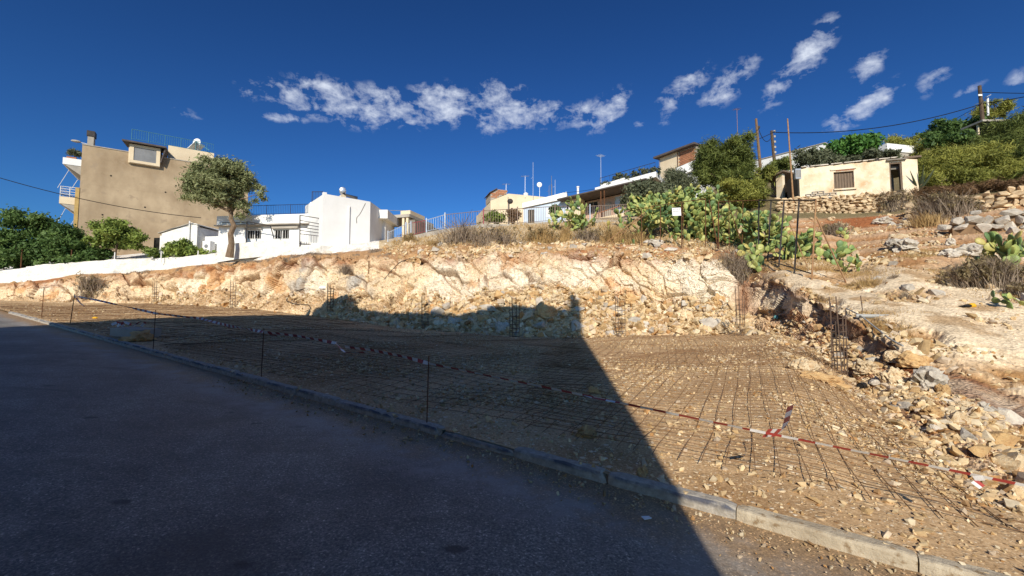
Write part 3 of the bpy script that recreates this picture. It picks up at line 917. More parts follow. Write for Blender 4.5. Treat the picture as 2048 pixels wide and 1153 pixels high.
ss = np.concatenate([np.linspace(-25, -4, 20), np.linspace(-3.8, 14, 220), np.linspace(14.3, 70, 90)])
tt = np.concatenate([[0.10], -np.geomspace(0.02, 9.2, 60)])
S_, T_ = np.meshgrid(ss, tt, indexing='ij')
XX = KO.x + KDIR.x * S_ + KNRM.x * T_; YY = KO.y + KDIR.y * S_ + KNRM.y * T_
pp3 = np.stack([XX, YY, plane(XX, YY)], -1).reshape(-1, 3)
pp3[:, 2] += 0.012 * fbm(pp3 / 0.9, 3, 77) - 0.012
dist = np.clip(-T_.ravel() / 8.0, 0, 1)          # 0 at the kerb, 1 eight metres away
wide = np.interp(S_.ravel(), [-4, -0.5, 1.5, 5, 30], [1.5, 1.35, 1.1, 1.0, 1.0])
n2 = len(tt)
idx = (np.arange(len(ss) - 1)[:, None] * n2 + np.arange(n2 - 1)[None, :]).ravel()
rd = np_mesh('road', pp3, np.stack([idx, idx + 1, idx + n2 + 1, idx + n2], 1), mat_road(), smooth=True,
             cols=np.stack([dist / wide] * 3, 1))
tag(link('road', rd), 'dark worn asphalt street sloping along the plot', kind='structure')

xs = np.concatenate([np.linspace(-600, -62, 8), np.linspace(-60, 60, 40), np.linspace(62, 600, 8)])
ys = np.concatenate([np.linspace(-600, -62, 8), np.linspace(-60, 60, 40), np.linspace(62, 900, 8)])
gx, gy = np.meshgrid(xs, ys, indexing='ij')
gzv = plane(np.clip(gx, -70, 60), np.clip(gy, -60, 70)) - 0.30
# keep the wide sheet under the cutting
idx = (np.arange(len(xs) - 1)[:, None] * len(ys) + np.arange(len(ys) - 1)[None, :]).ravel()
gv = np.stack([gx, gy, gzv], -1).reshape(-1, 3)
M['farground'] = mat('dry_ground', (0.40, 0.29, 0.17), (0.28, 0.20, 0.12), 0.3, rough=0.95, bs=0.4, bscale=3)
tag(link('ground', np_mesh('ground', gv, np.stack([idx, idx + len(ys), idx + len(ys) + 1, idx + 1], 1), M['farground'])), kind='structure')


def mat_kerb():
    m, N, L, b = mk('worn_painted_kerb')
    tc = N.new('ShaderNodeTexCoord'); v = tc.outputs['Object']
    gm = N.new('ShaderNodeNewGeometry')
    oi = N.new('ShaderNodeObjectInfo')
    n1 = tex_noise(N, L, gm.outputs['Position'], 1.7, 7, 0.72)
    n2 = tex_noise(N, L, v, 16, 6, 0.7)
    conc = ramp(N, L, n2, [(0.3, (0.24, 0.215, 0.18)), (0.7, (0.46, 0.42, 0.36))])
    sx = N.new('ShaderNodeSeparateXYZ'); L.new(v, sx.inputs[0])
    front = ramp(N, L, sx.outputs[1], [(0.492, (1, 1, 1)), (0.52, (0, 0, 0))])
    fy = N.new('ShaderNodeMath'); fy.operation = 'ADD'; fy.inputs[1].default_value = 0.495; L.new(sx.outputs[1], fy.inputs[0])
    front = ramp(N, L, fy.outputs[0], [(0.508, (1, 1, 1)), (0.516, (0, 0, 0))])
    hz = N.new('ShaderNodeMath'); hz.operation = 'MULTIPLY_ADD'; hz.inputs[1].default_value = 3.0; hz.inputs[2].default_value = 0.35
    L.new(sx.outputs[2], hz.inputs[0])
    hi = ramp(N, L, hz.outputs[0], [(0.44, (0, 0, 0)), (0.54, (1, 1, 1))])
    pm = ramp(N, L, n1, [(0.40, (0, 0, 0)), (0.54, (0.85, 0.85, 0.85))])
    pm = mixc(N, L, 1.0, mixc(N, L, 1.0, pm, front, 'MULTIPLY'), hi, 'MULTIPLY')
    o = mixc(N, L, pm, conc, (0.04, 0.05, 0.085))
    L.new(o, b.inputs['Base Color'])
    b.inputs['Roughness'].default_value = 0.9
    bump(N, L, b, n2, 0.7, 0.03)
    return m


M['kerb'] = mat_kerb()
M['kerb_plain'] = mat('worn_cream_kerb', (.50, .43, .32), (.34, .28, .20), 3.5, rough=.95, bs=.7, bscale=14, c3=(.24, .17, .10), bd=.03)


def kerb_mesh(seed):
    rg = np.random.default_rng(seed)
    nx, ring = 14, [(0, -.16), (0, .062), (.012, .078), (.03, .084), (.115, .084), (.128, .076), (.136, .06), (.136, -.16)]
    V, Fc = [], []
    for i in range(nx + 1):
        x = 0.994 * i / nx
        e = 0.012 if i in (0, nx) else 0
        for (y, z) in ring:
            V.append((x, y + (e if y < .05 else -e), z - (e if z > 0 else 0)))
    V = np.array(V)
    V[:, 1] += 0.012 * fbm(V * 9 + seed * 5, 3, seed) * (V[:, 2] > -.1)
    V[:, 2] += 0.014 * fbm(V * 7 + seed * 9, 3, seed + 1) * (V[:, 2] > 0)
    chip = fbm(V * 5 + seed * 31, 2, seed + 3)
    V[:, 2] -= np.where((chip > .32) & (V[:, 1] < .04) & (V[:, 2] > 0), (chip - .32) * .28, 0)
    n = len(ring)
    for i in range(nx):
        for k in range(n - 1):
            a = i * n + k
            Fc.append((a, a + 1, a + n + 1, a + n))
    me = bpy.data.meshes.new('kerb_stone')
    me.from_pydata(V.tolist(), [], [tuple(reversed(f)) for f in Fc] + [tuple(range(n)), tuple(nx * n + k for k in range(n - 1, -1, -1))])
    me.materials.append(M['kerb'])
    me.update()
    return me


kerb = thing('kerb', 'worn kerb of concrete stones with navy paint along the street edge', None, (0, 0, 0))
kerb['kind'] = 'structure'
kms = [kerb_mesh(s) for s in range(7)]
slope = math.atan(SX * KDIR.x + SY * KDIR.y)
crnd = random.Random(5)
for i in range(-6, 34):
    s = i * 1.0 - 0.12
    q = kpt(s, 0.0)
    sink = 0.0
    if i == 4: sink = -0.03                       # one broken, buried stone beside the stake
    o = link('kerb_stone', kms[crnd.randrange(7)], kerb, q + Vector((0, 0, sink + crnd.uniform(-.008, .006))),
             (crnd.uniform(-.03, .03), slope + crnd.uniform(-.006, .006), kyaw + math.pi + crnd.uniform(-.008, .008)))
    if i < 2:
        o.data = o.data.copy(); o.data.materials[0] = M['kerb_plain']
    if i == 4: o['label'] = 'broken half buried kerb stone'

# ------------------------------------------------------------------ buildings
class HF:
    """a house standing on the ground line between two points; local x along its front, y into it, z up"""
    def __init__(s, name, label, cat, pL, YL, pyb, pR, YR, group=None):
        A = P(pL, pyb, YL); B = P(pR, pyb, YR); B.z = A.z
        s.A = A
        s.yaw = math.atan2(B.y - A.y, B.x - A.x)
        s.w = (B - A).length
        s.ex = Vector((math.cos(s.yaw), math.sin(s.yaw), 0)); s.ey = Vector((-s.ex.y, s.ex.x, 0))
        s.o = thing(name, label, cat, A, s.yaw, group)

    def at(s, px, py, y=0.0):
        """(x, z) on the plane of the front (moved y into the house) behind a place of the photograph"""
        o = s.A + s.ey * y
        r = Vector(ray(px, py)); e = Vector((0, 0, EYE))
        k = (o - e).dot(s.ey) / r.dot(s.ey)
        q = e + r * k - o
        return q.dot(s.ex), q.z

    def side(s, px, py, x):
        """(y, z) on the cross plane at local x"""
        o = s.A + s.ex * x
        r = Vector(ray(px, py)); e = Vector((0, 0, EYE))
        k = (o - e).dot(s.ex) / r.dot(s.ex)
        q = e + r * k - o
        return q.dot(s.ey), q.z


def wall_open(mb, x0, x1, z0, z1, y0, y1, ops, mi=0, top=None):
    """wall with rectangular openings (xa, xb, za, zb); top(x) gives a sloping top edge"""
    xs = sorted({x0, x1, *[o[0] for o in ops], *[o[1] for o in ops]})
    for a, b in zip(xs, xs[1:]):
        zs = [z0]
        for o in sorted(ops, key=lambda o: o[2]):
            if o[0] <= a + 1e-6 and o[1] >= b - 1e-6:
                zs += [o[2], o[3]]
        za = zs + [None]
        for i in range(0, len(za), 2):
            lo, hi = za[i], za[i + 1]
            if hi is None:
                ta, tb = (top(a), top(b)) if top else (z1, z1)
                mb.hexa([(a, y0, lo), (b, y0, lo), (b, y1, lo), (a, y1, lo), (a, y0, ta), (b, y0, tb), (b, y1, tb), (a, y1, ta)], mi)
            elif hi - lo > 1e-4:
                mb.box(a, b, y0, y1, lo, hi, mi)


def window(par, x0, x1, z0, z1, y, frame, pane, fw=0.06, mull=1, trans=0, bars=0, barm=None, label=None):
    m = MB()
    m.box(x0, x0 + fw, y, y + .06, z0, z1); m.box(x1 - fw, x1, y, y + .06, z0, z1)
    m.box(x0 + fw, x1 - fw, y, y + .06, z0, z0 + fw); m.box(x0 + fw, x1 - fw, y, y + .06, z1 - fw, z1)
    for i in range(mull):
        c = x0 + (x1 - x0) * (i + 1) / (mull + 1)
        m.box(c - fw / 2.5, c + fw / 2.5, y + .003, y + .057, z0 + fw, z1 - fw)
    for i in range(trans):
        c = z0 + (z1 - z0) * (i + 1) / (trans + 1)
        m.box(x0 + fw, x1 - fw, y + .006, y + .054, c - fw / 2.5, c + fw / 2.5)
    wdw = m.build('window', frame, par)
    if label: wdw['label'] = label
    MB().box(x0 + fw * .5, x1 - fw * .5, y + .062, y + .075, z0 + fw * .5, z1 - fw * .5).build('pane', pane, wdw)
    if bars:
        sh = None
        for i in range(bars):
            c = x0 + (x1 - x0) * (i + .5) / bars
            if sh is None:
                sh = MB().tube([(0, 0, z0), (0, 0, z1)], .014, 4).mesh('grille_bar', barm)
            link('grille_bar', sh, wdw, (c, y - .07, 0))
        gr = MB()
        gr.bar((x0, y - .07, z0 + .08), (x1, y - .07, z0 + .08), .012); gr.bar((x0, y - .07, z1 - .08), (x1, y - .07, z1 - .08), .012)
        gr.build('grille_rail', barm, wdw)
    return wdw


def railing(par, pts, h, m, gap=0.14, pr=0.03, br=0.012, name='railing', posts=1.6, top=0.025):
    """rails, posts and balusters along a line of local points; each piece a mesh of its own"""
    rail = MB()
    pts = [Vector(p) for p in pts]
    up = Vector((0, 0, h))
    rail.tube([p + up for p in pts], top, 4)
    rail.tube([p + Vector((0, 0, .09)) for p in pts], top * .8, 4)
    ro = rail.build(name, m, par)
    bm = MB().tube([(0, 0, .09), (0, 0, h)], br, 4).mesh('baluster', m)
    pm = MB().tube([(0, 0, -.05), (0, 0, h + .03)], pr, 4).mesh('post', m)
    cnt = 0
    for a, b in zip(pts, pts[1:]):
        L = (b - a).length
        n = max(1, int(round(L / gap)))
        ev = max(1, int(round(posts / gap)))
        for i in range(n + (b is pts[-1])):
            q = a.lerp(b, i / n)
            if i % ev == 0:
                link('post', pm, ro, q)
            else:
                link('baluster', bm, ro, q)
            cnt += 1
    return ro


def antenna(name, label, base, h, m=None, kind='yagi', yaw=0.3, boom=0.9):
    t = thing(name, label, 'antenna', base)
    MB().tube([(0, 0, -.3), (0.02, 0, h)], [.028, .02], 5).build('mast', m or M['metal'], t)
    if kind == 'yagi':
        a = MB()
        c, s = math.cos(yaw), math.sin(yaw)
        a.bar((-boom / 2 * c, -boom / 2 * s, h - .1), (boom / 2 * c, boom / 2 * s, h - .02), .014)
        a.build('boom', m or M['metal'], t)
        em = MB().bar((0.32 * s, -0.32 * c, 0), (-0.32 * s, 0.32 * c, 0), .010).mesh('element', m or M['metal'])
        for i in range(7):
            f = -.5 + i / 6
            link('element', em, t, (boom * f * c, boom * f * s, h - .06 + .08 * f))
    elif kind == 'whip':
        MB().bar((0, 0, h * .55), (-.25, 0, h * .5), .012).build('arm', m or M['metal'], t)
    elif kind == 'dish':
        MB().ball((0, 0, h), .32, .1, .32).build('dish', M['white'], t, True)
    return t


# ---- the block behind the camera whose shadow lies over the street (built where it stands, out of frame)
HT = 16.0
foot = [Vector(v) for v in ((.62, -2.7, 0), (-6.4, -2.4, 0), (-13.2, 2.0, 0), (-16.1, .6, 0), (-20, -6.5, 0), (-20, -16, 0), (-2, -16, 0))]
t = thing('apartment_building', 'plain five storey apartment block standing across the street from the plot', 'building', (0, 0, 0))
m = MB()
n_ = len(foot)
m.add([(p.x, p.y, -1.5) for p in foot] + [(p.x, p.y, HT) for p in foot],
      [tuple(range(n_ - 1, -1, -1)), tuple(range(n_, 2 * n_))] + [(i, (i + 1) % n_, n_ + (i + 1) % n_, n_ + i) for i in range(n_)])
m.build('wall', M['white'], t)
MB().box(.0, .5, -3.4, -2.9, HT, HT + 1.3).build('chimney', M['concrete'], t)
MB().hexa([(-15.2, .3, HT), (-12.2, .9, HT), (-12.2, 3, HT), (-15.2, 2, HT), (-14.2, .4, HT + 1.0), (-13.3, .6, HT + 1.0), (-13.3, 2.4, HT + 1.0), (-14.2, 2, HT + 1.0)]).build('stair_head', M['concrete'], t)
for fa, fb in ((foot[0], foot[1]), (foot[1], foot[2])):
    fx = (fb - fa).normalized(); fn = Vector((-fx.y, fx.x, 0))
    if fn.y < 0: fn = -fn
    for st in range(5):
        for i in range(3):
            q = fa.lerp(fb, (i + .4) / 3.3)
            z = 1.2 + st * 3.1
            a = q + fn * .03; b = a + fx * 1.2
            v = [(a.x, a.y, z), (b.x, b.y, z), (b.x - fn.x * .02, b.y - fn.y * .02, z), (a.x - fn.x * .02, a.y - fn.y * .02, z)]
            MB().hexa(v + [(x, y, zz + 1.3) for x, y, zz in v]).build('window', M['glass'], t)

# ---- tall beige house at the left
H = HF('apartment_house', 'tall beige plastered house with blank stained side wall and balconies on its left', 'house', 152, 46, 500, 492, 55)
W = H.w
zTL = H.at(166, 290)[1]; zTR = H.at(379, 323)[1]
zt = lambda x: zTL + .05
m = MB()
xd0, zd0 = H.at(259, 325); xd1, zd1 = H.at(322, 332)
m.box(0, W, .0, .3, -2, zTL)
m.box(0, .3, .3, 9, -2, zTL - .3); m.box(W - .3, W, .3, 9, -2, zTL - .3); m.box(.3, W - .3, 8.7, 9, -2, zTL - .3)
m.build('wall', M['beige'], H.o)
MB().box(.31, W - .31, .31, 8.69, zTL - .6, zTL - .45).build('roof', M['concrete'], H.o)
MB().box(-.32, -.003, -.06, .5, -2, H.at(150, 375)[1]).build('corner_strip', mat('ochre_render', (.52, .35, .13), None, 2), H.o)
MB().box(-.02, W * .62, -.06, .36, zTL + .003, zTL + .10).build('parapet_cap', M['concrete'], H.o)
# dormer with big grey pane and dark projecting roof
x0, z0 = H.at(256, 325, -.35); x1, z1 = H.at(322, 283, -.35); zb = H.at(256, 325, -.35)[1]
zt_ = H.at(262, 288, -.35)[1]
d = MB().box(x0, x1, -.30, 3.0, zb, zt_).build('dormer', M['cream'], H.o)
fr = MB()
for (a, b, c_, e) in ((x0 + .1, x0 + .45, zb + .05, zt_), (x1 - .35, x1, zb + .05, zt_), (x0 + .45, x1 - .35, zb + .05, zb + .35), (x0 + .45, x1 - .35, zt_ - .3, zt_)):
    fr.box(a, b, -.40, -.302, c_, e)
fr.build('frame', M['cream'], d)
MB().box(x0 + .45, x1 - .35, -.34, -.303, zb + .35, zt_ - .3).build('pane', M['glassgrey'], d)
xr0 = H.at(244, 281, -.8)[0]; xr1 = H.at(333, 285, -.8)[0]
rf = MB()
rf.hexa([(xr0, -.9, zt_ + .05), (xr1, -.9, zt_ + .05), (xr1, 3.2, zt_ + .55), (xr0, 3.2, zt_ + .55),
         (xr0, -.9, zt_ + .22), (xr1, -.9, zt_ + .22), (xr1, 3.2, zt_ + .8), (xr0, 3.2, zt_ + .8)])
rf.hexa([(x1 + .02, -.6, zb + .5), (x1 + .12, -.6, zb + .5), (x1 + .12, 2.5, zb + .5), (x1 + .02, 2.5, zb + .5),
         (xr1 - .14, -.6, zt_ + .06), (xr1 - .02, -.6, zt_ + .06), (xr1 - .02, 2.5, zt_ + .35), (xr1 - .14, 2.5, zt_ + .35)])
rf.build('dormer_roof', M['roofdark'], H.o)
# penthouse strip behind, teal railing on it
xa, za = H.at(335, 326, 2.5); xb, zb2 = H.at(404, 303, 2.5)
xc, zc = H.at(428, 312, 2.5)
MB().box(xa, xc, 2.5, 7.5, zTL - .2, zb2).build('penthouse', M['cream'], H.o)
railing(H.o, [(H.at(262, 300, 2.7)[0], 2.7, zb2), (xb + .5, 2.7, zb2), (xc - .1, 2.7, zb2)], 1.25, M['teal'], gap=.22, top=.03)
sa, sz = H.at(372, 301, 2.9); sb, sz2 = H.at(412, 285, 2.9)
sl = MB().hexa([(sa, 3.2, zb2 + .05), (sa + .12, 3.2, zb2 + .05), (sb, 3.0, zb2 + 1.2), (sb - .12, 3.0, zb2 + 1.2),
                (sa, 4.8, zb2 + .12), (sa + .12, 4.8, zb2 + .12), (sb, 4.8, zb2 + 1.28), (sb - .12, 4.8, zb2 + 1.28)])
# balconies on the left gable
for (pyt, pyb2, pxl, nm) in ((317, 331, 126, 'upper'), (393, 408, 119, 'lower')):
    yv, zz = H.side(pxl, pyt, -1.55)
    zlo = H.side(pxl, pyb2, -1.55)[1]
    xl = H.at(pxl, pyt, .2)[0]
    MB().box(xl, -.003, .15, 7, zlo, zz).build('balcony', M['white'] if nm == 'upper' else M['cream'], H.o)
    MB().hexa([(xl + .1, .2, zlo - .01), (-.01, .2, zlo - .01), (-.01, 7, zlo - .01), (xl + .1, 7, zlo - .01),
               (xl + .1, .2, zlo - .005), (-.01, .2, zlo - 1.0), (-.01, 7, zlo - 1.0), (xl + .1, 7, zlo - .005)]).build('balcony_bracket', M['concrete'], H.o)
    if nm == 'lower':
        r_ = MB()
        for dz in (.3, .58, .86, 1.1):
            r_.bar((xl + .05, .2, zz + dz), (-.02, .2, zz + dz), .03); r_.bar((xl + .05, .2, zz + dz), (xl + .05, 6.9, zz + dz), .03)
        for x in (xl + .05, xl * .5, -.1): r_.bar((x, .2, zz), (x, .2, zz + 1.12), .035)
        r_.build('balcony_railing', M['white'], H.o)
    else:
        MB().box(xl + .2, xl + .95, .5, .9, zz + .001, zz + .26).build('planter', M['terracotta'], H.o)
        PLANTER = H.A + H.ex * (xl + .75) + H.ey * .7 + Vector((0, 0, zz + .25))
for (p0, p1) in (((140, 337), (115, 376)), ((155, 360), (143, 378)), ((132, 415), (112, 450)), ((148, 440), (134, 462))):
    a = P(p0[0], p0[1], 47); b = P(p1[0], p1[1], 47)
    MB().bar(H.o.matrix_world.inverted() @ a if False else (Vector(((a - H.A).dot(H.ex), (a - H.A).dot(H.ey), a.z - H.A.z))),
             Vector(((b - H.A).dot(H.ex), (b - H.A).dot(H.ey), b.z - H.A.z)), .03).build('awning_arm', M['white'], H.o)
xch, zch = H.at(175, 300, 1.0); xch1, zcht = H.at(189, 276, 1.0)
ch = MB().box(xch, xch1, .7, 1.5, zTL - .3, zcht).build('chimney', M['concrete'], H.o)
zc2 = H.at(182, 264, 1.0)[1]
MB().box(xch - .08, xch1 + .08, .62, 1.58, zcht + .002, zc2).build('chimney_cowl', M['iron'], ch)
a = H.at(152, 283, .8); b = H.at(176, 289, .8)
lm = MB().bar((b[0], .8, b[1]), (a[0], .8, a[1]), .035).build('lamp_arm', M['white'], H.o)
MB().ball((a[0], .8, a[1]), .42, .2, .14).build('lamp_head', M['concrete'], lm)
for (px, py) in ((331, 385), (290, 415), (222, 352), (205, 430), (352, 372)):
    a = H.at(px, py)
    MB().disc((a[0], .01, a[1]), (0, -1, 0), .09, .09, .03, 8).build('vent_hole', M['dark'], H.o)
for py in (367, 431):
    a = H.at(160, py)
    MB().box(.02, W - .02, -.008, -.002, a[1], a[1] + .05).build('slab_line', M['beige'], H.o)
H_BEIGE = H
dish = thing('satellite_dish', 'round white dish on the roof terrace of the tall beige house', 'dish', H.A + H.ex * H.at(396, 287, 3.3)[0] + H.ey * 3.3 + Vector((0, 0, zb2)))
MB().bar((0, 0, 0), (0, 0, 1.0), .04).build('mast', M['metal'], dish)
MB().tube([(0, -.02, 1.25), (0, -.1, 1.25), (0, -.22, 1.25)], [.12, .35, .5], 16).build('reflector', M['white'], dish)
st = thing('solar_heater', 'slanted solar heater frame beside the dish on the beige house', 'solar heater', H.A + H.ex * sa + H.ey * 3.2 + Vector((0, 0, zb2)))
L_ = (sb - sa) * .55
MB().hexa([(0, 0, .05), (L_, 0, 1.15), (L_, 1.7, 1.15), (0, 1.7, .05), (0, 0, .14), (L_, 0, 1.24), (L_, 1.7, 1.24), (0, 1.7, .14)]).build('panel', M['white'], st)
MB().bar((L_, .1, 1.15), (L_, .1, 0), .04).build('leg', M['teal'], st)
MB().bar((L_ + 1.8, .1, 0), (L_ * 1.0, .1, 1.15), .04).build('leg', M['teal'], st)

# ---- white shed with low gable, below the olive tree
H = HF('white_shed', 'small whitewashed shed with a low gable and dark doorway left of the olive tree', 'shed', 306, 43, 496, 393, 42.5)
pk = H.at(384, 448); lf = H.at(312, 468); rt_ = H.at(393, 451)
x1 = H.at(393, 495)[0]
dx0, dz0 = H.at(303, 495); dx1 = H.at(312, 470)[0]
m = MB()
m.prism_y([(0.9, -1.5), (x1, -1.5), (x1, rt_[1]), (pk[0], pk[1]), (lf[0] + .6, lf[1]), (.9, lf[1] - .05)], 0, .25)
m.box(x1 - .2, x1, .25, 4.2, -1.5, rt_[1] - .15)
m.box(.7, .9, .02, 4.2, -1.5, lf[1] - .2)
m.build('wall', M['whitewash'], H.o)
MB().hexa([(lf[0] + .3, -.12, lf[1] + .02), (pk[0], -.12, pk[1] + .03), (pk[0], 4.3, pk[1] + .03), (lf[0] + .3, 4.3, lf[1] + .02),
           (lf[0] + .3, -.12, lf[1] + .09), (pk[0], -.12, pk[1] + .11), (pk[0], 4.3, pk[1] + .11), (lf[0] + .3, 4.3, lf[1] + .09)]).build('roof', M['concrete'], H.o)
MB().hexa([(pk[0], -.12, pk[1] + .03), (x1 + .1, -.12, rt_[1] + .02), (x1 + .1, 4.3, rt_[1] - .1), (pk[0], 4.3, pk[1] + .03),
           (pk[0], -.12, pk[1] + .11), (x1 + .1, -.12, rt_[1] + .1), (x1 + .1, 4.3, rt_[1] - .02), (pk[0], 4.3, pk[1] + .11)]).build('roof', M['whitewash'], H.o)
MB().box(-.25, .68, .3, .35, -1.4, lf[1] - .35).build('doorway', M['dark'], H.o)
MB().bar((pk[0] - .15, -.14, -1.2), (pk[0] - .15, -.14, pk[1] + .25), .07).build('downpipe', M['white'], H.o)
MB().box(x1 + .05, x1 + 2.3, .9, 1.15, -1.5, H.at(415, 470)[1]).build('side_wall', M['white'], H.o)
q = H.A + H.ex * (x1 + 1.0) + H.ey * .35
tk = thing('washing_machine', 'white boxy appliance standing outdoors beside the white shed', 'washing machine', (q.x, q.y, H.A.z - .55), H.yaw)
MB().box(-.42, .42, -.3, .3, .1, 1.15).build('cabinet', M['white'], tk)
MB().disc((0, -.3, .62), (0, -1, 0), .2, .18, .04).build('door', M['glassgrey'], tk)
MB().box(-.52, -.44, -.32, .32, .08, 1.05).build('side_board', M['concdark'], tk)

# ---- long low white house with the navy railing on its roof
H = HF('low_white_house', 'long low white house with grilled windows and a navy railing on its flat roof', 'house', 436, 37.7, 492, 650, 36.6)
x1 = H.w
zr = H.at(540, 452)[1]; zp = H.at(540, 431)[1]
w1 = [H.at(493, 460), H.at(522, 479)]; w2 = [H.at(548, 459), H.at(578, 479)]
op1 = (w1[0][0], w1[1][0], w1[1][1], w1[0][1]); op2 = (w2[0][0], w2[1][0], w2[1][1], w2[0][1])
m = MB()
wall_open(m, 0, x1, -1.5, zr, 0, .25, [op1, op2])
m.box(0, .2, .25, 8, -1.5, zr)
m.build('wall', M['white'], H.o)
MB().box(-.1, x1 + .1, -.45, 8.2, zr + .002, zr + .10).build('roof_slab', M['concrete'], H.o)
MB().box(-.05, x1, -.2, -.02, zr + .102, zp).build('parapet', M['white'], H.o)
for o_ in (op1, op2):
    window(H.o, o_[0], o_[1], o_[2], o_[3], .08, M['white'], M['dark'], .06, 1, 0, 6, M['white'])
xw = op2[0]
MB().box(op2[0] - .1, op2[1] + .9, -.22, -.003, op2[3] + .02, op2[3] + .30).build('window_hood', M['concrete'], H.o)
MB().box(op1[0] - .1, op1[1] + .1, -.12, -.003, op1[3] + .02, op1[3] + .16).build('window_hood', M['concrete'], H.o)
railing(H.o, [(H.at(486, 431, -.1)[0], -.1, zp), (H.at(622, 431, -.1)[0], -.1, zp)], H.at(540, 411, -.1)[1] - zp, M['navy'], gap=.16, pr=.035, posts=2.2)
H_LOW = H
# pergola frame in front
fr = thing('pipe_frame', 'thin dark pipe frame standing before the grilled windows of the long white house', 'frame', H.A + H.ey * -1.2)
fr.rotation_euler[2] = H.yaw
p0, p1, p2 = H.at(494, 444, -1.2), H.at(494, 480, -1.2), H.at(541, 452, -1.2)
p3 = H.at(548, 478, -1.2)
MB().bar((p0[0], 0, p1[1] - .6), (p0[0], 0, p0[1]), .06).build('post', M['iron'], fr)
MB().bar((p0[0], 0, p0[1]), (p2[0], 0, p2[1]), .045).build('rail', M['iron'], fr)
MB().bar((p2[0], 0, p2[1]), (p3[0], 0, p3[1]), .045).build('brace', M['iron'], fr)
p4 = H.at(444, 446, -1.2)
MB().bar((p4[0], 0, p4[1]), (p0[0], 0, p0[1] - .05), .03).build('rail', M['iron'], fr)

# ---- white house with the slanting parapet
H = HF('white_house', 'bright white house with blank receding front wall and a long crack in it', 'house', 644, 33.6, 496, 739, 36.1)
x1 = H.w
zt_ = H.at(655, 389)[1]; pst = H.at(645, 384); ps2 = H.at(654, 384)
loc = lambda p: ((p - H.A).dot(H.ex), (p - H.A).dot(H.ey))
cx_, cy_ = loc(P(772, 440, 40.2))
m = MB()
m.prism_y([(0, -1.4), (x1 - .3, -1.4), (x1 - .3, zt_), (ps2[0], zt_), (ps2[0], pst[1]), (0, pst[1])], 0, .3)
dv = Vector((cx_ - x1, cy_, 0)).normalized(); sv = Vector((-dv.y, dv.x, 0)) * .3
m.hexa([(x1 - .3, 0, -1.4), (x1, 0, -1.4), (cx_, cy_, -1.4), (cx_ + sv.x, cy_ + sv.y, -1.4), (x1 - .3, 0, zt_ - .003), (x1, 0, zt_ - .003), (cx_, cy_, zt_ - .003), (cx_ + sv.x, cy_ + sv.y, zt_ - .003)])
m.box(0, .3, .3, 5, -1.4, zt_ - .05)
m.build('wall', M['white'], H.o)
MB().hexa([(.3, .3, zt_ - .4), (x1 - .4, .31, zt_ - .4), (cx_ - .4, cy_, zt_ - .4), (.3, 5, zt_ - .4), (.3, .3, zt_ - .3), (x1 - .4, .31, zt_ - .3), (cx_ - .4, cy_, zt_ - .3), (.3, 5, zt_ - .3)]).build('roof', M['concrete'], H.o)
dp = H.at(698, 413)
MB().bar((dp[0], -.07, -1.0), (dp[0], -.07, dp[1]), .065, 6).build('downpipe', M['white'], H.o)
cr = MB()
cpts = [(731, 407), (727, 415), (723, 423), (719, 430), (714, 435), (713, 440), (713.5, 447)]
cl_ = [H.at(a, b) for a, b in cpts]
for (a, b) in zip(cl_, cl_[1:]):
    cr.hexa([(a[0] - .03, -.006, a[1]), (a[0] + .03, -.006, a[1]), (a[0] + .03, .01, a[1]), (a[0] - .03, .01, a[1]),
             (b[0] - .03, -.006, b[1]), (b[0] + .03, -.006, b[1]), (b[0] + .03, .01, b[1]), (b[0] - .03, .01, b[1])])
cr.build('crack', M['concdark'], H.o)
MB().box(-.2, x1 + .5, -.35, -.004, -1.3, .12).build('plinth', M['whitewash'], H.o)
# balcony box on the right side
def wloc(px, py, Y):
    q = P(px, py, Y); return Vector((*loc(q), q.z - H.A.z))
def wbox(pl, pr, pt, pb, Y0, Y1, dy, nm, mm):
    a = wloc(pl, pb, Y0); b = wloc(pr, pb, Y1); a.z = b.z = min(a.z, b.z)
    zt2 = wloc(pl, pt, Y0).z
    f = Vector((*[0, 0], 0)); bk = H.ey * 0
    wy = Vector((Vector((0, 1, 0)).dot(H.ex), Vector((0, 1, 0)).dot(H.ey), 0)) * dy
    v = [a, b, b + wy, a + wy]
    return MB().hexa(v + [Vector((q.x, q.y, zt2)) for q in v]).build(nm, mm, H.o)
wbox(751, 775, 420, 437, 38.2, 38.2, 4.0, 'balcony', M['white'])
wbox(757, 770, 438, 500, 39.2, 39.2, 3.0, 'side_bay', M['white'])
ra, rb = wloc(624, 405, 36.2), wloc(646, 405, 36.2)
railing(H.o, [ra, rb], wloc(630, 384, 36.2).z - ra.z, M['iron'], gap=.13, pr=.03, posts=5)
wbox(620, 650, 405, 413, 36.0, 36.0, 2.2, 'stair_slab', M['white'])
wbox(634, 652, 413, 432, 36.5, 36.5, 1.5, 'stair_wall', M['concrete'])
H_WHITE = H
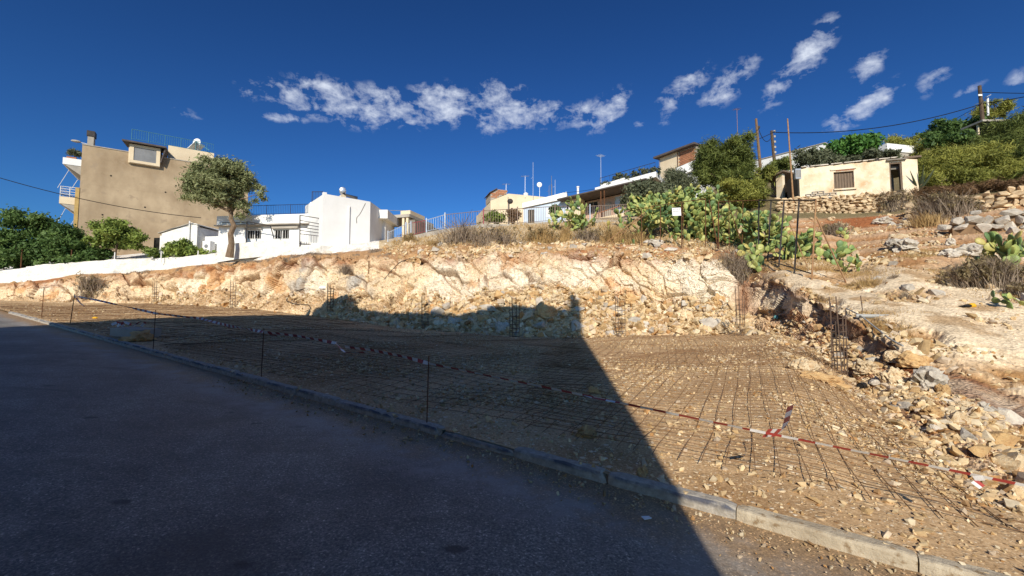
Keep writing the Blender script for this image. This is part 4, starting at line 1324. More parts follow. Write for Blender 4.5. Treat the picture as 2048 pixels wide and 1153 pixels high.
# solar water heaters
q = H.at(685, 396, 1.2)
def heater(label, loc, yaw, R_, L_):
    t = thing('solar_water_heater', label, 'water heater', loc, yaw)
    MB().tube([(-L_ / 2, 0, R_ * 2.4), (-L_ / 2 + .05, 0, R_ * 2.4), (L_ / 2 - .05, 0, R_ * 2.4), (L_ / 2, 0, R_ * 2.4)], [R_ * .75, R_, R_, R_ * .75], 16).build('tank', M['chrome'], t, True)
    MB().hexa([(-L_ / 2, -.05, R_ * 1.3), (L_ / 2, -.05, R_ * 1.3), (L_ / 2, -1.2, .1), (-L_ / 2, -1.2, .1),
               (-L_ / 2, -.02, R_ * 1.4), (L_ / 2, -.02, R_ * 1.4), (L_ / 2, -1.2, .2), (-L_ / 2, -1.2, .2)]).build('collector', M['solar'], t)
    for s in (-1, 1):
        MB().bar((s * L_ * .4, .1, 0), (s * L_ * .4, 0, R_ * 1.6), .03).build('leg', M['metal'], t)
    return t
tp = H.A + H.ex * q[0] + H.ey * 1.2
heater('shiny solar water heater tank on the roof of the white house with the crack', (tp.x, tp.y, H.A.z + H.at(685, 398, 1.2)[1]), math.pi / 2 + .35, .27, .8)
MB().hexa([(H.at(676, 397, .9)[0], .9, H.at(676, 397, .9)[1] - .3), (H.at(694, 398, .9)[0], .9, H.at(694, 398, .9)[1] - .3), (H.at(694, 398, .9)[0], 1.6, H.at(694, 398, .9)[1] - .3), (H.at(676, 397, .9)[0], 1.6, H.at(676, 397, .9)[1] - .3),
           (H.at(684, 389, .9)[0], .9, H.at(684, 389, .9)[1]), (H.at(691, 389, .9)[0], .9, H.at(691, 389, .9)[1]), (H.at(691, 389, .9)[0], 1.6, H.at(691, 389, .9)[1]), (H.at(684, 389, .9)[0], 1.6, H.at(684, 389, .9)[1])]).build('heater_base', M['cream'], H.o)
HL = H_LOW
q = HL.at(620, 425, .8)
hp = HL.A + HL.ex * q[0] + HL.ey * .8
heater('small solar water heater with slanted collector behind the navy railing', (hp.x, hp.y, HL.A.z + HL.at(620, 431, .8)[1]), HL.yaw + 1.0, .2, .6)
# gate leaning in front
gt = thing('metal_gate', 'dark open metal gate with horizontal bars before the long white house', 'gate', H_LOW.A + H_LOW.ey * -2.2, H_LOW.yaw)
A1, A2 = H_LOW.at(600, 431, -2.2), H_LOW.at(600, 489, -2.2)
B1, B2 = H_LOW.at(643, 449, -2.2), H_LOW.at(643, 492, -2.2)
T1, T2 = H_LOW.at(600, 441, -2.2), H_LOW.at(643, 438, -2.2)
MB().bar((A2[0], 0, A2[1] - .6), (A1[0], 0, A1[1]), .05).build('post', M['iron'], gt)
MB().bar((B2[0], 0, B2[1] - .6), (B1[0], 0, B1[1]), .05).build('post', M['iron'], gt)
MB().bar((A1[0], 0, A1[1]), (T2[0], 0, T2[1]), .03).build('top_rail', M['iron'], gt)
for f in (0.0, .14, .28, .42, .56, .97):
    MB().bar((A1[0], 0, T1[1] + (A2[1] - T1[1]) * f), (B1[0], 0, B1[1] + (B2[1] - B1[1]) * f), .028).build('bar', M['iron'], gt)
for i in range(1, 9):
    x = A1[0] + (B1[0] - A1[0]) * i / 9
    f0 = A1[1] * .0 + T1[1] + (A2[1] - T1[1]) * .56; f1 = B1[1] + (B2[1] - B1[1]) * .56
    zt1 = f0 + (f1 - f0) * i / 9
    g0 = A2[1] + (B2[1] - A2[1]) * i / 9
    MB().bar((x, 0, g0), (x, 0, zt1), .014).build('baluster', M['iron'], gt)

# ---- concrete carport and flat house behind, right of the white house
H = HF('carport', 'grey concrete carport with dark open bay right of the white house', 'carport', 768, 42, 492, 830, 41)
x1 = H.w
zc = H.at(800, 427)[1]
MB().box(-.6, x1 - .6, -.1, 5, H.at(800, 436)[1], H.at(800, 430)[1]).build('roof_slab', M['concrete'], H.o)
xa, xb = H.at(800, 430)[0], H.at(814, 430)[0]
MB().box(xa, xb + .3, .1, 3, H.at(800, 430)[1] + .004, H.at(800, 428)[1] + .3).build('upper_wall', M['cream'], H.o)
MB().box(xb + .25, x1, -.05, 5, -2, H.at(826, 440)[1]).build('side_wall', M['concdark'], H.o)
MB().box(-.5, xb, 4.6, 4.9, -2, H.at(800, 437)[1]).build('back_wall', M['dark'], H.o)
for px in (778, 806, 814):
    x = H.at(px, 460)[0]
    MB().box(x - .12, x + .12, 0, .24, -2, H.at(800, 436)[1] - .003).build('column', M['cream'], H.o)
rl = H.at(775, 430, 1)[0]
MB().bar((-.4, 1, H.at(778, 421, 1)[1]), (xa, 1, H.at(798, 423, 1)[1]), .03).build('pipe_rail', M['metal'], H.o)

# ---- cream house with a brick stair head
H = HF('cream_house', 'cream house with flat roof and a brick stair head on its left corner', 'house', 981, 50, 446, 1092, 52)
x1 = H.w
zl = H.at(981, 402)[1]; zr1 = H.at(1020, 388)[1]; zr2 = H.at(1090, 394)[1]
m = MB(); m.prism_y([(0, -1), (x1, -1), (x1, zr1 - .05), (H.at(1017, 389)[0], zr1), (0, zl)], 0, .3)
m.box(0, .3, .3, 8, -1, zl - .1); m.box(x1 - .3, x1, .3, 8, -1, zr1 - .2)
m.build('wall', M['cream'], H.o)
b = MB()
bl = [H.at(981, 402), H.at(1014, 390), H.at(1014, 380), H.at(996, 379), H.at(981, 389)]
b.prism_y([(0, zl + .005), (H.at(1014, 390)[0], zr1 + .005), (H.at(1014, 381)[0], H.at(1014, 381)[1]), (H.at(994, 379)[0], H.at(994, 379)[1]), (0, H.at(981, 387)[1])], .02, 2.5)
sh = b.build('stair_head', M['mortar'], H.o)
zmax, zmin = H.at(996, 379)[1], zl
bk = MB().box(-.19, .19, -.03, .05, -.085, .085).mesh('brick', M['brickred'])
ztop = lambda x: np.interp(x, [0, H.at(994, 379)[0], H.at(1014, 381)[0]], [H.at(981, 387)[1], H.at(994, 379)[1], H.at(1014, 381)[1]])
zlow = lambda x: np.interp(x, [0, H.at(1014, 390)[0]], [zl, zr1])
row = 0; z = zl + .1
while z < zmax:
    x = .2 + (row % 2) * .21
    while x < H.at(1014, 390)[0] - .1:
        if zlow(x) + .09 < z < ztop(x) - .09: link('brick', bk, sh, (x, 0.02, z))
        x += .42
    z += .2; row += 1
MB().hexa([(-.15, -.2, H.at(981, 387)[1] + .02), (H.at(994, 379)[0], -.2, zmax + .02), (H.at(994, 379)[0], 2.7, zmax + .02), (-.15, 2.7, H.at(981, 387)[1] + .02),
           (-.15, -.2, H.at(981, 387)[1] + .1), (H.at(994, 379)[0], -.2, zmax + .1), (H.at(994, 379)[0], 2.7, zmax + .1), (-.15, 2.7, H.at(981, 387)[1] + .1)]).build('stair_roof', M['roofdark'], H.o)
q = H.at(1014, 400); MB().bar((q[0] + .1, -.08, -1), (q[0] + .1, -.08, zr1 - .4), .05).build('downpipe', M['concrete'], H.o)
H_CREAM = H
for (px, pyb_, pyt_, kd, lb) in ((1012, 380, 368, 'yagi', 'small television aerial above the brick stair head of the cream house'),
                                (1050, 390, 352, 'yagi', 'tall television aerial with long boom on the roof of the cream house'),
                                (1066, 391, 325, 'whip', 'tallest white pole aerial on the roof of the cream house'),
                                (1079, 392, 370, 'dish', 'small dish on a mast at the right end of the cream house roof')):
    b0 = P(px, pyb_, 51); tpz = P(px, pyt_, 51).z
    antenna('antenna', lb, b0, tpz - b0.z, M['metal'] if kd != 'whip' else M['fencewhite'], kd, yaw=.2)
q = H.at(1049, 388, 1.5)
t = thing('water_tank', 'little white water tank on the roof of the cream house', 'tank', H.A + H.ex * q[0] + H.ey * 1.0 + Vector((0, 0, zr1 - .1)))
MB().disc((0, 0, .05), (0, 0, 1), .3, .3, .55).build('barrel', M['white'], t); MB().disc((0, 0, .6), (0, 0, 1), .22, .1, .12).build('lid', M['white'], t)

# ---- pale blue low house
H = HF('pale_blue_house', 'low pale blue house with white slanting parapet and dark barred door', 'house', 1047, 47, 447, 1134, 46)
x1 = H.w
pl = H.at(1047, 407); pr = H.at(1128, 385); lo1 = H.at(1047, 417); lo2 = H.at(1134, 398)
d0, d1 = H.at(1056, 420), H.at(1069, 443)
w0, w1_ = H.at(1092, 417), H.at(1112, 434)
m = MB()
wall_open(m, 0, x1, -1.5, lo1[1], 0, .25, [(d0[0], d1[0], -1.5, d0[1])], top=lambda x: lo1[1] + (lo2[1] - lo1[1]) * x / x1)
m.box(0, .25, .25, 6, -1.5, lo1[1] - .02); m.box(x1 - .25, x1, .25, 6, -1.5, lo2[1] - .02)
m.build('wall', M['paleblue'], H.o)
MB().hexa([(-.1, -.12, lo1[1] + .01), (x1, -.12, lo2[1] + .01), (x1, 6, lo2[1] + .01), (-.1, 6, lo1[1] + .01),
           (-.1, -.12, pl[1]), (x1, -.12, pr[1]), (x1, 6, pr[1]), (-.1, 6, pl[1])]).build('parapet', M['white'], H.o)
MB().hexa([(-.12, -.16, lo1[1] - .06), (x1, -.16, lo2[1] - .06), (x1, -.004, lo2[1] - .06), (-.12, -.004, lo1[1] - .06),
           (-.12, -.16, lo1[1] + .005), (x1, -.16, lo2[1] + .005), (x1, -.004, lo2[1] + .005), (-.12, -.004, lo1[1] + .005)]).build('gutter', M['concdark'], H.o)
dr = MB().box(d0[0], d1[0], .12, .16, -1.5, d0[1]).build('door', M['dark'], H.o)
for i in range(5):
    x = d0[0] + (d1[0] - d0[0]) * i / 4
    MB().bar((x, .02, -1.5), (x, .02, d0[1] - .05), .025).build('door_bar', M['concrete'], dr)
MB().box(w0[0], w1_[0], -.03, -.004, w1_[1], w0[1]).build('shutter', M['white'], H.o)
MB().bar((H.at(1104, 396)[0], -.1, -1), (H.at(1104, 396)[0], -.1, H.at(1104, 370)[1]), .03).build('vent_pipe', M['concdark'], H.o)
for (px, pyb_, pyt_, kd, lb) in ((1098, 395, 372, 'whip', 'dark flue pipe rising from the pale blue house roof'),
                                (1103, 392, 352, 'whip', 'grey lattice mast behind the pale blue house'),
                                (1110, 390, 360, 'whip', 'pale thin mast beside the grey mast behind the pale blue house')):
    b0 = P(px, pyb_, 48); tpz = P(px, pyt_, 48).z
    antenna('mast', lb, b0, tpz - b0.z, M['concdark'] if px < 1108 else M['fencewhite'], kd)

# ---- pink veranda house
H = HF('veranda_house', 'pink house with shaded veranda, white roof fascia and planted roof terrace', 'house', 1128, 46, 448, 1300, 41)
x1 = H.w
r0, r1 = H.at(1126, 399, -1), H.at(1300, 358, -1)
wins = [(H.at(1176, 415, 1.5)[0], H.at(1196, 415, 1.5)[0], H.at(1180, 416, 1.5)[1] - .6, H.at(1180, 404, 1.5)[1]),
        (H.at(1230, 415, 1.5)[0], H.at(1248, 415, 1.5)[0], H.at(1235, 413, 1.5)[1] - 1.0, H.at(1235, 393, 1.5)[1])]
m = MB()
zw = lambda x: np.interp(x, [0, x1], [r0[1] - .1, r1[1] - .1])
wall_open(m, 1.3, x1, -2, 3, 1.5, 1.75, wins, top=lambda x: zw(x))
m.build('wall', M['pink'], H.o)
window(H.o, *wins[0], 1.58, M['concrete'], M['glass'], .07, 1)
MB().box(wins[1][0], wins[1][1], 1.55, 1.6, wins[1][2], wins[1][3]).build('shutter', M['paleblue'], H.o)
# glazed porch at the left end
gx0, gx1 = H.at(1131, 420, 0)[0], H.at(1160, 420, 0)[0]
gz0, gz1 = H.at(1140, 418, 0)[1], H.at(1150, 403, 0)[1]
pc = MB().box(gx0, gx1, 0, 1.3, -2, gz0 - .05).build('porch', M['cream'], H.o)
for i in range(4):
    a = gx0 + (gx1 - gx0) * i / 4; b = gx0 + (gx1 - gx0) * (i + 1) / 4
    window(H.o, a + .01, b - .01, gz0 - .04, gz1, .05, M['white'], M['glass'], .07, 0)
MB().box(gx0, gx1, -.02, 1.3, gz1 + .01, gz1 + .4).build('porch_lintel', M['cream'], H.o)
MB().box(H.at(1198, 410, .1)[0], H.at(1213, 410, .1)[0], 1.35, 1.45, 0, H.at(1205, 402, .1)[1]).build('awning_cloth', M['concrete'], H.o)
MB().hexa([(-.3, -1.1, r0[1]), (x1, -1.1, r1[1]), (x1, 6, r1[1]), (-.3, 6, r0[1]), (-.3, -1.1, r0[1] + .12), (x1, -1.1, r1[1] + .12), (x1, 6, r1[1] + .12), (-.3, 6, r0[1] + .12)]).build('veranda_roof', M['roofdark'], H.o)
f0, f1 = H.at(1190, 384, -.4), H.at(1312, 352, -.4)
MB().hexa([(f0[0], -.4, f0[1] - .05), (f1[0], -.4, f1[1] - .1), (f1[0], 6, f1[1] - .1), (f0[0], 6, f0[1] - .05),
           (f0[0], -.4, f0[1] + .42), (f1[0], -.4, f1[1] + .42), (f1[0], 6, f1[1] + .42), (f0[0], 6, f0[1] + .42)]).build('fascia', M['white'], H.o)
rr = railing(H.o, [(f0[0] + .5, -.2, f0[1] + .44), (f1[0] - .1, -.2, f1[1] + .44)], .95, M['iron'], gap=.5, pr=.03, posts=2)
MB().hexa([(f0[0] + .6, -.3, f0[1] + .5), ((f0[0] + f1[0]) / 2, -.3, (f0[1] + f1[1]) / 2 + .5), ((f0[0] + f1[0]) / 2, -.1, (f0[1] + f1[1]) / 2 + .5), (f0[0] + .6, -.1, f0[1] + .5),
           (f0[0] + .6, -.3, f0[1] + .68), ((f0[0] + f1[0]) / 2, -.3, (f0[1] + f1[1]) / 2 + .68), ((f0[0] + f1[0]) / 2, -.1, (f0[1] + f1[1]) / 2 + .68), (f0[0] + .6, -.1, f0[1] + .68)]).build('terrace_planter', M['white'], H.o)
for px in (1202, 1209, 1252):
    x = H.at(px, 420, -.9)[0]
    MB().bar((x, -.9, -2), (x, -.9, zw(x) + .1), .06, 5).build('veranda_post', M['rust'], H.o)
v0, v1 = H.at(1192, 430, -.9), H.at(1248, 414, -.9)
MB().hexa([(v0[0], -.95, -2), (v1[0], -.95, -2), (v1[0], -.8, -2), (v0[0], -.8, -2), (v0[0], -.95, v0[1] - .4), (v1[0], -.95, v1[1] - .6), (v1[0], -.8, v1[1] - .6), (v0[0], -.8, v0[1] - .4)]).build('veranda_wall', M['cream'], H.o)
MB().tube([(v0[0], -.9, v0[1] + .1), (v1[0], -.9, v1[1] + .2)], .05, 4).build('veranda_handrail', M['brickred'], H.o)
for i in range(14):
    f = (i + .5) / 14; x = v0[0] + (v1[0] - v0[0]) * f
    MB().bar((x, -.9, v0[1] - .4 + (v1[1] - v0[1] - .2) * f), (x, -.9, v0[1] + .1 + (v1[1] - v0[1] + .1) * f), .022).build('veranda_baluster', M['rust'], H.o)
H_VER, VF0, VF1 = H, f0, f1
b0 = P(1202, 378, 44)
antenna('antenna', 'tall white television aerial at the left end of the veranda house roof', b0, P(1202, 311, 44).z - b0.z, M['fencewhite'], 'yagi', .9, .9)
b0 = P(1156, 392, 46)
t = thing('chimney_pipe', 'short white chimney pipe on the dark veranda roof', 'chimney', b0)
MB().bar((0, 0, -.4), (0, 0, .9), .12, 8).build('pipe', M['white'], t); MB().bar((0, 0, .9), (0, 0, 1.02), .16, 8).build('cap', M['white'], t)

# ---- upper house, cream and brick
H = HF('brick_house', 'tall cream house with orange brick side and dark sloping roof above the cacti', 'house', 1321, 56, 375, 1358, 53.5)
x1 = H.w
a, b = H.at(1321, 316), H.at(1357, 303)
m = MB(); m.hexa([(0, 0, -2), (x1, 0, -2), (x1, 6, -2), (0, 6, -2), (0, 0, a[1]), (x1, 0, b[1]), (x1, 6, b[1]), (0, 6, a[1])])
m.build('wall', M['cream'], H.o)
c0, c1 = H.at(1357, 303), H.at(1388, 293)
zl0, zl1 = H.at(1357, 333)[1], H.at(1388, 322)[1]
bx1 = H.at(1392, 300)[0]
bw = MB().hexa([(x1 + .005, .1, zl0), (bx1, .1, zl1), (bx1, 6, zl1), (x1 + .005, 6, zl0), (x1 + .005, .1, c0[1]), (bx1, .1, c1[1]), (bx1, 6, c1[1]), (x1 + .005, 6, c0[1])]).build('brick_wall', M['mortar'], H.o)
bk = MB().box(-.19, .19, -.03, .04, -.09, .09).mesh('brick', M['brickred'])
for row in range(14):
    for i in range(8):
        x = x1 + .2 + i * .42 + (row % 2) * .2
        f = (x - x1) / (bx1 - x1)
        z = zl0 + .12 + row * .215
        if f < .97 and zl0 + (zl1 - zl0) * f + .05 < z < c0[1] + (c1[1] - c0[1]) * f - .09: link('brick', bk, bw, (x, .09, z))
MB().hexa([(x1 + .005, .12, -2), (bx1, .12, -2), (bx1, 6, -2), (x1 + .005, 6, -2), (x1 + .005, .12, zl0 - .003), (bx1, .12, zl1 - .003), (bx1, 6, zl1 - .003), (x1 + .005, 6, zl0 - .003)]).build('lower_wall', M['concrete'], H.o)
MB().hexa([(-.6, -.6, a[1] - .02), (bx1 + .2, -.6, c1[1] + .05), (bx1 + .2, 6.3, c1[1] + .05), (-.6, 6.3, a[1] - .02),
           (-.6, -.6, a[1] + .22), (bx1 + .2, -.6, c1[1] + .27), (bx1 + .2, 6.3, c1[1] + .27), (-.6, 6.3, a[1] + .22)]).build('roof', M['roofdark'], H.o)
MB().bar((-.02, -.1, -2), (-.02, -.1, a[1] - .1), .06).build('downpipe', M['concdark'], H.o)
MB().bar((x1, -.1, -1), (x1, -.1, b[1] - .1), .06).build('downpipe', M['rust'], H.o)
H = HF('white_annex', 'plain white wall block below the brick house beside the pine', 'annex', 1352, 50, 372, 1400, 48)
MB().hexa([(0, 0, H.at(1352, 354)[1]), (H.w, 0, H.at(1400, 336)[1]), (H.w, 3, H.at(1400, 336)[1]), (0, 3, H.at(1352, 354)[1]),
           (0, 0, H.at(1352, 337)[1]), (H.w, 0, H.at(1400, 316)[1]), (H.w, 3, H.at(1400, 316)[1]), (0, 3, H.at(1352, 337)[1])]).build('balcony_front', M['white'], H.o)
MB().box(.4, H.w, .4, 3.2, -3, H.at(1400, 338)[1] - .3).build('wall', M['white'], H.o)

# ---- white house up behind the pine and poles
H = HF('hilltop_white_house', 'white house with long slanting parapet behind the wooden poles', 'house', 1500, 60, 350, 1652, 52)
x1 = H.w
q0, q1 = H.at(1500, 314), H.at(1650, 287)
q0 = (q0[0], H.at(1520, 319)[1])
MB().hexa([(0, 0, -3), (x1, 0, -3), (x1, 7, -3), (0, 7, -3), (0, 0, q0[1]), (x1, 0, q1[1]), (x1, 7, q1[1]), (0, 7, q0[1])]).build('wall', M['white'], H.o)
MB().hexa([(-.1, -.1, q0[1] + .004), (x1 + .1, -.1, q1[1] + .004), (x1 + .1, 7.1, q1[1] + .004), (-.1, 7.1, q0[1] + .004), (-.1, -.1, q0[1] + .1), (x1 + .1, -.1, q1[1] + .1), (x1 + .1, 7.1, q1[1] + .1), (-.1, 7.1, q0[1] + .1)]).build('coping', M['concrete'], H.o)
b0 = P(1475, 300, 50)
antenna('antenna', 'rusty television aerial rising behind the big pine', P(1476, 300, 50), P(1470, 218, 50).z - b0.z, M['rust_light'], 'yagi', .2, .8)

# ---- small white house by the bright green tree
H = HF('small_white_house', 'small white house with broken parapet half hidden right of the bright green tree', 'house', 1722, 52, 325, 1776, 49)
x1 = H.w
a, b = H.at(1722, 308), H.at(1770, 289)
MB().hexa([(0, 0, -2), (x1, 0, -2), (x1, 5, -2), (0, 5, -2), (0, 0, a[1] - .6), (x1, 0, b[1] - .9), (x1, 5, b[1] - .9), (0, 5, a[1] - .6)]).build('wall', M['concrete'], H.o)
MB().hexa([(-.1, -.15, a[1] - .59), (x1 + .1, -.15, b[1] - .89), (x1 + .1, 5, b[1] - .89), (-.1, 5, a[1] - .59), (-.1, -.15, a[1]), (x1 + .1, -.15, b[1]), (x1 + .1, 5, b[1]), (-.1, 5, a[1])]).build('parapet', M['white'], H.o)
MB().box(x1 * .3, x1 * .45, .3, .8, a[1] + .2, b[1] + .1).build('chimney', M['cream'], H.o)

# ---- hut roof in the scrub, upper right
H = HF('scrub_hut', 'low hut with flat grey roof and dark opening in the scrub below the right pole', 'hut', 1934, 47, 285, 1974, 45)
a = H.at(1925, 262)
b = H.at(1960, 253)
MB().hexa([(-.3, -.3, a[1]), (H.w, -.3, b[1] + .3), (H.w, 3, b[1] + .3), (-.3, 3, a[1]), (-.3, -.3, a[1] + .2), (H.w, -.3, b[1] + .5), (H.w, 3, b[1] + .5), (-.3, 3, a[1] + .2)]).build('roof', M['concrete'], H.o)
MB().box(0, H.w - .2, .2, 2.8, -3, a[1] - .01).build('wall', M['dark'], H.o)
MB().box(1.15, 1.3, -.1, .05, -3, a[1] + .1).build('post', M['cream'], H.o)

# ---- ruined cream house at the right
H = HF('ruined_house', 'derelict cream house with boarded window, missing door and crumbling parapet', 'house', 1600, 34, 396, 1790, 32.2)
x1 = H.at(1838, 380)[0]
zt0 = H.at(1600, 338)[1]; zt1 = H.at(1785, 318)[1]
wa, wb = H.at(1667, 345), H.at(1709, 376)
da, db = H.at(1778, 326), H.at(1806, 376)
opw = (wa[0], wb[0], wb[1], wa[1]); opd = (da[0], db[0], -.6, da[1])
m = MB()
rg = random.Random(4)
xs = [0]
while xs[-1] < x1 - .5: xs.append(xs[-1] + rg.uniform(.25, .55))
xs[-1] = x1
jag = {}
def ruin_top(x):
    f = x / x1
    return zt0 + (zt1 - zt0) * f + jag.setdefault(round(x, 3), rg.uniform(-.06, .05)) - (.0 if x < opd[1] else .25 * (x - opd[1]))
wall_open(m, 0, x1, -1.2, 3, 0, .4, [opw, opd] + [(x, x, 0, 0) for x in xs[1:-1]], top=ruin_top)
m.build('wall', M['ruin'], H.o)
M['gable'] = mat('shade_darkened_render', (.30, .23, .17), (.21, .16, .12), .8, rough=.95, bs=.3)  # the gable's shade is put into this darker render colour
gd = 6.0
g = MB()
zg = zt0 - .12
ga0, ga1 = 3.0, 4.3
g.box(0, .35, .4, ga0, -1.2, zg); g.box(0, .35, ga0, ga1, zg - .9, zg - .1); g.box(0, .35, ga1, gd, -1.2, zg - .25)
g.build('gable_wall', M['gable'], H.o)
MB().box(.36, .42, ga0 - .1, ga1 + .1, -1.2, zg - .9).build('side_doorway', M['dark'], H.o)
MB().box(.4, x1 - .1, .42, gd, zt0 - .55, zt0 - .3).build('roof', M['concdark'], H.o)
MB().box(opd[0] - .1, opd[1] + .3, 1.8, 2.0, -1.0, zt0).build('inner_wall', M['concdark'], H.o)
# roof slabs broken along the edge
for i in range(14):
    x = .1 + i * (x1 - 1.4) / 14 + rg.uniform(0, .3)
    z = zt0 + (zt1 - zt0) * x / x1 + .055
    MB().hexa([(x, -.12 + rg.uniform(-.1, .06), z), (x + rg.uniform(.3, .6), -.1, z + .03), (x + .5, .5, z + .03), (x, .5, z),
               (x, -.1, z + .09), (x + .5, -.08, z + .10), (x + .5, .5, z + .1), (x, .5, z + .08)]).build('roof_stone', M['lime_grey'], H.o)
wn = MB()
wn.box(opw[0] - .05, opw[1] + .12, -.14, .3, opw[2] - .12, opw[2] - .002)
sill = wn.build('window_sill', M['ruin'], H.o)
nb = 7
for i in range(nb):
    a = opw[0] + (opw[1] - opw[0]) * i / nb; b = opw[0] + (opw[1] - opw[0]) * (i + 1) / nb
    MB().box(a + .012, b - .012, .18 + rg.uniform(0, .02), .22, opw[2] + .01, opw[3] - rg.uniform(.01, .08)).build('window_board', M['greywood'], H.o)
MB().box(opw[0], opw[1], .26, .28, opw[2], opw[3]).build('window_back', M['dark'], H.o)
la, lb = H.at(1660, 341), H.at(1712, 336)
MB().hexa([(la[0], -.08, la[1] - .05), (lb[0], -.08, lb[1] - .05), (lb[0], -.004, lb[1] - .05), (la[0], -.004, la[1] - .05), (la[0], -.08, la[1] + .06), (lb[0], -.08, lb[1] + .06), (lb[0], -.004, lb[1] + .06), (la[0], -.004, la[1] + .06)]).build('lintel', M['ruin'], H.o)
bl = MB().box(-.2, .2, -.03, -.004, -.07, .07).mesh('brick', M['brickred'])
for i in range(3): link('brick', bl, H.o, (opw[0] + .35 + i * .42, 0, opw[3] + .12))
fr = MB()
fr.box(opd[0], opd[0] + .1, .05, .25, -.6, opd[3]); fr.box(opd[1] - .1, opd[1], .05, .25, -.6, opd[3]); fr.box(opd[0] + .1, opd[1] - .1, .05, .25, opd[3] - .1, opd[3])
fr.build('door_frame', M['greywood'], H.o)
MB().box(opd[0] - .2, opd[1] + .25, -.2, .5, opd[3] + .12, opd[3] + .22).build('door_hood', M['concdark'], H.o)
MB().box(opd[1] + .2, opd[1] + 1.3, .1, 3, zt1 - .02, zt1 + .12).build('side_roof', M['greywood'], H.o)
H_RUIN = H
# lean-to on its far left
H2 = HF('lean_to', 'small lean-to with one cream pier left of the derelict house', 'lean-to', 1541, 38.5, 398, 1566, 37.5)
MB().box(H2.w * .5, H2.w, 0, .35, -1, H2.at(1560, 348)[1]).build('pier', M['ruin'], H2.o)
MB().hexa([(-.5, -.3, H2.at(1535, 362)[1]), (H2.w + .3, -.3, H2.at(1575, 343)[1]), (H2.w + .3, 3, H2.at(1575, 343)[1]), (-.5, 3, H2.at(1535, 362)[1]),
           (-.5, -.3, H2.at(1535, 359)[1]), (H2.w + .3, -.3, H2.at(1575, 340)[1]), (H2.w + .3, 3, H2.at(1575, 340)[1]), (-.5, 3, H2.at(1535, 359)[1])]).build('roof', M['greywood'], H2.o)
MB().box(-.3, H2.w * .5 - .01, .6, .8, -1, H2.at(1545, 362)[1]).build('back_wall', M['gable'], H2.o)
# cinder blocks on the wall
for (px, py, wd) in ((1622, 391, .36), (1636, 386, .40), (1640, 393, .5), (1660, 389, .42)):
    q = P(px, py, 33.0)
    lbl = {1622: 'concrete block lying leftmost under the boarded window', 1636: 'upper grey concrete block standing on the stone wall edge',
           1640: 'concrete block beneath the upper one under the boarded window', 1660: 'concrete block lying rightmost under the boarded window'}[px]
    t = thing('concrete_block', lbl, 'block', q, H.yaw, 'concrete blocks under the boarded window')
    b = MB()
    b.box(-wd, wd, -.1, .1, -.1, -.06); b.box(-wd, wd, -.1, .1, .06, .1)
    for x in (-wd, -.03, wd - .06): b.box(x, x + .06, -.1, .1, -.059, .059)
    b.build('shell', M['concrete'], t)

# ------------------------------------------------------------------ whitewashed garden wall, left
def wall_strip(name, label, cat, pts, h, th, m, seg=1.6, piece='wall_block', capn=None):
    """wall along ground points, made of upright blocks that follow the slope"""
    t = thing(name, label, cat, pts[0])
    o = Vector(pts[0])
    for a, b in zip(pts, pts[1:]):
        n = max(1, int((b - a).length / seg))
        for i in range(n):
            p = a.lerp(b, i / n) - o; q = a.lerp(b, (i + 1) / n) - o
            d = (q - p); d.z = 0; d.normalize(); nv = Vector((-d.y, d.x, 0)) * th
            j = RNG.uniform(-.05, .05)
            hh = [h(a.lerp(b, (i + e) / n)) if callable(h) else h for e in (0, 1)]
            nx = 7; nz = 4
            mb = MB()
            V = []
            for s_ in (0, 1):
                for ix in range(nx + 1):
                    for iz in range(nz + 1):
                        f = ix / nx
                        w_ = p.lerp(q, f) + (nv if s_ else Vector((0, 0, 0)))
                        zb = -.5; zt_ = hh[0] + (hh[1] - hh[0]) * f + j
                        V.append(w_ + Vector((0, 0, zb + (zt_ - zb) * iz / nz)))
            V = np.array([[v.x, v.y, v.z] for v in V])
            wp_ = V + np.array(o)
            amp = .055
            nz_ = fbm(wp_ / .45, 3, 5)
            side = np.repeat([-1, 1], (nx + 1) * (nz + 1))
            V[:, :2] += (np.array([nv.x, nv.y]) / th)[None, :] * (side * amp * nz_)[:, None]
            topm = (np.arange(len(V)) % (nz + 1)) == nz
            V[:, 2] += topm * .06 * fbm(wp_ / .35, 2, 9)
            m0 = (nx + 1) * (nz + 1)
            Fc = []
            for ix in range(nx):
                for iz in range(nz):
                    k = ix * (nz + 1) + iz
                    Fc.append((k, k + nz + 1, k + nz + 2, k + 1)); Fc.append((m0 + k, m0 + k + 1, m0 + k + nz + 2, m0 + k + nz + 1))
                k = ix * (nz + 1) + nz
                Fc.append((k, k + nz + 1, m0 + k + nz + 1, m0 + k))
            for ix in (0, nx):
                for iz in range(nz):
                    k = ix * (nz + 1) + iz
                    Fc.append((k, k + 1, m0 + k + 1, m0 + k))
            me = bpy.data.meshes.new(piece); me.from_pydata(V.tolist(), [], Fc); me.materials.append(m); me.update()
            link(piece, me, t)
    return t


wpts = []
for (px, py, Y) in ((-105, 571, 43.3), (0, 566, 38.35), (100, 558, 38.5), (215, 548, 39.2), (320, 538, 40.1), (430, 527, 38.6)):
    wpts.append(P(px, py, Y))
tops = {-105: 545, 0: 541, 100: 529, 215: 520, 320: 517, 430: 509}
hs = [P(px, tp, p.y).z - p.z for (px, tp), p in zip(tops.items(), wpts)]
xs_ = [p.x for p in wpts]
wall_strip('garden_wall', 'rough whitewashed garden wall running along the top of the cut at the left', 'wall', wpts,
           lambda v: float(np.interp(v.x, xs_, hs)), .3, M['whitewash'])
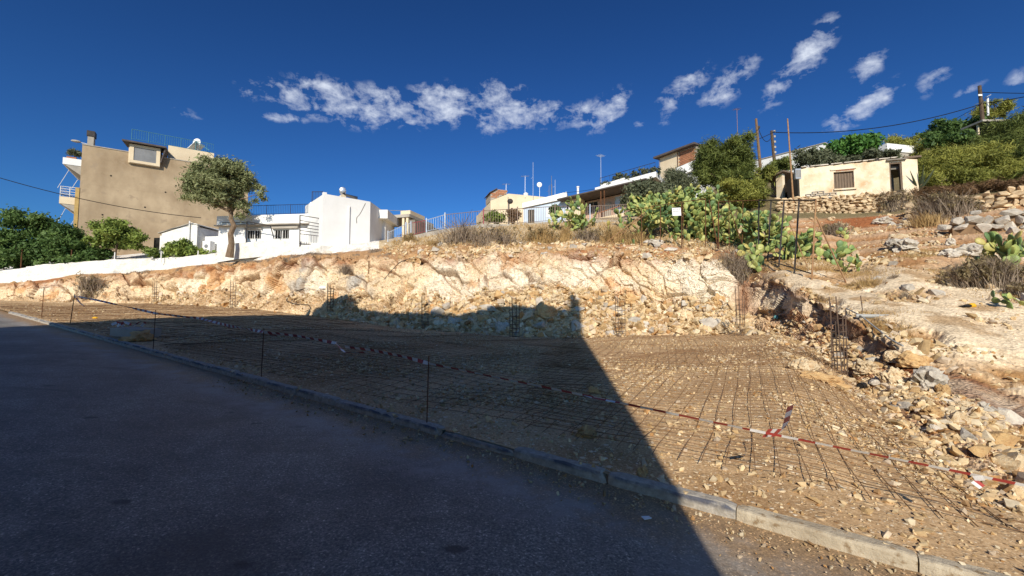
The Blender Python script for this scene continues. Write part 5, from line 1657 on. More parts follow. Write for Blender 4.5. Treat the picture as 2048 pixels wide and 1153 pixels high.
# low rough whitewashed terrace wall under the olive and the long white house
wp2 = [P(434, 514, 37.0), P(468, 508, 36.4), P(520, 502, 35.6), P(575, 497, 34.9), P(640, 494, 34.2)]
hs2 = [P(434, 496, 37.0).z - wp2[0].z, P(468, 487, 36.4).z - wp2[1].z, P(520, 483, 35.6).z - wp2[2].z, P(575, 481, 34.9).z - wp2[3].z, P(640, 488, 34.2).z - wp2[4].z]
xs2 = [p.x for p in wp2]
wall_strip('terrace_wall', 'low rough whitewashed wall below the grilled windows beside the olive trunk', 'wall', wp2,
           lambda v: float(np.interp(v.x, xs2, hs2)), .3, M['whitewash'])
# garden stakes on the white wall
for (px, p0, p1, lb) in ((40, 500, 560, 'thin rusty post at the far left end of the white garden wall'), (142, 500, 528, 'thin dark post behind the garden wall by the dark bushes'),
                         (229, 505, 523, 'short pale post on the garden wall under the lemon tree'), (322, 503, 520, 'short pale post on the garden wall by the low green bush'), (396, 502, 514, 'stub of a post on the garden wall right of the low bush')):
    a = P(px, p1, 39.6); t = thing('garden_post', lb, 'post', a)
    MB().bar((0, 0, -.4), (0, 0, P(px, p0, 39.6).z - a.z), .045, 5).build('post', M['rust'] if px < 200 else M['white'], t)

# ------------------------------------------------------------------ rocks: shared shapes
def hull_rock(seed, n=15, flat=.72, m=None):
    rg = np.random.default_rng(seed)
    v = rg.normal(size=(n, 3)); v /= np.linalg.norm(v, axis=1, keepdims=True)
    v *= rg.uniform(.78, 1.05, (n, 1)); v[:, 0] *= rg.uniform(1.0, 1.35); v[:, 2] *= flat
    bm = bmesh.new()
    for p in v: bm.verts.new(p)
    r_ = bmesh.ops.convex_hull(bm, input=bm.verts)
    bmesh.ops.delete(bm, geom=[g for g in r_['geom_interior'] if isinstance(g, bmesh.types.BMVert)], context='VERTS')
    bmesh.ops.triangulate(bm, faces=bm.faces)
    bm.normal_update()
    me = bpy.data.meshes.new('rock')
    bm.to_mesh(me); bm.free()
    if m: me.materials.append(m)
    V = np.array([x.co[:] for x in me.vertices]); T = np.array([list(p.vertices) for p in me.polygons])
    return me, V, T


def big_rock(seed, m, flat=.7, amp=.35):
    bm = bmesh.new()
    bmesh.ops.create_icosphere(bm, subdivisions=4, radius=1)
    V = np.array([v.co[:] for v in bm.verts])
    a, b, r_, o = worley(V * 1.15 + seed * 3.3, 300 + seed)
    d = (r_[:, 0] - .5) * amp * 1.5 + ((r_ - .5) * o).sum(1) * amp * 1.6
    a2_, b2_, r2_, o2_ = worley(V * 3.2 + seed * 5.1, 340 + seed)
    d += ((r2_[:, 0] - .5) * .3 + ((r2_ - .5) * o2_).sum(1) * .4) * amp - .10 * np.exp(-((b2_ - a2_) / .08) ** 2) + .05 * fbm(V * 6, 3, seed)
    V = V * (1 + d[:, None]); V[:, 2] *= flat
    V[:, 2] = np.maximum(V[:, 2], -.45 * flat)
    for v, c in zip(bm.verts, V): v.co = c
    me = bpy.data.meshes.new('rock'); bm.to_mesh(me); bm.free()
    me.materials.append(m); me.update()
    return me


ROCKM = {}
TEMPL = []
for i in range(10):
    me, V, T = hull_rock(100 + i, 14 + i % 4, .70 + .05 * (i % 6))
    TEMPL.append((V, T))
for key in ('lime', 'lime_grey', 'lime_tan', 'wallstone'):
    ROCKM[key] = [hull_rock(100 + i, 15 + i % 4, .66 + .05 * (i % 6), M[key])[0] for i in range(10)]
def pebble(seed, n=11, flat=.86):
    rg = np.random.default_rng(seed)
    i = np.arange(n) + .5
    ph = np.arccos(1 - 2 * i / n); th = math.pi * (1 + 5 ** .5) * i
    v = np.stack([np.cos(th) * np.sin(ph), np.sin(th) * np.sin(ph), np.cos(ph)], 1) + rg.normal(0, .22, (n, 3))
    v[:, 2] *= flat; v[:, 0] *= rg.uniform(1, 1.3)
    bm = bmesh.new()
    for p in v: bm.verts.new(p)
    r_ = bmesh.ops.convex_hull(bm, input=bm.verts)
    bmesh.ops.delete(bm, geom=[g for g in r_['geom_interior'] if isinstance(g, bmesh.types.BMVert)], context='VERTS')
    bmesh.ops.triangulate(bm, faces=bm.faces)
    bm.verts.index_update()
    V = np.array([x.co[:] for x in bm.verts]); T = np.array([[q.index for q in f.verts] for f in bm.faces])
    bm.free()
    return V, T


SMALLT = [pebble(300 + i) for i in range(8)]
GRAVT = [pebble(330 + i, 8) for i in range(8)]


def rubble_stuff(name, pos, size, colf, label, sink=.25, templ=SMALLT):
    """many small loose stones joined into one object; pos (n,3), size (n,)"""
    n = len(pos)
    Vs, Fs, Cs, base_ = [], [], [], 0
    which = RNG.integers(0, len(templ), n)
    yaw = RNG.uniform(0, 6.28, n); tilt = RNG.normal(0, .35, (n, 2)); asp = RNG.uniform(.7, 1.3, (n, 3))
    cols_ = colf(pos)
    for k, (V, T) in enumerate(templ):
        ix = np.where(which == k)[0]
        if not len(ix): continue
        v = V[None, :, :] * (size[ix, None] * asp[ix])[:, None, :]
        c, s = np.cos(yaw[ix])[:, None], np.sin(yaw[ix])[:, None]
        x = v[..., 0] * c - v[..., 1] * s; y = v[..., 0] * s + v[..., 1] * c
        z = v[..., 2] + x * tilt[ix, 0:1] + y * tilt[ix, 1:2]
        w_ = np.stack([x, y, z], -1) + pos[ix][:, None, :] + np.array([0, 0, 1])[None, None, :] * (size[ix] * (.55 - sink))[:, None, None]
        nv = V.shape[0]
        Vs.append(w_.reshape(-1, 3))
        Fs.append((T[None] + (np.arange(len(ix)) * nv)[:, None, None] + base_).reshape(-1, 3))
        Cs.append(np.repeat(cols_[ix], nv, axis=0))
        base_ += nv * len(ix)
    me = np_mesh(name, np.concatenate(Vs), np.concatenate(Fs), M['stonecol'], cols=np.concatenate(Cs))
    return tag(link(name, me), label, kind='stuff')


def mat_stonecol():
    m, N, L, b = mk('loose_stones')
    at = N.new('ShaderNodeAttribute'); at.attribute_name = 'Col'
    tc = N.new('ShaderNodeTexCoord')
    f = tex_noise(N, L, tc.outputs['Object'], 14, 5, .7)
    o = mixc(N, L, 1.0, at.outputs['Color'], ramp(N, L, f, [(.3, (.72, .70, .68)), (.68, (1.12, 1.12, 1.12))]), 'MULTIPLY')
    L.new(o, b.inputs['Base Color']); b.inputs['Roughness'].default_value = .95; b.inputs['Specular IOR Level'].default_value = .1
    return m


M['stonecol'] = mat_stonecol()
SPAL = np.array([[.71, .55, .33], [.63, .46, .26], [.50, .34, .17], [.58, .46, .33], [.75, .63, .44], [.52, .29, .12], [.38, .23, .11]])


def stone_cols(pos, wts=(.26, .24, .17, .12, .11, .06, .04)):
    w_ = np.array(wts) / sum(wts)
    c = SPAL[RNG.choice(len(SPAL), len(pos), p=w_)]
    return c * RNG.uniform(.75, 1.1, (len(pos), 1))


SH2 = sheet.reshape(NR, NC)


def surf_pts(n, r0, r1, p0, p1, pw=1.0, keep=None):
    """random points on the terrain between row fractions k (0..7) and picture columns, spread about evenly over the area"""
    m = (GK >= r0) & (GK < r1) & (GP >= p0) & (GP < p1)
    m[:, -1] = False; m[-1, :] = False
    ii, jj = np.where(m)
    A = np.linalg.norm(np.cross(G3[ii, jj + 1] - G3[ii, jj], G3[np.minimum(ii + 1, NR - 1), jj] - G3[ii, jj]), axis=1)
    d = np.linalg.norm(G3[ii, jj], axis=1)
    wgt = A / d ** pw * (1 - .93 * SH2[ii, jj])
    if keep is not None: wgt = wgt * keep(G3[ii, jj], GK[ii, jj], GP[ii, jj])
    ch = RNG.choice(len(ii), n, p=wgt / wgt.sum())
    a, b = RNG.random(n)[:, None], RNG.random(n)[:, None]
    i, j = ii[ch], jj[ch]
    i1 = np.minimum(i + 1, NR - 1)
    return G3[i, j] * (1 - a) * (1 - b) + G3[i, j + 1] * a * (1 - b) + G3[i1, j] * (1 - a) * b + G3[i1, j + 1] * a * b


def patchy(scale, seed, lo=-.1, hi=.3, mn=.12):
    return lambda p, k, x: mn + sstep(lo, hi, fbm(p / scale, 4, seed))


def powsize(n, a, b, e=2.4):
    u_ = RNG.random(n)
    return (a ** (1 - e) + u_ * (b ** (1 - e) - a ** (1 - e))) ** (1 / (1 - e))


# loose stones over the plot and the slopes
p_a = surf_pts(44000, .0, 1.0, -100, 2200, 1.6, patchy(1.4, 401))
rubble_stuff('gravel', p_a, powsize(len(p_a), .007, .042, 2.5), lambda p: stone_cols(p) * .92, 'loose limestone gravel strewn over the building plot', .25, GRAVT)
p_b = surf_pts(3600, .97, 2.1, 300, 1520, .6, patchy(1.5, 403))
p_b2 = surf_pts(8000, 1.0, 2.0, 820, 1500, .3)
p_b = np.concatenate([p_b, p_b2])
rubble_stuff('rubble', p_b, powsize(len(p_b), .035, .19, 2.3), stone_cols, 'broken limestone rubble heaped at the foot of the cut face', .2)
p_c = surf_pts(10500, .75, 2.1, 1530, 2300, 1.1, lambda p, k, x: (.1 + sstep(-.1, .3, fbm(p / 1.1, 4, 405))) * np.where((x < 1650) & (k > 1.6), .12, 1))
rubble_stuff('bank_rubble', p_c, powsize(len(p_c), .012, .075, 2.3), stone_cols, 'loose stones on the red bank at the right of the plot', .2)
p_d = surf_pts(7500, 3.0, 4.95, 1480, 2300, .8, patchy(1.3, 409, .0, .35, .04))
rubble_stuff('slope_stones', p_d, powsize(len(p_d), .018, .13, 2.4), lambda p: stone_cols(p, (.3, .26, .15, .12, .12, .03, .02)) * .94, 'pale loose stones on the right hand slope', .25)
p_e = surf_pts(3600, 2.9, 4.3, 760, 1520, .4, patchy(1.2, 411))
rubble_stuff('terrace_stones', p_e, powsize(len(p_e), .03, .14, 2.3), stone_cols, 'loose stones on the earth strip above the cut face', .25)

ns = 1500
s_ = RNG.uniform(-3.5, 9, ns); t_ = -np.abs(RNG.normal(0, .22, ns)) - .02
pr = np.stack([KO.x + KDIR.x * s_ + KNRM.x * t_, KO.y + KDIR.y * s_ + KNRM.y * t_, 0 * s_], 1); pr[:, 2] = plane(pr[:, 0], pr[:, 1]) - .006
rubble_stuff('road_grit', pr, powsize(ns, .004, .02, 2.4), lambda p: stone_cols(p) * .8, 'grit and pebbles washed along the kerb on the street')

NROCK = 0


def rock(loc, size, label, group=None, m='lime', asp=(1, 1, 1), yaw=None, big=None, tilt=(0, 0), sink=.2):
    global NROCK
    NROCK += 1
    rg = random.Random(NROCK * 7)
    me = big if big is not None else ROCKM[m][rg.randrange(10)]
    o = link('rock', me, None, Vector(loc) + Vector((0, 0, size * asp[2] * (.5 - sink))),
             (tilt[0] + rg.uniform(-.12, .12), tilt[1] + rg.uniform(-.12, .12), rg.uniform(0, 6.28) if yaw is None else yaw),
             (size * asp[0], size * asp[1], size * asp[2]))
    return tag(o, label, 'rock', group)


def pixrock(px, py, wpx, hpx, label, m='lime', big=None, yaw=0.0, tilt=(0, 0), group=None, deep=.8):
    """rock standing on the ground at the foot (px, py); wpx, hpx its size in the photograph"""
    q = G(px, py)
    w_ = wpx * q.y / F / 2; h_ = hpx * q.y / F / 2
    return rock((q.x, q.y + w_ * deep * .6, q.z), 1.0, label, group, m, (w_ * .92, w_ * deep, h_ * 1.35), yaw, big, tilt, sink=.12)


BIG = {k: [big_rock(s + 10 * i, M[k], .85, .38) for s in range(4)] for i, k in enumerate(('lime', 'lime_grey', 'lime_tan'))}
hero = [
    (1612, 744, 52, 30, 'pale flat topped boulder on the gravel left of the nearest rebar cage', 'lime', 0, .1),
    (1793, 768, 46, 34, 'pale angular boulder on the bank right of the nearest rebar cage', 'lime', 1, .3),
    (1838, 738, 60, 34, 'tan boulder with dark hollow beneath on the lip of the right bank', 'lime_tan', 0, -.2),
    (1748, 748, 50, 32, 'cracked tan boulder just right of the nearest rebar cage', 'lime', 2, .2),
    (1790, 726, 34, 26, 'small pale boulder up the bank behind the nearest rebar cage', 'lime', 3, .5),
    (1872, 786, 66, 50, 'dark brown shaded boulder low on the right bank', 'lime_grey', 0, .2),
    (1895, 792, 26, 26, 'tan cube shaped stone beside the dark brown boulder', 'lime_tan', 1, .6),
    (1940, 822, 52, 20, 'flat pale slab on the rubble at the right', 'lime', 1, -.1),
    (2000, 848, 56, 26, 'pale slab leaning on rubble near the right edge', 'lime', 2, .2),
    (1980, 830, 36, 26, 'grey block among rubble beside the leaning pale slab', 'lime_grey', 1, .4),
    (1870, 835, 34, 22, 'tan block at the foot of the right bank', 'lime_tan', 2, .1),
    (1912, 838, 26, 18, 'rounded pale stone at the foot of the right bank', 'lime', 3, .7),
    (268, 684, 50, 26, 'yellowish rock in the shade before the concrete slab near the kerb', 'lime_tan', 3, .2),
    (1090, 638, 46, 34, 'big tan block half in shadow on the rubble heap', 'lime_tan', 0, .1),
    (1062, 640, 40, 26, 'long flat tan slab left of the big tan block', 'lime', 2, -.2),
    (1072, 598, 34, 18, 'orange tan block high on the rubble heap', 'lime_tan', 1, .3),
    (1112, 603, 36, 16, 'flat pale slab high on the rubble heap', 'lime', 1, .1),
    (1262, 608, 24, 26, 'upright tan stone behind the rebar cage at the middle of the rubble', 'lime_tan', 2, .4),
    (1370, 640, 34, 26, 'pale block low on the right half of the rubble heap', 'lime', 0, .2),
    (1440, 612, 28, 26, 'yellowish block at the mouth of the dark gully', 'lime_tan', 0, .3),
    (1450, 665, 34, 22, 'pale block at the foot of the rubble by the second nearest cage', 'lime', 3, .1),
    (1005, 664, 26, 22, 'rounded grey stone in shade left of the middle rebar cage', 'lime_grey', 2, .2),
    (1776, 447, 34, 18, 'pale grey boulder lying on the bare red soil', 'lime_grey', 3, .1),
    (1665, 442, 16, 10, 'small pale stone on the left edge of the red soil', 'lime', 3, .3),
    (1822, 502, 44, 26, 'grey cracked boulder on the stony slope left of the dry bush', 'lime_grey', 0, .1),
    (1798, 497, 34, 24, 'grey boulder touching the cracked one on the stony slope', 'lime_grey', 2, .5),
    (1915, 516, 46, 24, 'pale cracked boulder on the slope left of the right hand cactus', 'lime_grey', 1, .2),
    (1966, 512, 54, 34, 'pale boulder with hollow underside beside the right hand cactus', 'lime_grey', 3, .1),
    (1905, 492, 20, 16, 'small dark grey rock up the slope behind the pale cracked boulder', 'lime_grey', 0, .6),
    (1870, 527, 26, 10, 'low pale flat stone on the slope before the dry bush', 'lime', 2, .2),
    (812, 492, 14, 12, 'round whitish stone under the foot of the hill fence', 'lime', 0, .1),
    (822, 492, 14, 12, 'second round whitish stone beside the dry bush at the fence foot', 'lime', 1, .4),
    (880, 494, 16, 12, 'pale block at the left foot of the dark thorn bush', 'lime_grey', 1, .3),
    (1190, 790, 22, 18, 'brown stone lying under the tape at the shadow edge', 'lime_tan', 1, .2),
    (1175, 876, 40, 24, 'brownish block with white paint in the shaded gravel', 'lime_tan', 2, .1),
    (1288, 952, 24, 20, 'tan stone at the shadow edge behind the kerb', 'lime_tan', 3, .5),
    (1640, 850, 14, 14, 'small pale stone right of the flapping tape end', 'lime', 0, .2),
    (1315, 492, 30, 16, 'pale boulder on the edge above the white rock face', 'lime_grey', 2, .3),
]
for (px, py, wp_, hp_, lb, mm, bi, yw) in hero:
    pixrock(px, py, wp_, hp_, lb, mm, BIG[mm][bi], yw)
# long tilted slab in front of the nearest cage
q = G(1660, 772)
tag(link('rock', BIG['lime_tan'][1], None, q + Vector((.05, .2, .07)), (.15, .12, -.35), (.36, .17, .13)), 'long ribbed slab tilted on the gravel before the nearest rebar cage', 'rock')

LOOK = {'lime': 'pale', 'lime_grey': 'grey', 'lime_tan': 'tan'}


def scatter_rocks(n, r0, r1, p0, p1, smin, smax, zones, place, group, mats_, e=1.8, pw=.5, sink=.3):
    """zones: (picture column limit, landmark words); a rock is told by size, colour, height in its zone and landmark"""
    ps = surf_pts(n, r0, r1, p0, p1, pw)
    sz = powsize(n, smin, smax, e)
    md = float(np.median(sz))
    for i in range(n):
        k = RNG.integers(0, len(mats_))
        x, y, z = ps[i]
        px = 1024 + F * CT * x / y
        words = next(w_ for lim, w_ in zones if px < lim)
        same = [j for j in range(n) if abs(ps[j][0] / ps[j][1] - x / y) < .1]
        hi = z > np.median(ps[same, 2])
        asp = tuple(RNG.uniform(.75, 1.25, 3))
        shape = 'flat ' if asp[2] < .88 else ('blocky ' if asp[2] > 1.1 else '')
        lb = f"{'large' if sz[i] > md * 1.15 else 'small'} {shape}{LOOK[mats_[k]]} rock {'high' if hi else 'low'} {place} {words}"
        rock(ps[i], float(sz[i]), lb, group, mats_[k], asp, sink=sink)


ROCKMATS = ('lime', 'lime_grey', 'lime_tan')
scatter_rocks(130, 1.0, 2.0, 830, 1490, .16, .42, ((930, 'behind the rusty red cage'), (1010, 'left of the big tan block'), (1130, 'around the big tan block'), (1230, 'at the shadow edge'), (1330, 'right of the middle cage'), (1410, 'below the white rock face'), (9999, 'by the gully mouth')), 'in the rubble', 'rubble blocks heaped under the cut face', ROCKMATS)
scatter_rocks(70, .9, 2.6, 1600, 2120, .06, .20, ((1700, 'behind the nearest cage'), (1800, 'right of the nearest cage'), (1880, 'by the dark brown boulder'), (1960, 'by the flat pale slab'), (9999, 'near the right edge')), 'on the red bank', 'stones on the right hand bank', ROCKMATS, pw=1.2)
scatter_rocks(40, 3.3, 4.8, 1700, 2120, .12, .32, ((1780, 'below the red soil'), (1860, 'by the grey boulders'), (1940, 'by the dry bush'), (9999, 'near the right hand cactus')), 'on the stony slope', 'rocks bedded in the right hand slope', ('lime', 'lime_grey'))
scatter_rocks(36, 2.9, 4.0, 780, 1480, .15, .36, ((920, 'before the thorn bush'), (1080, 'before the paler thorn bush'), (1240, 'before the dry grass'), (9999, 'before the cactus thicket')), 'on the strip', 'rocks on the strip above the cut', ('lime', 'lime_grey'))

# ------------------------------------------------------------------ dry stone walls
def stone_wall(name, label, pts, hts, st=(.40, .22), m='wallstone', rough=.25, back=.35):
    t = thing(name, label, 'wall', pts[0])
    o = Vector(pts[0])
    L_ = [0]
    for a, b in zip(pts, pts[1:]): L_.append(L_[-1] + (b - a).length)
    def at(s):
        for i in range(len(pts) - 1):
            if s <= L_[i + 1] or i == len(pts) - 2:
                f = (s - L_[i]) / (L_[i + 1] - L_[i])
                d = pts[i + 1] - pts[i]; d.z = 0
                return pts[i].lerp(pts[i + 1], f), math.atan2(d.y, d.x), hts[i] + (hts[i + 1] - hts[i]) * f
    core = MB()
    n = max(2, int(L_[-1] / .8))
    n = max(4, n)
    for i in range(1, n - 1):
        (a, y0, h0), (b, y1, h1) = at(L_[-1] * i / n), at(L_[-1] * (i + 1) / n)
        nv = Vector((-math.sin(y0), math.cos(y0), 0))
        a0, b0 = a - o + nv * .10, b - o + nv * .10
        a1, b1 = a0 + nv * back, b0 + nv * back
        z = Vector((0, 0, 1))
        core.hexa([a0 - z * .4, b0 - z * .4, b1 - z * .4, a1 - z * .4, a0 + z * (h0 - .22), b0 + z * (h1 - .22), b1 + z * (h1 - .22), a1 + z * (h0 - .22)])
    core.build('wall_core', M['wallcore'], t)
    zc = 0.0; row = 0
    hmax = max(hts)
    while zc < hmax:
        rh = st[1] * RNG.uniform(.85, 1.15)
        s = RNG.uniform(0, .3)
        while s < L_[-1]:
            w_ = st[0] * RNG.uniform(.6, 1.45)
            p, yw, h = at(min(s + w_ / 2, L_[-1]))
            if zc + rh * .5 < h + RNG.uniform(-.10, .06):
                nv = Vector((-math.sin(yw), math.cos(yw), 0))
                q = p - o + nv * RNG.uniform(-.04, .08) + Vector((0, 0, zc + rh / 2 + RNG.uniform(-.03, .03)))
                link('stone', ROCKM[m][RNG.integers(0, 10)], t, q, (RNG.normal(0, .15), RNG.normal(0, .15), yw + RNG.normal(0, .2) + (math.pi if RNG.random() < .5 else 0)),
                     (w_ * .50, .24, rh * .88))
            s += w_ * .93
        zc += rh * .92; row += 1
    return t


M['wallcore'] = mat('earth_packed_wall_core', (.25, .16, .09), (.17, .105, .06), 5, rough=.95, bs=.4)
pts = [P(1548, 436, 33.6), P(1620, 441, 33.0), P(1700, 438, 32.0), P(1780, 428, 31.0), P(1822, 424, 30.6)]
tps = [P(1548, 396, 33.6), P(1620, 394, 33.0), P(1700, 389, 32.0), P(1780, 381, 31.0), P(1822, 388, 30.6)]
stone_wall('dry_stone_wall', 'dry stone terrace wall of small cream stones under the derelict house', pts, [b.z - a.z for a, b in zip(pts, tps)], (.42, .21))
pts = [P(1806, 442, 27.6), P(1850, 432, 27.4), P(1885, 428, 27.2)]
tps = [P(1806, 412, 27.6), P(1850, 402, 27.4), P(1885, 398, 27.2)]
stone_wall('broken_stone_wall', 'short tumbled end of stone wall between the two dry bushes', pts, [b.z - a.z for a, b in zip(pts, tps)], (.5, .27))
pts = [P(1878, 424, 27.0), P(1940, 425, 26.0), P(2000, 427, 25.0), P(2100, 425, 23.8)]
tps = [P(1878, 399, 27.0), P(1940, 387, 26.0), P(2000, 378, 25.0), P(2100, 366, 23.8)]
stone_wall('stone_terrace_wall', 'dry stone wall of larger blocks at the right edge under the pines', pts, [b.z - a.z for a, b in zip(pts, tps)], (.55, .29))
pts = [P(1862, 462, 21.5), P(1930, 462, 21.0), P(2000, 462, 20.4), P(2110, 462, 19.6)]
tps = [P(1862, 452, 21.5), P(1930, 430, 21.0), P(2000, 424, 20.4), P(2110, 416, 19.6)]
stone_wall('grey_boulder_wall', 'low tumbled row of big grey rounded boulders at the right edge', pts, [b.z - a.z for a, b in zip(pts, tps)], (.56, .38), 'lime_grey')

# ------------------------------------------------------------------ rebar mats on the plot floor
def inside(x, y, m0=.42, m1=.35):
    if y < .6: return False
    u_ = x / y
    if not (-1.2 < u_ < 1.3): return False
    e = np.interp(u_, U, BY[1])
    return kerbY(u_) + m0 < y < e - m1


def padz(x, y):
    u_ = x / y
    f = (y - np.interp(u_, U, BY[0])) / (np.interp(u_, U, BY[1]) - np.interp(u_, U, BY[0]))
    return float(np.interp(u_, U, BZ[0]) * (1 - f) + np.interp(u_, U, BZ[1]) * f)


def rebar_mat(label, org, uac, half_a, half_b, gap_a, gap_b, rad, region, seed):
    """welded mesh lying on the gravel: bars in two directions, each a part"""
    rg = np.random.default_rng(seed)
    t = thing('rebar_mat', label, 'rebar mesh', (org[0], org[1], padz(*org)), 0, 'steel mesh sheets on the plot floor')
    da = np.array([uac, 1.0]); da /= np.linalg.norm(da)
    db = np.array([-da[1], da[0]])
    o = np.array([org[0], org[1]]); oz = padz(*org)
    for (d1, d2, h1, h2, gap, lift) in ((da, db, half_a, half_b, gap_a, .030), (db, da, half_b, half_a, gap_b, .040)):
        n = int(2 * h2 / gap)
        for i in range(n + 1):
            off = -h2 + i * gap + rg.normal(0, .008)
            st_ = .16
            ss_ = np.arange(-h1, h1 + st_, st_)
            ph = rg.uniform(0, 6); bend = rg.normal(0, .012)
            run, best = [], []
            for s in ss_:
                p = o + d1 * s + d2 * (off + .015 * math.sin(s * .9 + ph) + bend * s * .3)
                if region(p[0], p[1]): run.append(p)
                else:
                    if len(run) > len(best): best = run
                    run = []
            if len(run) > len(best): best = run
            if len(best) < 6: continue
            pts_ = []
            for k, p in enumerate(best):
                z = padz(p[0], p[1]) + lift + .028 * math.sin(p[0] * 1.7 + 2.1 * math.sin(p[1] * 1.3)) + rg.normal(0, .003)
                pts_.append((p[0] - o[0], p[1] - o[1], z - oz))
            keep_ = pts_[::2] if len(pts_) > 60 else pts_
            if keep_[-1] != pts_[-1]: keep_.append(pts_[-1])
            MB().tube(keep_, rad, 3, cap=False).build('bar', M['rebar'], t)
    return t


shadow_u = lambda x, y: (x - 1.25) - .1175 * (y - 2.5)
rebar_mat('sheet of rusty steel mesh on the sunlit right half of the plot', (4.6, 6.4), .55, 17, 9.5, .205, .205, .0046,
          lambda x, y: inside(x, y, .62, .5) and x > .62 * 0 - .5 + .10 * y and y < 13.2, 5)
rebar_mat('sheet of rusty steel mesh along the foot of the rubble', (3.6, 14.5), .36, 9, 8, .24, .34, .0052,
          lambda x, y: inside(x, y, .5, .35) and x > -.8 + .16 * y and y > 9.6, 6)
rebar_mat('sheet of rusty steel mesh in the shaded middle of the plot', (-2.2, 9.5), .42, 12, 8, .24, .30, .0044,
          lambda x, y: inside(x, y, .7, .5) and x < .9 + .10 * y and x > -9 and y < 19, 7)
rebar_mat('sheet of rusty steel mesh at the far left of the plot', (-19, 22), .42, 15, 14, .6, .70, .008,
          lambda x, y: inside(x, y, .7, .6) and x < -7.5 and y > 11, 8)

# ------------------------------------------------------------------ starter cages
def cage_parts(t, wd, h, n_st, frac, stub):
    vb = MB().tube([(0, 0, -.05), (0, 0, h)], .012, 5).mesh('bar', M['cage'])
    for i, (x, y) in enumerate(((-1, -1), (1, -1), (1, 1), (-1, 1), (0, -1), (0, 1))):
        q = link('bar', vb, t, (x * wd / 2, y * wd / 2, 0))
        q.scale = (1, 1, 1 - stub * ((i * 37) % 5) / 5 * .4)
        q.rotation_euler = (.02 * ((i * 13) % 5 - 2) / 2, .02 * ((i * 7) % 5 - 2) / 2, 0)
    a = wd / 2 + .014
    sm = MB().bar((-a, -a, 0), (a, -a, 0), .009).bar((a, -a, 0), (a, a, 0), .009).bar((a, a, 0), (-a, a, 0), .009).bar((-a, a, 0), (-a, -a, 0), .009).mesh('stirrup', M['cage'])
    for i in range(n_st):
        z = .08 + (h * frac - .08) * i / (n_st - 1)
        link('stirrup', sm, t, (0, 0, z), (RNG.normal(0, .03), RNG.normal(0, .03), RNG.normal(0, .04)))


cages = [(310, 606, 562, 'farthest rebar cage, at the left end of the plot', 35.2),
         (465, 614, 556, 'rebar cage before the pale slope, second from the left end', 31.3),
         (660, 638, 566, 'rebar cage at the tip of the shadow on the rubble', 25.9),
         (850, 656, 588, 'rusty red rebar cage before the shaded rubble', 21.6),
         (1029, 675, 594, 'rebar cage before the big tan block', 18.7),
         (1241, 664, 587, 'rebar cage against the sunlit rubble right of the shadow edge', 19.4),
         (1481, 664, 570, 'rebar cage before the dark gully', 17.2),
         (1680, 752, 590, 'nearest and tallest rebar cage, beside the red bank', 9.8)]
for (px, pb, pt, lb, Y) in cages:
    q = P(px, pb, Y); q.z = gz(q.x, q.y, q.z)
    h = P(px, pt, q.y).z - q.z
    wd = {1680: .20, 1481: .22}.get(px, .30)
    t = thing('rebar_cage', lb, 'rebar cage', q - Vector((0, 0, .04)), RNG.uniform(.2, .5), 'column starter cages at the edge of the plot')
    cage_parts(t, wd, h, {1680: 9}.get(px, 8), .72, 1.0 if px == 1680 else .7)
for (px, pb, pt, lb) in ((1722, 640, 592, 'thin pair of bent bars at the top of the red bank'),):
    q = G(px, pb)
    t = thing('loose_rebar', lb, 'rebar', q)
    MB().tube([(0, 0, -.1), (.05, 0, .3), (.02, 0, P(px, pt, q.y).z - q.z)], .012, 5).build('bar', M['cage'], t)

# ------------------------------------------------------------------ stakes and barrier tape
def ground_at(px, py):
    q = G(px, py); return q


stakes = [(83, 636, 575, 'thin stake farthest left beside the road edge'), (140, 648, 588, 'leaning stake with a knot of red tape at the far left'),
          (306, 700, 620, 'stake before the concrete slab'), (522, 762, 657, 'stake holding the tape in the shade left of the near one'),
          (853, 858, 712, 'nearest stake, standing beside the broken kerb stone')]
tip = {}
for (px, pb, pt, lb) in stakes:
    q = G(px, pb)
    h = P(px, pt, q.y).z - q.z
    t = thing('stake', lb, 'stake', q, 0, 'iron stakes holding the barrier tape')
    lean = {140: .10}.get(px, .02)
    MB().tube([(0, 0, -.15), (lean * h * .5, 0, h * .5), (lean * h, 0, h)], .008 if px > 300 else .014, 5).build('rod', M['rust'], t)
    tip[px] = q + Vector((lean * h, 0, h * .93))

q = P(2150, 992, 2.85)
t = thing('stake', 'stake at the right hand end of the barrier tape', 'stake', (q.x, q.y, plane(q.x, q.y) + .05), 0, 'iron stakes holding the barrier tape')
MB().bar((0, 0, -.15), (0, 0, q.z - plane(q.x, q.y) + .02), .008, 5).build('rod', M['rust'], t)


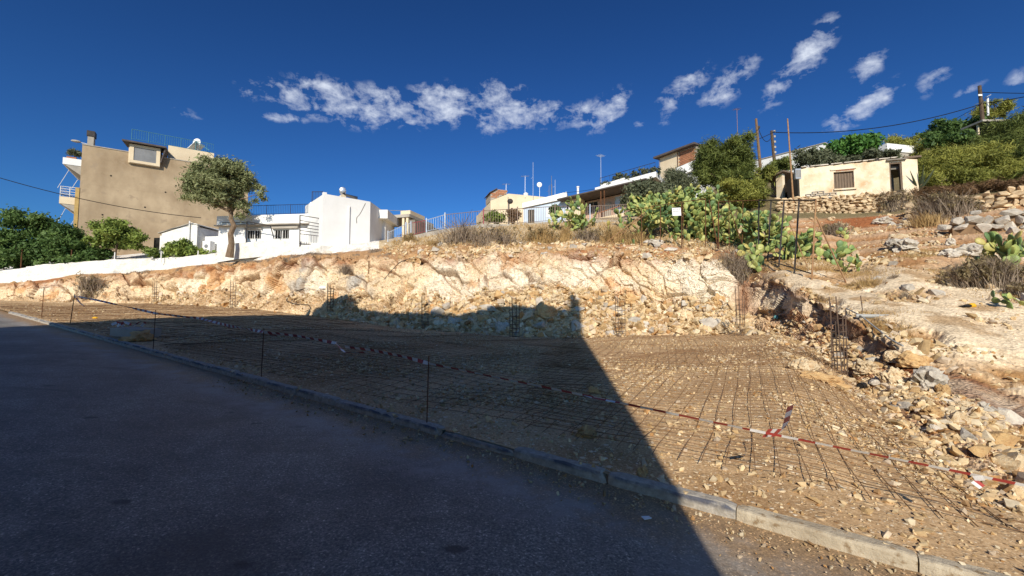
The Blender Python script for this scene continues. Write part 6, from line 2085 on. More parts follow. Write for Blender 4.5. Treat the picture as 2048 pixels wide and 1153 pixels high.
def ribbon(t, pts, wd, name='strip', seg=.115, twist=2.0, ph=0.0, sag=0.0):
    """striped tape along a polyline, alternating red and white lengths"""
    pts = [Vector(p) for p in pts]
    L_ = [0]
    for a, b in zip(pts, pts[1:]): L_.append(L_[-1] + (b - a).length)
    N_ = max(8, int(L_[-1] / .055))
    mb = MB()
    prev = None
    for i in range(N_ + 1):
        s = L_[-1] * i / N_
        k = min(np.searchsorted(L_, s, side='right') - 1, len(pts) - 2); k = max(k, 0)
        f = (s - L_[k]) / (L_[k + 1] - L_[k])
        p = pts[k].lerp(pts[k + 1], f) - Vector((0, 0, sag * 4 * f * (1 - f)))
        d = (pts[k + 1] - pts[k]).normalized()
        side = d.cross(Vector((0, 0, 1)))
        if side.length < .05: side = Vector((1, 0, 0))
        side.normalize(); up = side.cross(d)
        an = ph + .8 * math.sin(s * twist) + .35 * math.sin(s * twist * 2.3 + 1)
        wv = (up * math.cos(an) + side * math.sin(an)) * wd / 2
        cur = (p + wv, p - wv)
        if prev:
            mi = int(s / seg) % 2
            th = Vector((.0006, .0006, 0))
            mb.add([prev[0], cur[0], cur[1], prev[1]], [(0, 1, 2, 3)], mi)
        prev = cur
    return mb.build(name, [M['tape_w'], M['tape_r']], t)


tape = thing('barrier_tape', 'red and white striped barrier tape strung from stake to stake along the kerb', 'tape', (0, 0, 0))
ribbon(tape, [tip[140], P(195, 601, 11.4), P(240, 611, 11.0), tip[306] - Vector((0, 0, .02))], .05, twist=1.6)
ribbon(tape, [tip[306] - Vector((0, 0, .02)), P(400, 637, 9.6), P(455, 651, 8.7), tip[522]], .05, sag=.004)
ribbon(tape, [tip[522], P(600, 673, 7.1), P(672, 687, 6.6)], .045)
ribbon(tape, [P(672, 687, 6.6), P(690, 706, 6.45), P(735, 705, 6.3)], .07, ph=.6)
ribbon(tape, [P(690, 694, 6.4), P(740, 700, 6.1), P(800, 712, 5.6), tip[853] + Vector((0, 0, -.03))], .045)
ribbon(tape, [tip[853] + Vector((0, 0, -.03)), P(1168, 791, 4.25), P(1500, 860, 3.62)], .032, twist=.8, ph=.2)
ribbon(tape, [P(1500, 860, 3.62), P(1800, 920, 3.2), P(2150, 992, 2.85)], .027, twist=.9, ph=.1)
ribbon(tape, [P(1168, 791, 4.25), P(1180, 795, 4.2), P(1240, 806, 4.05)], .032, ph=1.2, name='knot')
ribbon(tape, [P(1530, 867, 3.58), P(1562, 866, 3.66), P(1571, 850, 3.72), P(1581, 812, 3.80)], .10, seg=.055, twist=.4, ph=.3, name='loose_end')
ribbon(tape, [tip[140], tip[140] + Vector((.25, -.05, -.25)), tip[140] + Vector((.5, -.1, -.42))], .10, ph=.6, name='knot')
ribbon(tape, [tip[522], tip[522] + Vector((.18, .02, -.06)), tip[522] + Vector((.35, .04, -.05))], .10, ph=.6, name='knot')
ribbon(tape, [P(445, 649, 8.8), P(455, 655, 8.75), P(466, 653, 8.7)], .11, ph=.6, name='knot')
ribbon(tape, [P(1955, 952, 3.0), P(1962, 965, 3.0), P(1950, 972, 3.0)], .05, seg=.04, ph=.4, name='loose_end')

# ------------------------------------------------------------------ things lying about
q = G(246, 676)
t = thing('concrete_slab', 'grey concrete slab lying in the shade by the kerb', 'slab', q, -.35)
MB().hexa([(-.62, 0, -.1), (.62, 0, -.1), (.66, .6, -.1), (-.6, .6, -.1), (-.62, 0, .28), (.62, 0, .24), (.66, .6, .25), (-.6, .6, .3)]).build('slab', M['concrete'], t)
t2 = thing('tape_bundle', 'crumpled heap of red and white tape lying on the concrete slab', 'tape', q + Vector((0, .3, .3)))
for i in range(5):
    a = Vector((RNG.uniform(-.5, .5), RNG.uniform(-.2, .3), .02)); b = a + Vector((RNG.uniform(-.4, .4), RNG.uniform(-.2, .2), .05))
    ribbon(t2, [a, a.lerp(b, .5) + Vector((0, 0, .1)), b], .07, ph=RNG.uniform(0, 3), seg=.12, name='fold')


def hose(label, pix, r_=.02, m='plastic', lift=.12):
    pts_ = []
    for (a, b) in zip(pix, pix[1:]):
        for i in range(8):
            f = i / 8
            pts_.append(G(a[0] + (b[0] - a[0]) * f, a[1] + (b[1] - a[1]) * f) + Vector((0, -.02, lift)))
    pts_ = [(pts_[max(i - 1, 0)] + pts_[i] + pts_[min(i + 1, len(pts_) - 1)]) / 3 for i in range(len(pts_))]
    o = pts_[0]
    t = thing('hose', label, 'hose', o)
    MB().tube([p - o for p in pts_], r_, 5).build('pipe', M[m], t, True)


hose('black hose curling over the pale slope above the shadow', [(612, 580), (580, 590), (572, 606), (590, 612), (618, 614), (622, 622), (606, 630)], .022)
hose('black hose bending down the orange rock face', [(830, 518), (800, 528), (782, 546), (766, 566)], .02)
hose('thin grey pipe lying along the top of the right bank', [(1690, 624), (1720, 640), (1780, 690), (1810, 706)], .02, 'pvc')
q = G(1724, 778)
t = thing('black_pipe', 'short black plastic pipe stub lying by the nearest cage', 'pipe', q, .6)
MB().tube([(-.10, 0, .06), (.10, 0, .06)], .062, 12, cap=False).build('outer', M['plastic'], t)
MB().tube([(-.098, 0, .06), (.098, 0, .06)], .05, 12, cap=True).build('inner', M['dark'], t)
q = G(1745, 637)
t = thing('grey_pipe', 'pale grey pipe length lying on top of the right bank', 'pipe', q, -.5)
MB().tube([(-.35, 0, .06), (.35, 0, .05)], .055, 10).build('tube', M['pvc'], t)
q = G(1555, 640)
t = thing('plastic_bottle', 'crushed teal plastic bottle on the red rubble', 'bottle', q, .4)
MB().tube([(-.18, 0, .07), (-.1, 0, .1), (.1, 0, .08), (.16, 0, .06), (.2, 0, .06)], [.04, .09, .08, .05, .03], 10).build('body', M['bottle'], t)
MB().tube([(.2, 0, .06), (.24, 0, .06)], .03, 8).build('cap', M['white'], t)
q = G(1935, 615)
t = thing('work_glove', 'black and yellow work glove dropped on the bare rock', 'glove', q, .2)
MB().ball((0, 0, .04), .12, .08, .045).build('palm', M['plastic'], t, True)
MB().tube([(.10, 0, .05), (.22, .02, .05), (.27, .0, .02)], [.06, .07, .05], 8).build('cuff', M['yellow'], t, True)
for i in range(4):
    MB().tube([(-.08, -.05 + i * .033, .04), (-.2, -.08 + i * .05, .03)], [.02, .015], 6).build('finger', M['plastic'], t, True)
q = G(190, 638)
t = thing('yellow_rag', 'small crumpled yellow rag on the sunlit ground far left', 'rag', q)
MB().ball((0, 0, .04), .12, .07, .05, 9, 5).build('cloth', M['yellow'], t)
q = G(646, 579)
t = thing('plastic_bag', 'white plastic bag lying at the foot of the grey rock', 'bag', q)
MB().ball((0, 0, .1), .3, .15, .12, 9, 5).build('film', M['white'], t)
r_ = ray(1293, 1038); k = -EYE / (r_[2] - SX * r_[0] - SY * r_[1])
q = Vector((r_[0] * k, r_[1] * k, EYE + r_[2] * k + .004))
t = thing('paper_scrap', 'white paper scrap on the road by the kerb', 'paper', q, .3)
MB().hexa([(-.03, -.02, 0), (.03, -.02, .002), (.033, .02, .0), (-.03, .022, .004), (-.03, -.02, .004), (.03, -.02, .008), (.033, .02, .004), (-.03, .022, .010)]).build('sheet', M['paper'], t)
for (px, py, lb) in ((760, 500, 0),):
    pass

# ------------------------------------------------------------------ hill fence
def hill_fence():
    t = thing('hill_fence', 'long iron fence of pale blue, red and brown panels climbing along the crest', 'fence', P(775, 492, 32.4))
    o = t.location.copy()
    posts = [(776, 491, 465, 32.6), (812, 478, 448, 32.2), (822, 474, 446, 32.1), (853, 466, 440, 31.8), (890, 459, 429, 31.6), (967, 449, 421, 31.6),
             (1035, 450, 417, 31.7), (1110, 445, 412, 32.0), (1180, 441, 412, 32.3), (1256, 442, 408, 32.8)]
    mats_ = ['fencewhite', 'fencewhite', 'fencered', 'fencewhite', 'fencebrown', 'fencebrown', 'fencebrown', 'fencebrown', 'fencebrown']
    B = [P(a[0], a[1], a[3]) - o for a in posts]; Tt = [P(a[0], a[2], a[3]) - o for a in posts]
    for i, a in enumerate(posts):
        mm = 'fencewhite' if i in (0, 1, 2, 3, 4, 8) else 'fencebrown'
        if i in (5,): mm = 'fencered'
        MB().bar(B[i] - Vector((0, 0, .5)), Tt[i] + Vector((0, 0, .12)), .06 if i in (3, 4, 1) else .045, 5).build('post', M[mm], t)
    for i, mm in enumerate(mats_):
        f = MB()
        b0, b1, t0, t1 = B[i], B[i + 1], Tt[i], Tt[i + 1]
        f.bar(b0.lerp(t0, .12), b1.lerp(t1, .12), .022); f.bar(b0.lerp(t0, .97), b1.lerp(t1, .97), .024)
        fr_ = f.build('panel_frame', M[mm], t)
        L_ = (b1 - b0).length
        n = int(L_ / .17)
        for k in range(1, n):
            a = b0.lerp(b1, k / n); c_ = t0.lerp(t1, k / n)
            MB().bar(a.lerp(c_, .12), a.lerp(c_, .97), .013, 3).build('bar', M[mm], fr_)
    c = MB()
    for i in range(len(B) - 1):
        a, b = B[i], B[i + 1]
        n_ = Vector((0, .15, 0))
        c.hexa([a - n_ - Vector((0, 0, .9)), b - n_ - Vector((0, 0, .9)), b + n_ - Vector((0, 0, .9)), a + n_ - Vector((0, 0, .9)), a - n_, b - n_, b + n_, a + n_])
    c.build('footing', M['concrete'], t)


hill_fence()
q = P(776, 497, 32.4)
t = thing('white_footing', 'white painted block at the lower end of the hill fence', 'block', q)
MB().hexa([(-.25, -.2, -.3), (.25, -.2, -.3), (.25, .2, -.3), (-.25, .2, -.3), (-.2, -.15, .35), (.2, -.15, .35), (.2, .15, .35), (-.2, .15, .35)]).build('block', M['whitewash'], t)

# ------------------------------------------------------------------ rusty fence and gate before the cacti, with the sign
def rusty_fence():
    pl = {}
    t = thing('rusty_fence', 'tall rusty iron fence frame in front of the prickly pears', 'fence', G(1437, 492))
    o = t.location.copy()
    def post(px, pt, pb, r_=.028, mm='rust', px2=None, Y=None):
        q = G(px2 or px, pb) if Y is None else P(px2 or px, pb, Y)
        tp_ = P(px, pt, q.y)
        MB().bar(q - o - Vector((0, 0, .2)), tp_ - o, r_, 5).build('post', M[mm], t)
        pl[px] = (tp_, q)
        return tp_, q
    Y1 = 26.0
    for (px, pt, pb) in ((1283, 418, 484), (1321, 412, 488), (1363, 405, 490), (1366, 404, 490), (1411, 398, 492)):
        post(px, pt, pb, .025, Y=Y1 - (px - 1283) / 130 * 1.5)
    a, b = post(1437, 404, 492, .035, Y=24.2), post(1418, 400, 492, .03, px2=1436, Y=24.2)
    for (px, pb, px2) in ((1458, 494, 1458), (1486, 496, 1484)):
        post(px, 404, pb, .02, px2=px2, Y=23.6)
    MB().bar(P(1458, 414, 23.6) - o, P(1486, 492, 23.4) - o, .022).build('brace', M['rust'], t)
    def rail(p0, p1, Y0, Y1_, r_=.024, mm='rust'):
        MB().bar(P(*p0, Y0) - o, P(*p1, Y1_) - o, r_).build('rail', M[mm], t)
    rail((1255, 424), (1311, 412), 27, 25.7); rail((1311, 412), (1411, 398), 25.7, 24.5)
    rail((1437, 404), (1518, 401), 24.2, 22.5)
    MB().bar(P(1290, 425, 26) - o, G(1204, 494) - o + Vector((0, 0, .05)), .03).build('brace', M['rust_light'], t)
    MB().bar(P(1296, 425, 26) - o, G(1214, 494) - o + Vector((0, 0, .05)), .02).build('brace', M['rust_light'], t)
    return t


rusty_fence()
gt = thing('field_gate', 'tall dark iron gate frame standing on the rock lip by the cacti', 'gate', G(1590, 549))
o = gt.location.copy()
YG = [21.0, 20.0, 19.2, 18.4, 17.8]
gpx = [(1518, 401, 1516, 530), (1542, 404, 1535, 524), (1568, 403, 1557, 536), (1598, 403, 1588, 548), (1632, 401, 1623, 560)]
gp_ = [G(c_, d_) for (_, _, c_, d_) in gpx]
for i, ((a, b, c_, d_), q) in enumerate(zip(gpx, gp_)):
    tp_ = P(a, b, q.y)
    MB().bar(q - o - Vector((0, 0, .1)), tp_ - o, .036 if i < 4 else .034, 5).build('post' if i in (0, 4) else 'bar', M['iron'] if i < 4 else M['rust_light'], gt)
for (a, b) in ((0, 4),):
    ta, tb = P(gpx[a][0], gpx[a][1], gp_[a].y), P(gpx[b][0], gpx[b][1], gp_[b].y)
    MB().bar(ta - o, tb - o, .03).build('rail', M['iron'], gt)
ba, bb = P(1535, 521, gp_[1].y), P(1624, 548, gp_[4].y)
MB().bar(ba - o, bb - o, .028).build('rail', M['iron'], gt)
qb = G(1692, 566)
MB().bar(P(1632, 434, gp_[4].y) - o, qb - o, .028).build('brace', M['rust_light'], gt)
MB().bar(P(1578, 445, gp_[2].y) - o, P(1615, 535, gp_[3].y) - o, .022).build('brace', M['rust_light'], gt)

sg = thing('notice_sign', 'small white notice board wired to the rusty fence among the cacti', 'sign', P(1353, 424, 23.9))
hw = 9 * 23.9 / F
MB().box(-hw, hw, -.012, .012, -hw * .9, hw * .9).build('board', M['paper'], sg)


def text(par, s, size, x, y, z, m):
    c = bpy.data.curves.new('lettering', 'FONT'); c.body = s; c.size = size; c.align_x = 'CENTER'; c.align_y = 'CENTER'; c.extrude = .002
    c.materials.append(m)
    tmp = bpy.data.objects.new('lettering', c)
    me = bpy.data.meshes.new_from_object(tmp)
    bpy.data.objects.remove(tmp)
    if not me.materials: me.materials.append(m)
    return link('lettering', me, par, (x, y, z), (math.pi / 2, 0, 0))


text(sg, 'N T E P', .13, 0, -.016, .13, M['ink'])
text(sg, 'EPNNKM', .10, 0, -.016, .02, M['ink'])
for (px, z) in ((0, .13),):
    sg.rotation_euler = (0, -.05, .05)

# ------------------------------------------------------------------ poles and wires
def pole(label, px, pt, pb, Y, r0, r1, m='wood', px2=None, name='utility_pole'):
    b = P(px2 or px, pb, Y); tp_ = P(px, pt, Y)
    t = thing(name, label, 'pole', b)
    MB().tube([Vector((0, 0, -1)), (tp_ - b)], [r0, r1], 8).build('shaft', M[m], t)
    return t, tp_, b


t1, top1, b1_ = pole('pale brown wooden pole standing just right of the big pine', 1512, 238, 318, 46, .16, .12, px2=1520)
MB().ball((top1 - b1_) + Vector((.28, 0, -1.9 * .5)), .13, .1, .18).build('insulator', M['iron'], t1)
t2_, top2, b2_ = pole('dark wooden pole with pale collars right of the pale brown one', 1543, 262, 315, 47, .17, .14, 'bark_dark', px2=1549)
for i in range(5):
    z = .4 + i * .6
    MB().box(-.1, .1, -.19, -.155, z, z + .22).build('collar', M['concrete'], t2_)
MB().bar((top2 - b2_) + Vector((-.1, -.2, -.3)), (top2 - b2_) + Vector((.35, -.25, -.1)), .03).build('crossarm', M['iron'], t2_)
t3, top3, b3_ = pole('slim rust stained mast with a meter box before the derelict house', 1575, 238, 398, 33.2, .07, .045, 'rust_light', px2=1587)
mb_ = MB().box(-.22, .22, -.12, .1, 1.55, 2.35).build('meter_box', M['metal'], t3)
mb_.location = (.35, -.05, 0)
for i in range(4): MB().box(-.17 + i * .1, -.11 + i * .1, -.125, -.121, 1.65, 2.25).build('slot', M['concdark'], mb_)
t4, top4, b4_ = pole('dark brown wooden pole with a street lamp on the scrub hill', 1959, 172, 250, 48, .2, .16, 'bark_dark', px2=1966)
a = P(1963, 207, 47.7) - b4_
b = P(1972, 195, 47.7) - b4_
la_ = MB().bar(a, b, .04).build('lamp_arm', M['iron'], t4)
MB().hexa([b + Vector(v) for v in ((0, -.1, -.05), (.5, -.1, .22), (.5, .1, .22), (0, .1, -.05), (0, -.1, .06), (.5, -.1, .33), (.5, .1, .33), (0, .1, .06))]).build('lamp_head', M['metal'], la_)
MB().box(a.x - .22, a.x + .22, -.24, -.2, a.z + .9, a.z + 1.1).build('collar', M['white'], t4)
tt_, topt, bt_ = pole('little white beacon post beside the pole with the street lamp', 1975, 197, 215, 48, .1, .1, 'white', name='white_post')


def wire(label, a, b, sag, r_=.03, n=24):
    t = thing('overhead_wire', label, 'wire', a)
    pts_ = [(Vector(b) - Vector(a)) * (i / n) - Vector((0, 0, sag * 4 * (i / n) * (1 - i / n))) for i in range(n + 1)]
    MB().tube(pts_, r_, 4).build('cable', M['plastic'], t)


wire('long thick wire from the dark pole to the lamp pole on the right hill', P(1546, 265, 47), P(1961, 209, 48), 1.1, .045)
wire('upper wire leaving the lamp pole to the right edge', P(1963, 185, 48), P(2200, 186, 40), .1, .035)
wire('lower wire rising from the lamp pole to the right edge', P(1963, 208, 48), P(2200, 160, 40), .2, .04)
wire('thin wire slanting down left from the lamp pole into the trees', P(1961, 210, 48), P(1775, 290, 52), .5, .025)
wire('slack loop of wire between the two wooden poles', P(1515, 252, 46), P(1545, 268, 47), 1.3, .035)
wire('wire joining the pine top and the dark pole', P(1500, 285, 46), P(1545, 266, 47), .05, .03)
wire('dark wire crossing in front of the beige house wall at the left', P(-60, 338, 36), P(402, 436, 42), .6, .03)
wire('short wire end at the far left above the dark bushes', P(-60, 400, 40), P(25, 423, 46), .05, .03)
wire('thin wire from the veranda roof to the pale blue house', P(1128, 386, 45), P(1192, 378, 44), .05, .02)
for i, (a, b) in enumerate((((495, 420), (495, 405)),)):
    q = P(495, 431, 36.5)
    t = thing('roof_pipe', 'thin white pipe sticking up at the left end of the navy railing', 'pipe', q)
    MB().bar((0, 0, 0), (0, 0, P(495, 398, 36.5).z - q.z), .03).build('pipe', M['white'], t)
# street lamp / flood light in front of the cream house
q = P(1018, 440, 44)
t = thing('garden_lamp', 'dark garden lamp on a post before the cream house', 'lamp', q)
hgt_ = P(1018, 405, 44).z - q.z
MB().bar((0, 0, -1), (0, 0, hgt_), .06, 6).build('post', M['iron'], t)
MB().ball((.12, 0, hgt_ + .1), .3, .2, .28).build('lamp_head', M['iron'], t)

# ------------------------------------------------------------------ vegetation
def leaf_mesh(name, blobs, n, size, aspect, m, rg, shell=.55, up=.15, fold=0.0, droop=0.0):
    """leaf sized quads spread through the volumes of many small clumps; blobs rows: x y z rx ry rz"""
    B = np.array(blobs, float)
    vol = (B[:, 3] * B[:, 4] * B[:, 5]) ** .8
    k = rg.choice(len(B), n, p=vol / vol.sum())
    d = rg.normal(size=(n, 3)); d /= np.linalg.norm(d, axis=1, keepdims=True)
    r_ = rg.random(n) ** (shell)
    jit = 1 + .32 * rg.normal(size=n)
    pos = B[k, :3] + d * B[k, 3:6] * (r_ * jit)[:, None]
    nv = d * .8 + rg.normal(size=(n, 3)) * .7 + np.array([0, 0, up])
    nv /= np.linalg.norm(nv, axis=1, keepdims=True)
    t1 = np.cross(nv, rg.normal(size=(n, 3))); t1 /= np.linalg.norm(t1, axis=1, keepdims=True)
    if droop:
        t1 = t1 * (1 - droop) + (d + np.array([0, 0, .35])) * droop
        t1 -= nv * (t1 * nv).sum(1, keepdims=True); t1 /= (np.linalg.norm(t1, axis=1, keepdims=True) + 1e-6)
    t2 = np.cross(nv, t1)
    s = size * np.clip(rg.lognormal(-.12, .38, n), .35, 2.0)
    a = t1 * s[:, None]; b = t2 * (s * aspect)[:, None]
    V = np.stack([pos - a, pos + b * 1.0 + a * .1, pos + a, pos - b + a * .1], 1).reshape(-1, 3)
    Fc = np.arange(4 * n).reshape(n, 4)
    clump = rg.uniform(0, 1, len(B))
    rnd = np.clip(.62 * clump[k] + .38 * rg.random(n), 0, 1)
    return np_mesh(name, V, Fc, m, rnd=rnd)


def blobs_in(rg, n, c, rad, br, shell=.9, flat=.75):
    out = []
    for i in range(n):
        d = rg.normal(size=3); d /= np.linalg.norm(d)
        q = np.array(c) + d * np.array(rad) * (rg.random() ** .45) * shell
        s = br * rg.uniform(.65, 1.35)
        out.append((*q, s, s, s * flat))
    return out


def limb(mb, a, b, r0, r1, rg, n=6, wob=.12):
    a, b = np.array(a, float), np.array(b, float)
    L_ = np.linalg.norm(b - a)
    pts_ = [a + (b - a) * i / n + (rg.normal(size=3) * wob * L_ / n if 0 < i < n else 0) for i in range(n + 1)]
    mb.tube([tuple(p) for p in pts_], [r0 + (r1 - r0) * i / n for i in range(n + 1)], 6)
    return pts_


def tree(name, label, cat, base_, crowns, n, size, aspect, m, trunk_r, bark, seed, br, nb, limbs=7, trunk_pts=None, group=None, flat=.75, up=.15, droop=0.0, shell=.55, sub=None):
    """crowns: list of (centre, radii) in world space"""
    rg = np.random.default_rng(seed)
    t = thing(name, label, cat, base_, 0, group)
    o = np.array(base_)
    blobs = []
    tot = sum(c[1][0] * c[1][1] * c[1][2] for c in crowns)
    for (c, rad) in crowns:
        nn_ = max(4, int(nb * rad[0] * rad[1] * rad[2] / tot))
        blobs += blobs_in(rg, nn_, np.array(c) - o, rad, br, flat=flat)
    link('crown', leaf_mesh('crown', blobs, n, size, aspect, m, rg, shell, up, 0, droop), t)
    mb = MB()
    tp = [np.array(p) - o for p in (trunk_pts or [base_, base_ + (Vector(crowns[0][0]) - Vector(base_)) * .45])]
    rr = [trunk_r * (1.25 if i == 0 else 1 - .35 * i / (len(tp) - 1)) for i in range(len(tp))]
    tp[0] = tp[0] - np.array([0, 0, .3])
    mb.tube([tuple(p) for p in tp], rr, 9)
    mb.build('trunk', bark, t)
    lb = MB()
    pick = rg.choice(len(blobs), min(limbs, len(blobs)), replace=False)
    for i in pick:
        limb(lb, tp[-1], blobs[i][:3], trunk_r * .5, trunk_r * .12, rg)
    for i in rg.choice(len(blobs), min(limbs * 3, len(blobs)), replace=False):
        j = pick[np.argmin([np.linalg.norm(np.array(blobs[i][:3]) - np.array(blobs[p][:3])) for p in pick])]
        mid = np.array(blobs[j][:3]) * .6 + tp[-1] * .4
        limb(lb, mid, blobs[i][:3], trunk_r * .18, trunk_r * .06, rg, 4)
    lb.build('limbs', bark, t)
    return t


def cw(px, py, Y, rx, ry, depth=None):
    """crown volume from its place and half sizes in the photograph"""
    c = P(px, py, Y)
    a, b = rx * Y / F, ry * Y / F
    return (tuple(c), (a, depth or a, b))


# olive
Yo = 35.6
ob = P(459, 508, Yo)
tree('olive_tree', 'round grey green olive tree with twisted trunk beside the white house', 'tree', ob,
     [cw(440, 372, Yo, 68, 52), cw(418, 352, Yo, 44, 36), cw(468, 362, Yo, 44, 44), cw(512, 382, Yo, 22, 38), cw(396, 395, Yo, 36, 28), cw(482, 412, Yo, 26, 26), cw(450, 337, Yo, 32, 24)],
     36000, .115, .34, M['leaf_olive'], .25, M['bark'], 21, .52, 190, 10,
     [ob, P(463, 488, Yo), P(461, 468, Yo), P(468, 452, Yo), P(462, 440, Yo), P(462, 425, Yo)])

# left garden
Yl = 41.5
tree('dark_bush_tree', 'tall dark green leafy tree at the left edge', 'tree', P(40, 536, Yl), [cw(55, 455, Yl, 46, 40), cw(10, 490, Yl, 50, 42), cw(70, 495, Yl, 50, 40), cw(-40, 490, Yl, 40, 50), cw(30, 515, Yl, 70, 22), cw(95, 470, Yl, 24, 22), cw(30, 440, Yl, 22, 24)],
     30000, .135, .5, M['leaf_dark'], .18, M['bark_dark'], 22, .75, 95)
tree('dark_shrub', 'broad dark green bush between the tall dark tree and the lemon tree', 'bush', P(160, 530, Yl - .5), [cw(140, 490, Yl - .5, 40, 36), cw(175, 505, Yl - .8, 34, 24), cw(110, 515, Yl - .8, 40, 18), cw(150, 460, Yl, 26, 18), cw(120, 470, Yl, 30, 24), cw(160, 518, Yl - .9, 50, 16)],
     21000, .13, .5, M['leaf_dark'], .12, M['bark_dark'], 23, .65, 70)
Yc = 40.8
tree('lemon_tree', 'small bright green lemon tree before the beige wall', 'tree', P(229, 524, Yc), [cw(240, 470, Yc, 52, 26), cw(235, 452, Yc, 34, 18), cw(205, 482, Yc, 28, 16), cw(275, 486, Yc, 30, 14)],
     14000, .125, .5, M['leaf_citrus'], .11, M['bark_dark'], 24, .5, 75, 9, [P(229, 524, Yc), P(231, 505, Yc), P(236, 485, Yc)])
Yc = 40.6
tree('low_citrus_bush', 'low spreading green bush on the white wall left of the olive', 'bush', P(370, 515, Yc), [cw(365, 502, Yc, 40, 15), cw(325, 506, Yc, 26, 11), cw(405, 508, Yc, 24, 9), cw(375, 490, Yc, 22, 10)],
     6500, .14, .5, M['leaf_citrus'], .07, M['bark_dark'], 25, .38, 60)
tree('far_left_bush', 'low dark bush at the bottom left end of the garden wall', 'bush', P(10, 538, 39.6), [cw(0, 525, 39.8, 22, 12)], 1800, .14, .5, M['leaf_dark'], .05, M['bark_dark'], 26, .4, 16)
# plants on the beige house balcony
tree('balcony_plant', 'spiky dark plant in the pot on the upper balcony of the beige house', 'plant', PLANTER, [(tuple(PLANTER + Vector((.0, 0, .55))), (.75, .5, .42))], 1500, .12, .25, M['leaf_grey'], .03, M['bark_dark'], 27, .25, 22, 4)

# shrubs by the cream and pale blue houses
tree('rust_shrub', 'rounded green and brown shrub behind the fence before the cream house', 'bush', P(988, 446, 40), [cw(990, 436, 40, 20, 11)], 2600, .12, .5, M['leaf_citrus'], .06, M['bark_dark'], 28, .35, 34)
tree('brown_shrub', 'rust brown shrub behind the fence right of the rounded one', 'bush', P(1028, 446, 40), [cw(1028, 432, 40, 14, 14)], 2200, .12, .5, M['leaf_rust'], .06, M['bark_dark'], 29, .35, 30)
tree('door_shrub', 'dark green shrub in front of the pale blue house shutter', 'bush', P(1110, 446, 42), [cw(1110, 424, 42, 11, 16)], 2000, .12, .5, M['leaf_dark'], .06, M['bark_dark'], 30, .32, 26)
b0 = H_VER.A + H_VER.ex * (VF0[0] + 2) + Vector((0, 0, VF0[1] + .5))
tree('terrace_creeper', 'dark creeper trailing along the roof terrace railing of the veranda house', 'plant', b0,
     [(tuple(H_VER.A + H_VER.ex * (VF0[0] + (VF1[0] - VF0[0]) * f) + H_VER.ey * .1 + Vector((0, 0, VF0[1] + (VF1[1] - VF0[1]) * f + .75 + .25 * math.sin(f * 19)))), (.75, .35, .35)) for f in np.linspace(.2, .97, 11)],
     2600, .12, .4, M['leaf_grey'], .03, M['bark_dark'], 31, .24, 60, 4)

# big pine in the middle right and its companions
Yp = 38.5
pb = P(1452, 405, Yp)
tree('pine_tree', 'big feathery pine tree between the cacti and the wooden poles', 'tree', pb,
     [cw(1450, 305, Yp, 56, 30), cw(1415, 325, Yp, 34, 24), cw(1480, 320, Yp, 34, 34), cw(1488, 285, Yp, 18, 20), cw(1440, 350, Yp, 48, 34), cw(1490, 360, Yp, 40, 32), cw(1400, 352, Yp, 20, 22)],
     60000, .18, .14, M['leaf_pine'], .22, M['bark_dark'], 32, .62, 130, 9, None, None, .8, .5, .55)
tree('low_pine', 'low yellowish pine bush at the right foot of the big pine', 'bush', P(1475, 402, 36), [cw(1465, 380, 36, 34, 18), cw(1510, 380, 36.5, 26, 20), cw(1500, 400, 35.5, 46, 15), cw(1528, 345, 38, 22, 22)],
     18000, .16, .15, M['leaf_pine_y'], .1, M['bark_dark'], 33, .5, 60, 6, None, None, .75, .5, .5)
tree('grey_bush', 'grey green bush left of the big pine above the cacti', 'bush', P(1300, 415, 37), [cw(1295, 385, 37, 42, 22), cw(1270, 400, 36.5, 24, 16), cw(1335, 392, 37, 24, 20)],
     12000, .15, .4, M['leaf_grey'], .1, M['bark_dark'], 34, .55, 70)
tree('feathery_bush', 'drooping greyish bush between the grey green bush and the big pine', 'bush', P(1358, 410, 38), [cw(1355, 372, 38, 34, 30), cw(1340, 345, 40, 14, 14)],
     15000, .17, .14, M['leaf_grey'], .1, M['bark_dark'], 35, .5, 60, 6, None, None, .9, .5, -.4)
# behind the derelict house
tree('grey_olive_bush', 'grey green olive bush behind the roof of the derelict house', 'bush', P(1625, 345, 44), [cw(1620, 318, 44, 36, 20), cw(1650, 325, 44, 28, 14)],
     8000, .15, .35, M['leaf_grey'], .1, M['bark_dark'], 36, .55, 55)
tree('left_yellow_shrub', 'yellow green shrub at the left end of the derelict house roof', 'bush', P(1560, 345, 43), [cw(1560, 330, 43, 24, 18), cw(1545, 345, 43, 16, 16)],
     5000, .18, .2, M['leaf_pine'], .08, M['bark_dark'], 37, .45, 36)
tree('broadleaf_tree', 'bright green broad leaved tree behind the derelict house', 'tree', P(1700, 335, 46), [cw(1705, 296, 46, 44, 22), cw(1675, 302, 46, 22, 16), cw(1735, 290, 47, 20, 16)],
     11000, .20, .5, M['leaf_green'], .15, M['bark_dark'], 38, .7, 60)
tree('dark_roof_scrub', 'dark scrub lying along the roof of the derelict house', 'bush', P(1730, 332, 41), [cw(1735, 322, 41, 60, 8), cw(1690, 328, 41, 30, 7)], 5000, .14, .4, M['leaf_grey'], .06, M['bark_dark'], 39, .4, 40)
tree('yellow_pine', 'yellow green pine on the skyline right of the small white house', 'tree', P(1800, 330, 52), [cw(1795, 290, 52, 34, 16), cw(1825, 300, 50, 24, 18), cw(1770, 300, 53, 18, 10)],
     14000, .2, .14, M['leaf_pine_y'], .15, M['bark_dark'], 40, .6, 50, 6, None, None, .7, .5, .5)
Yr = 34.0
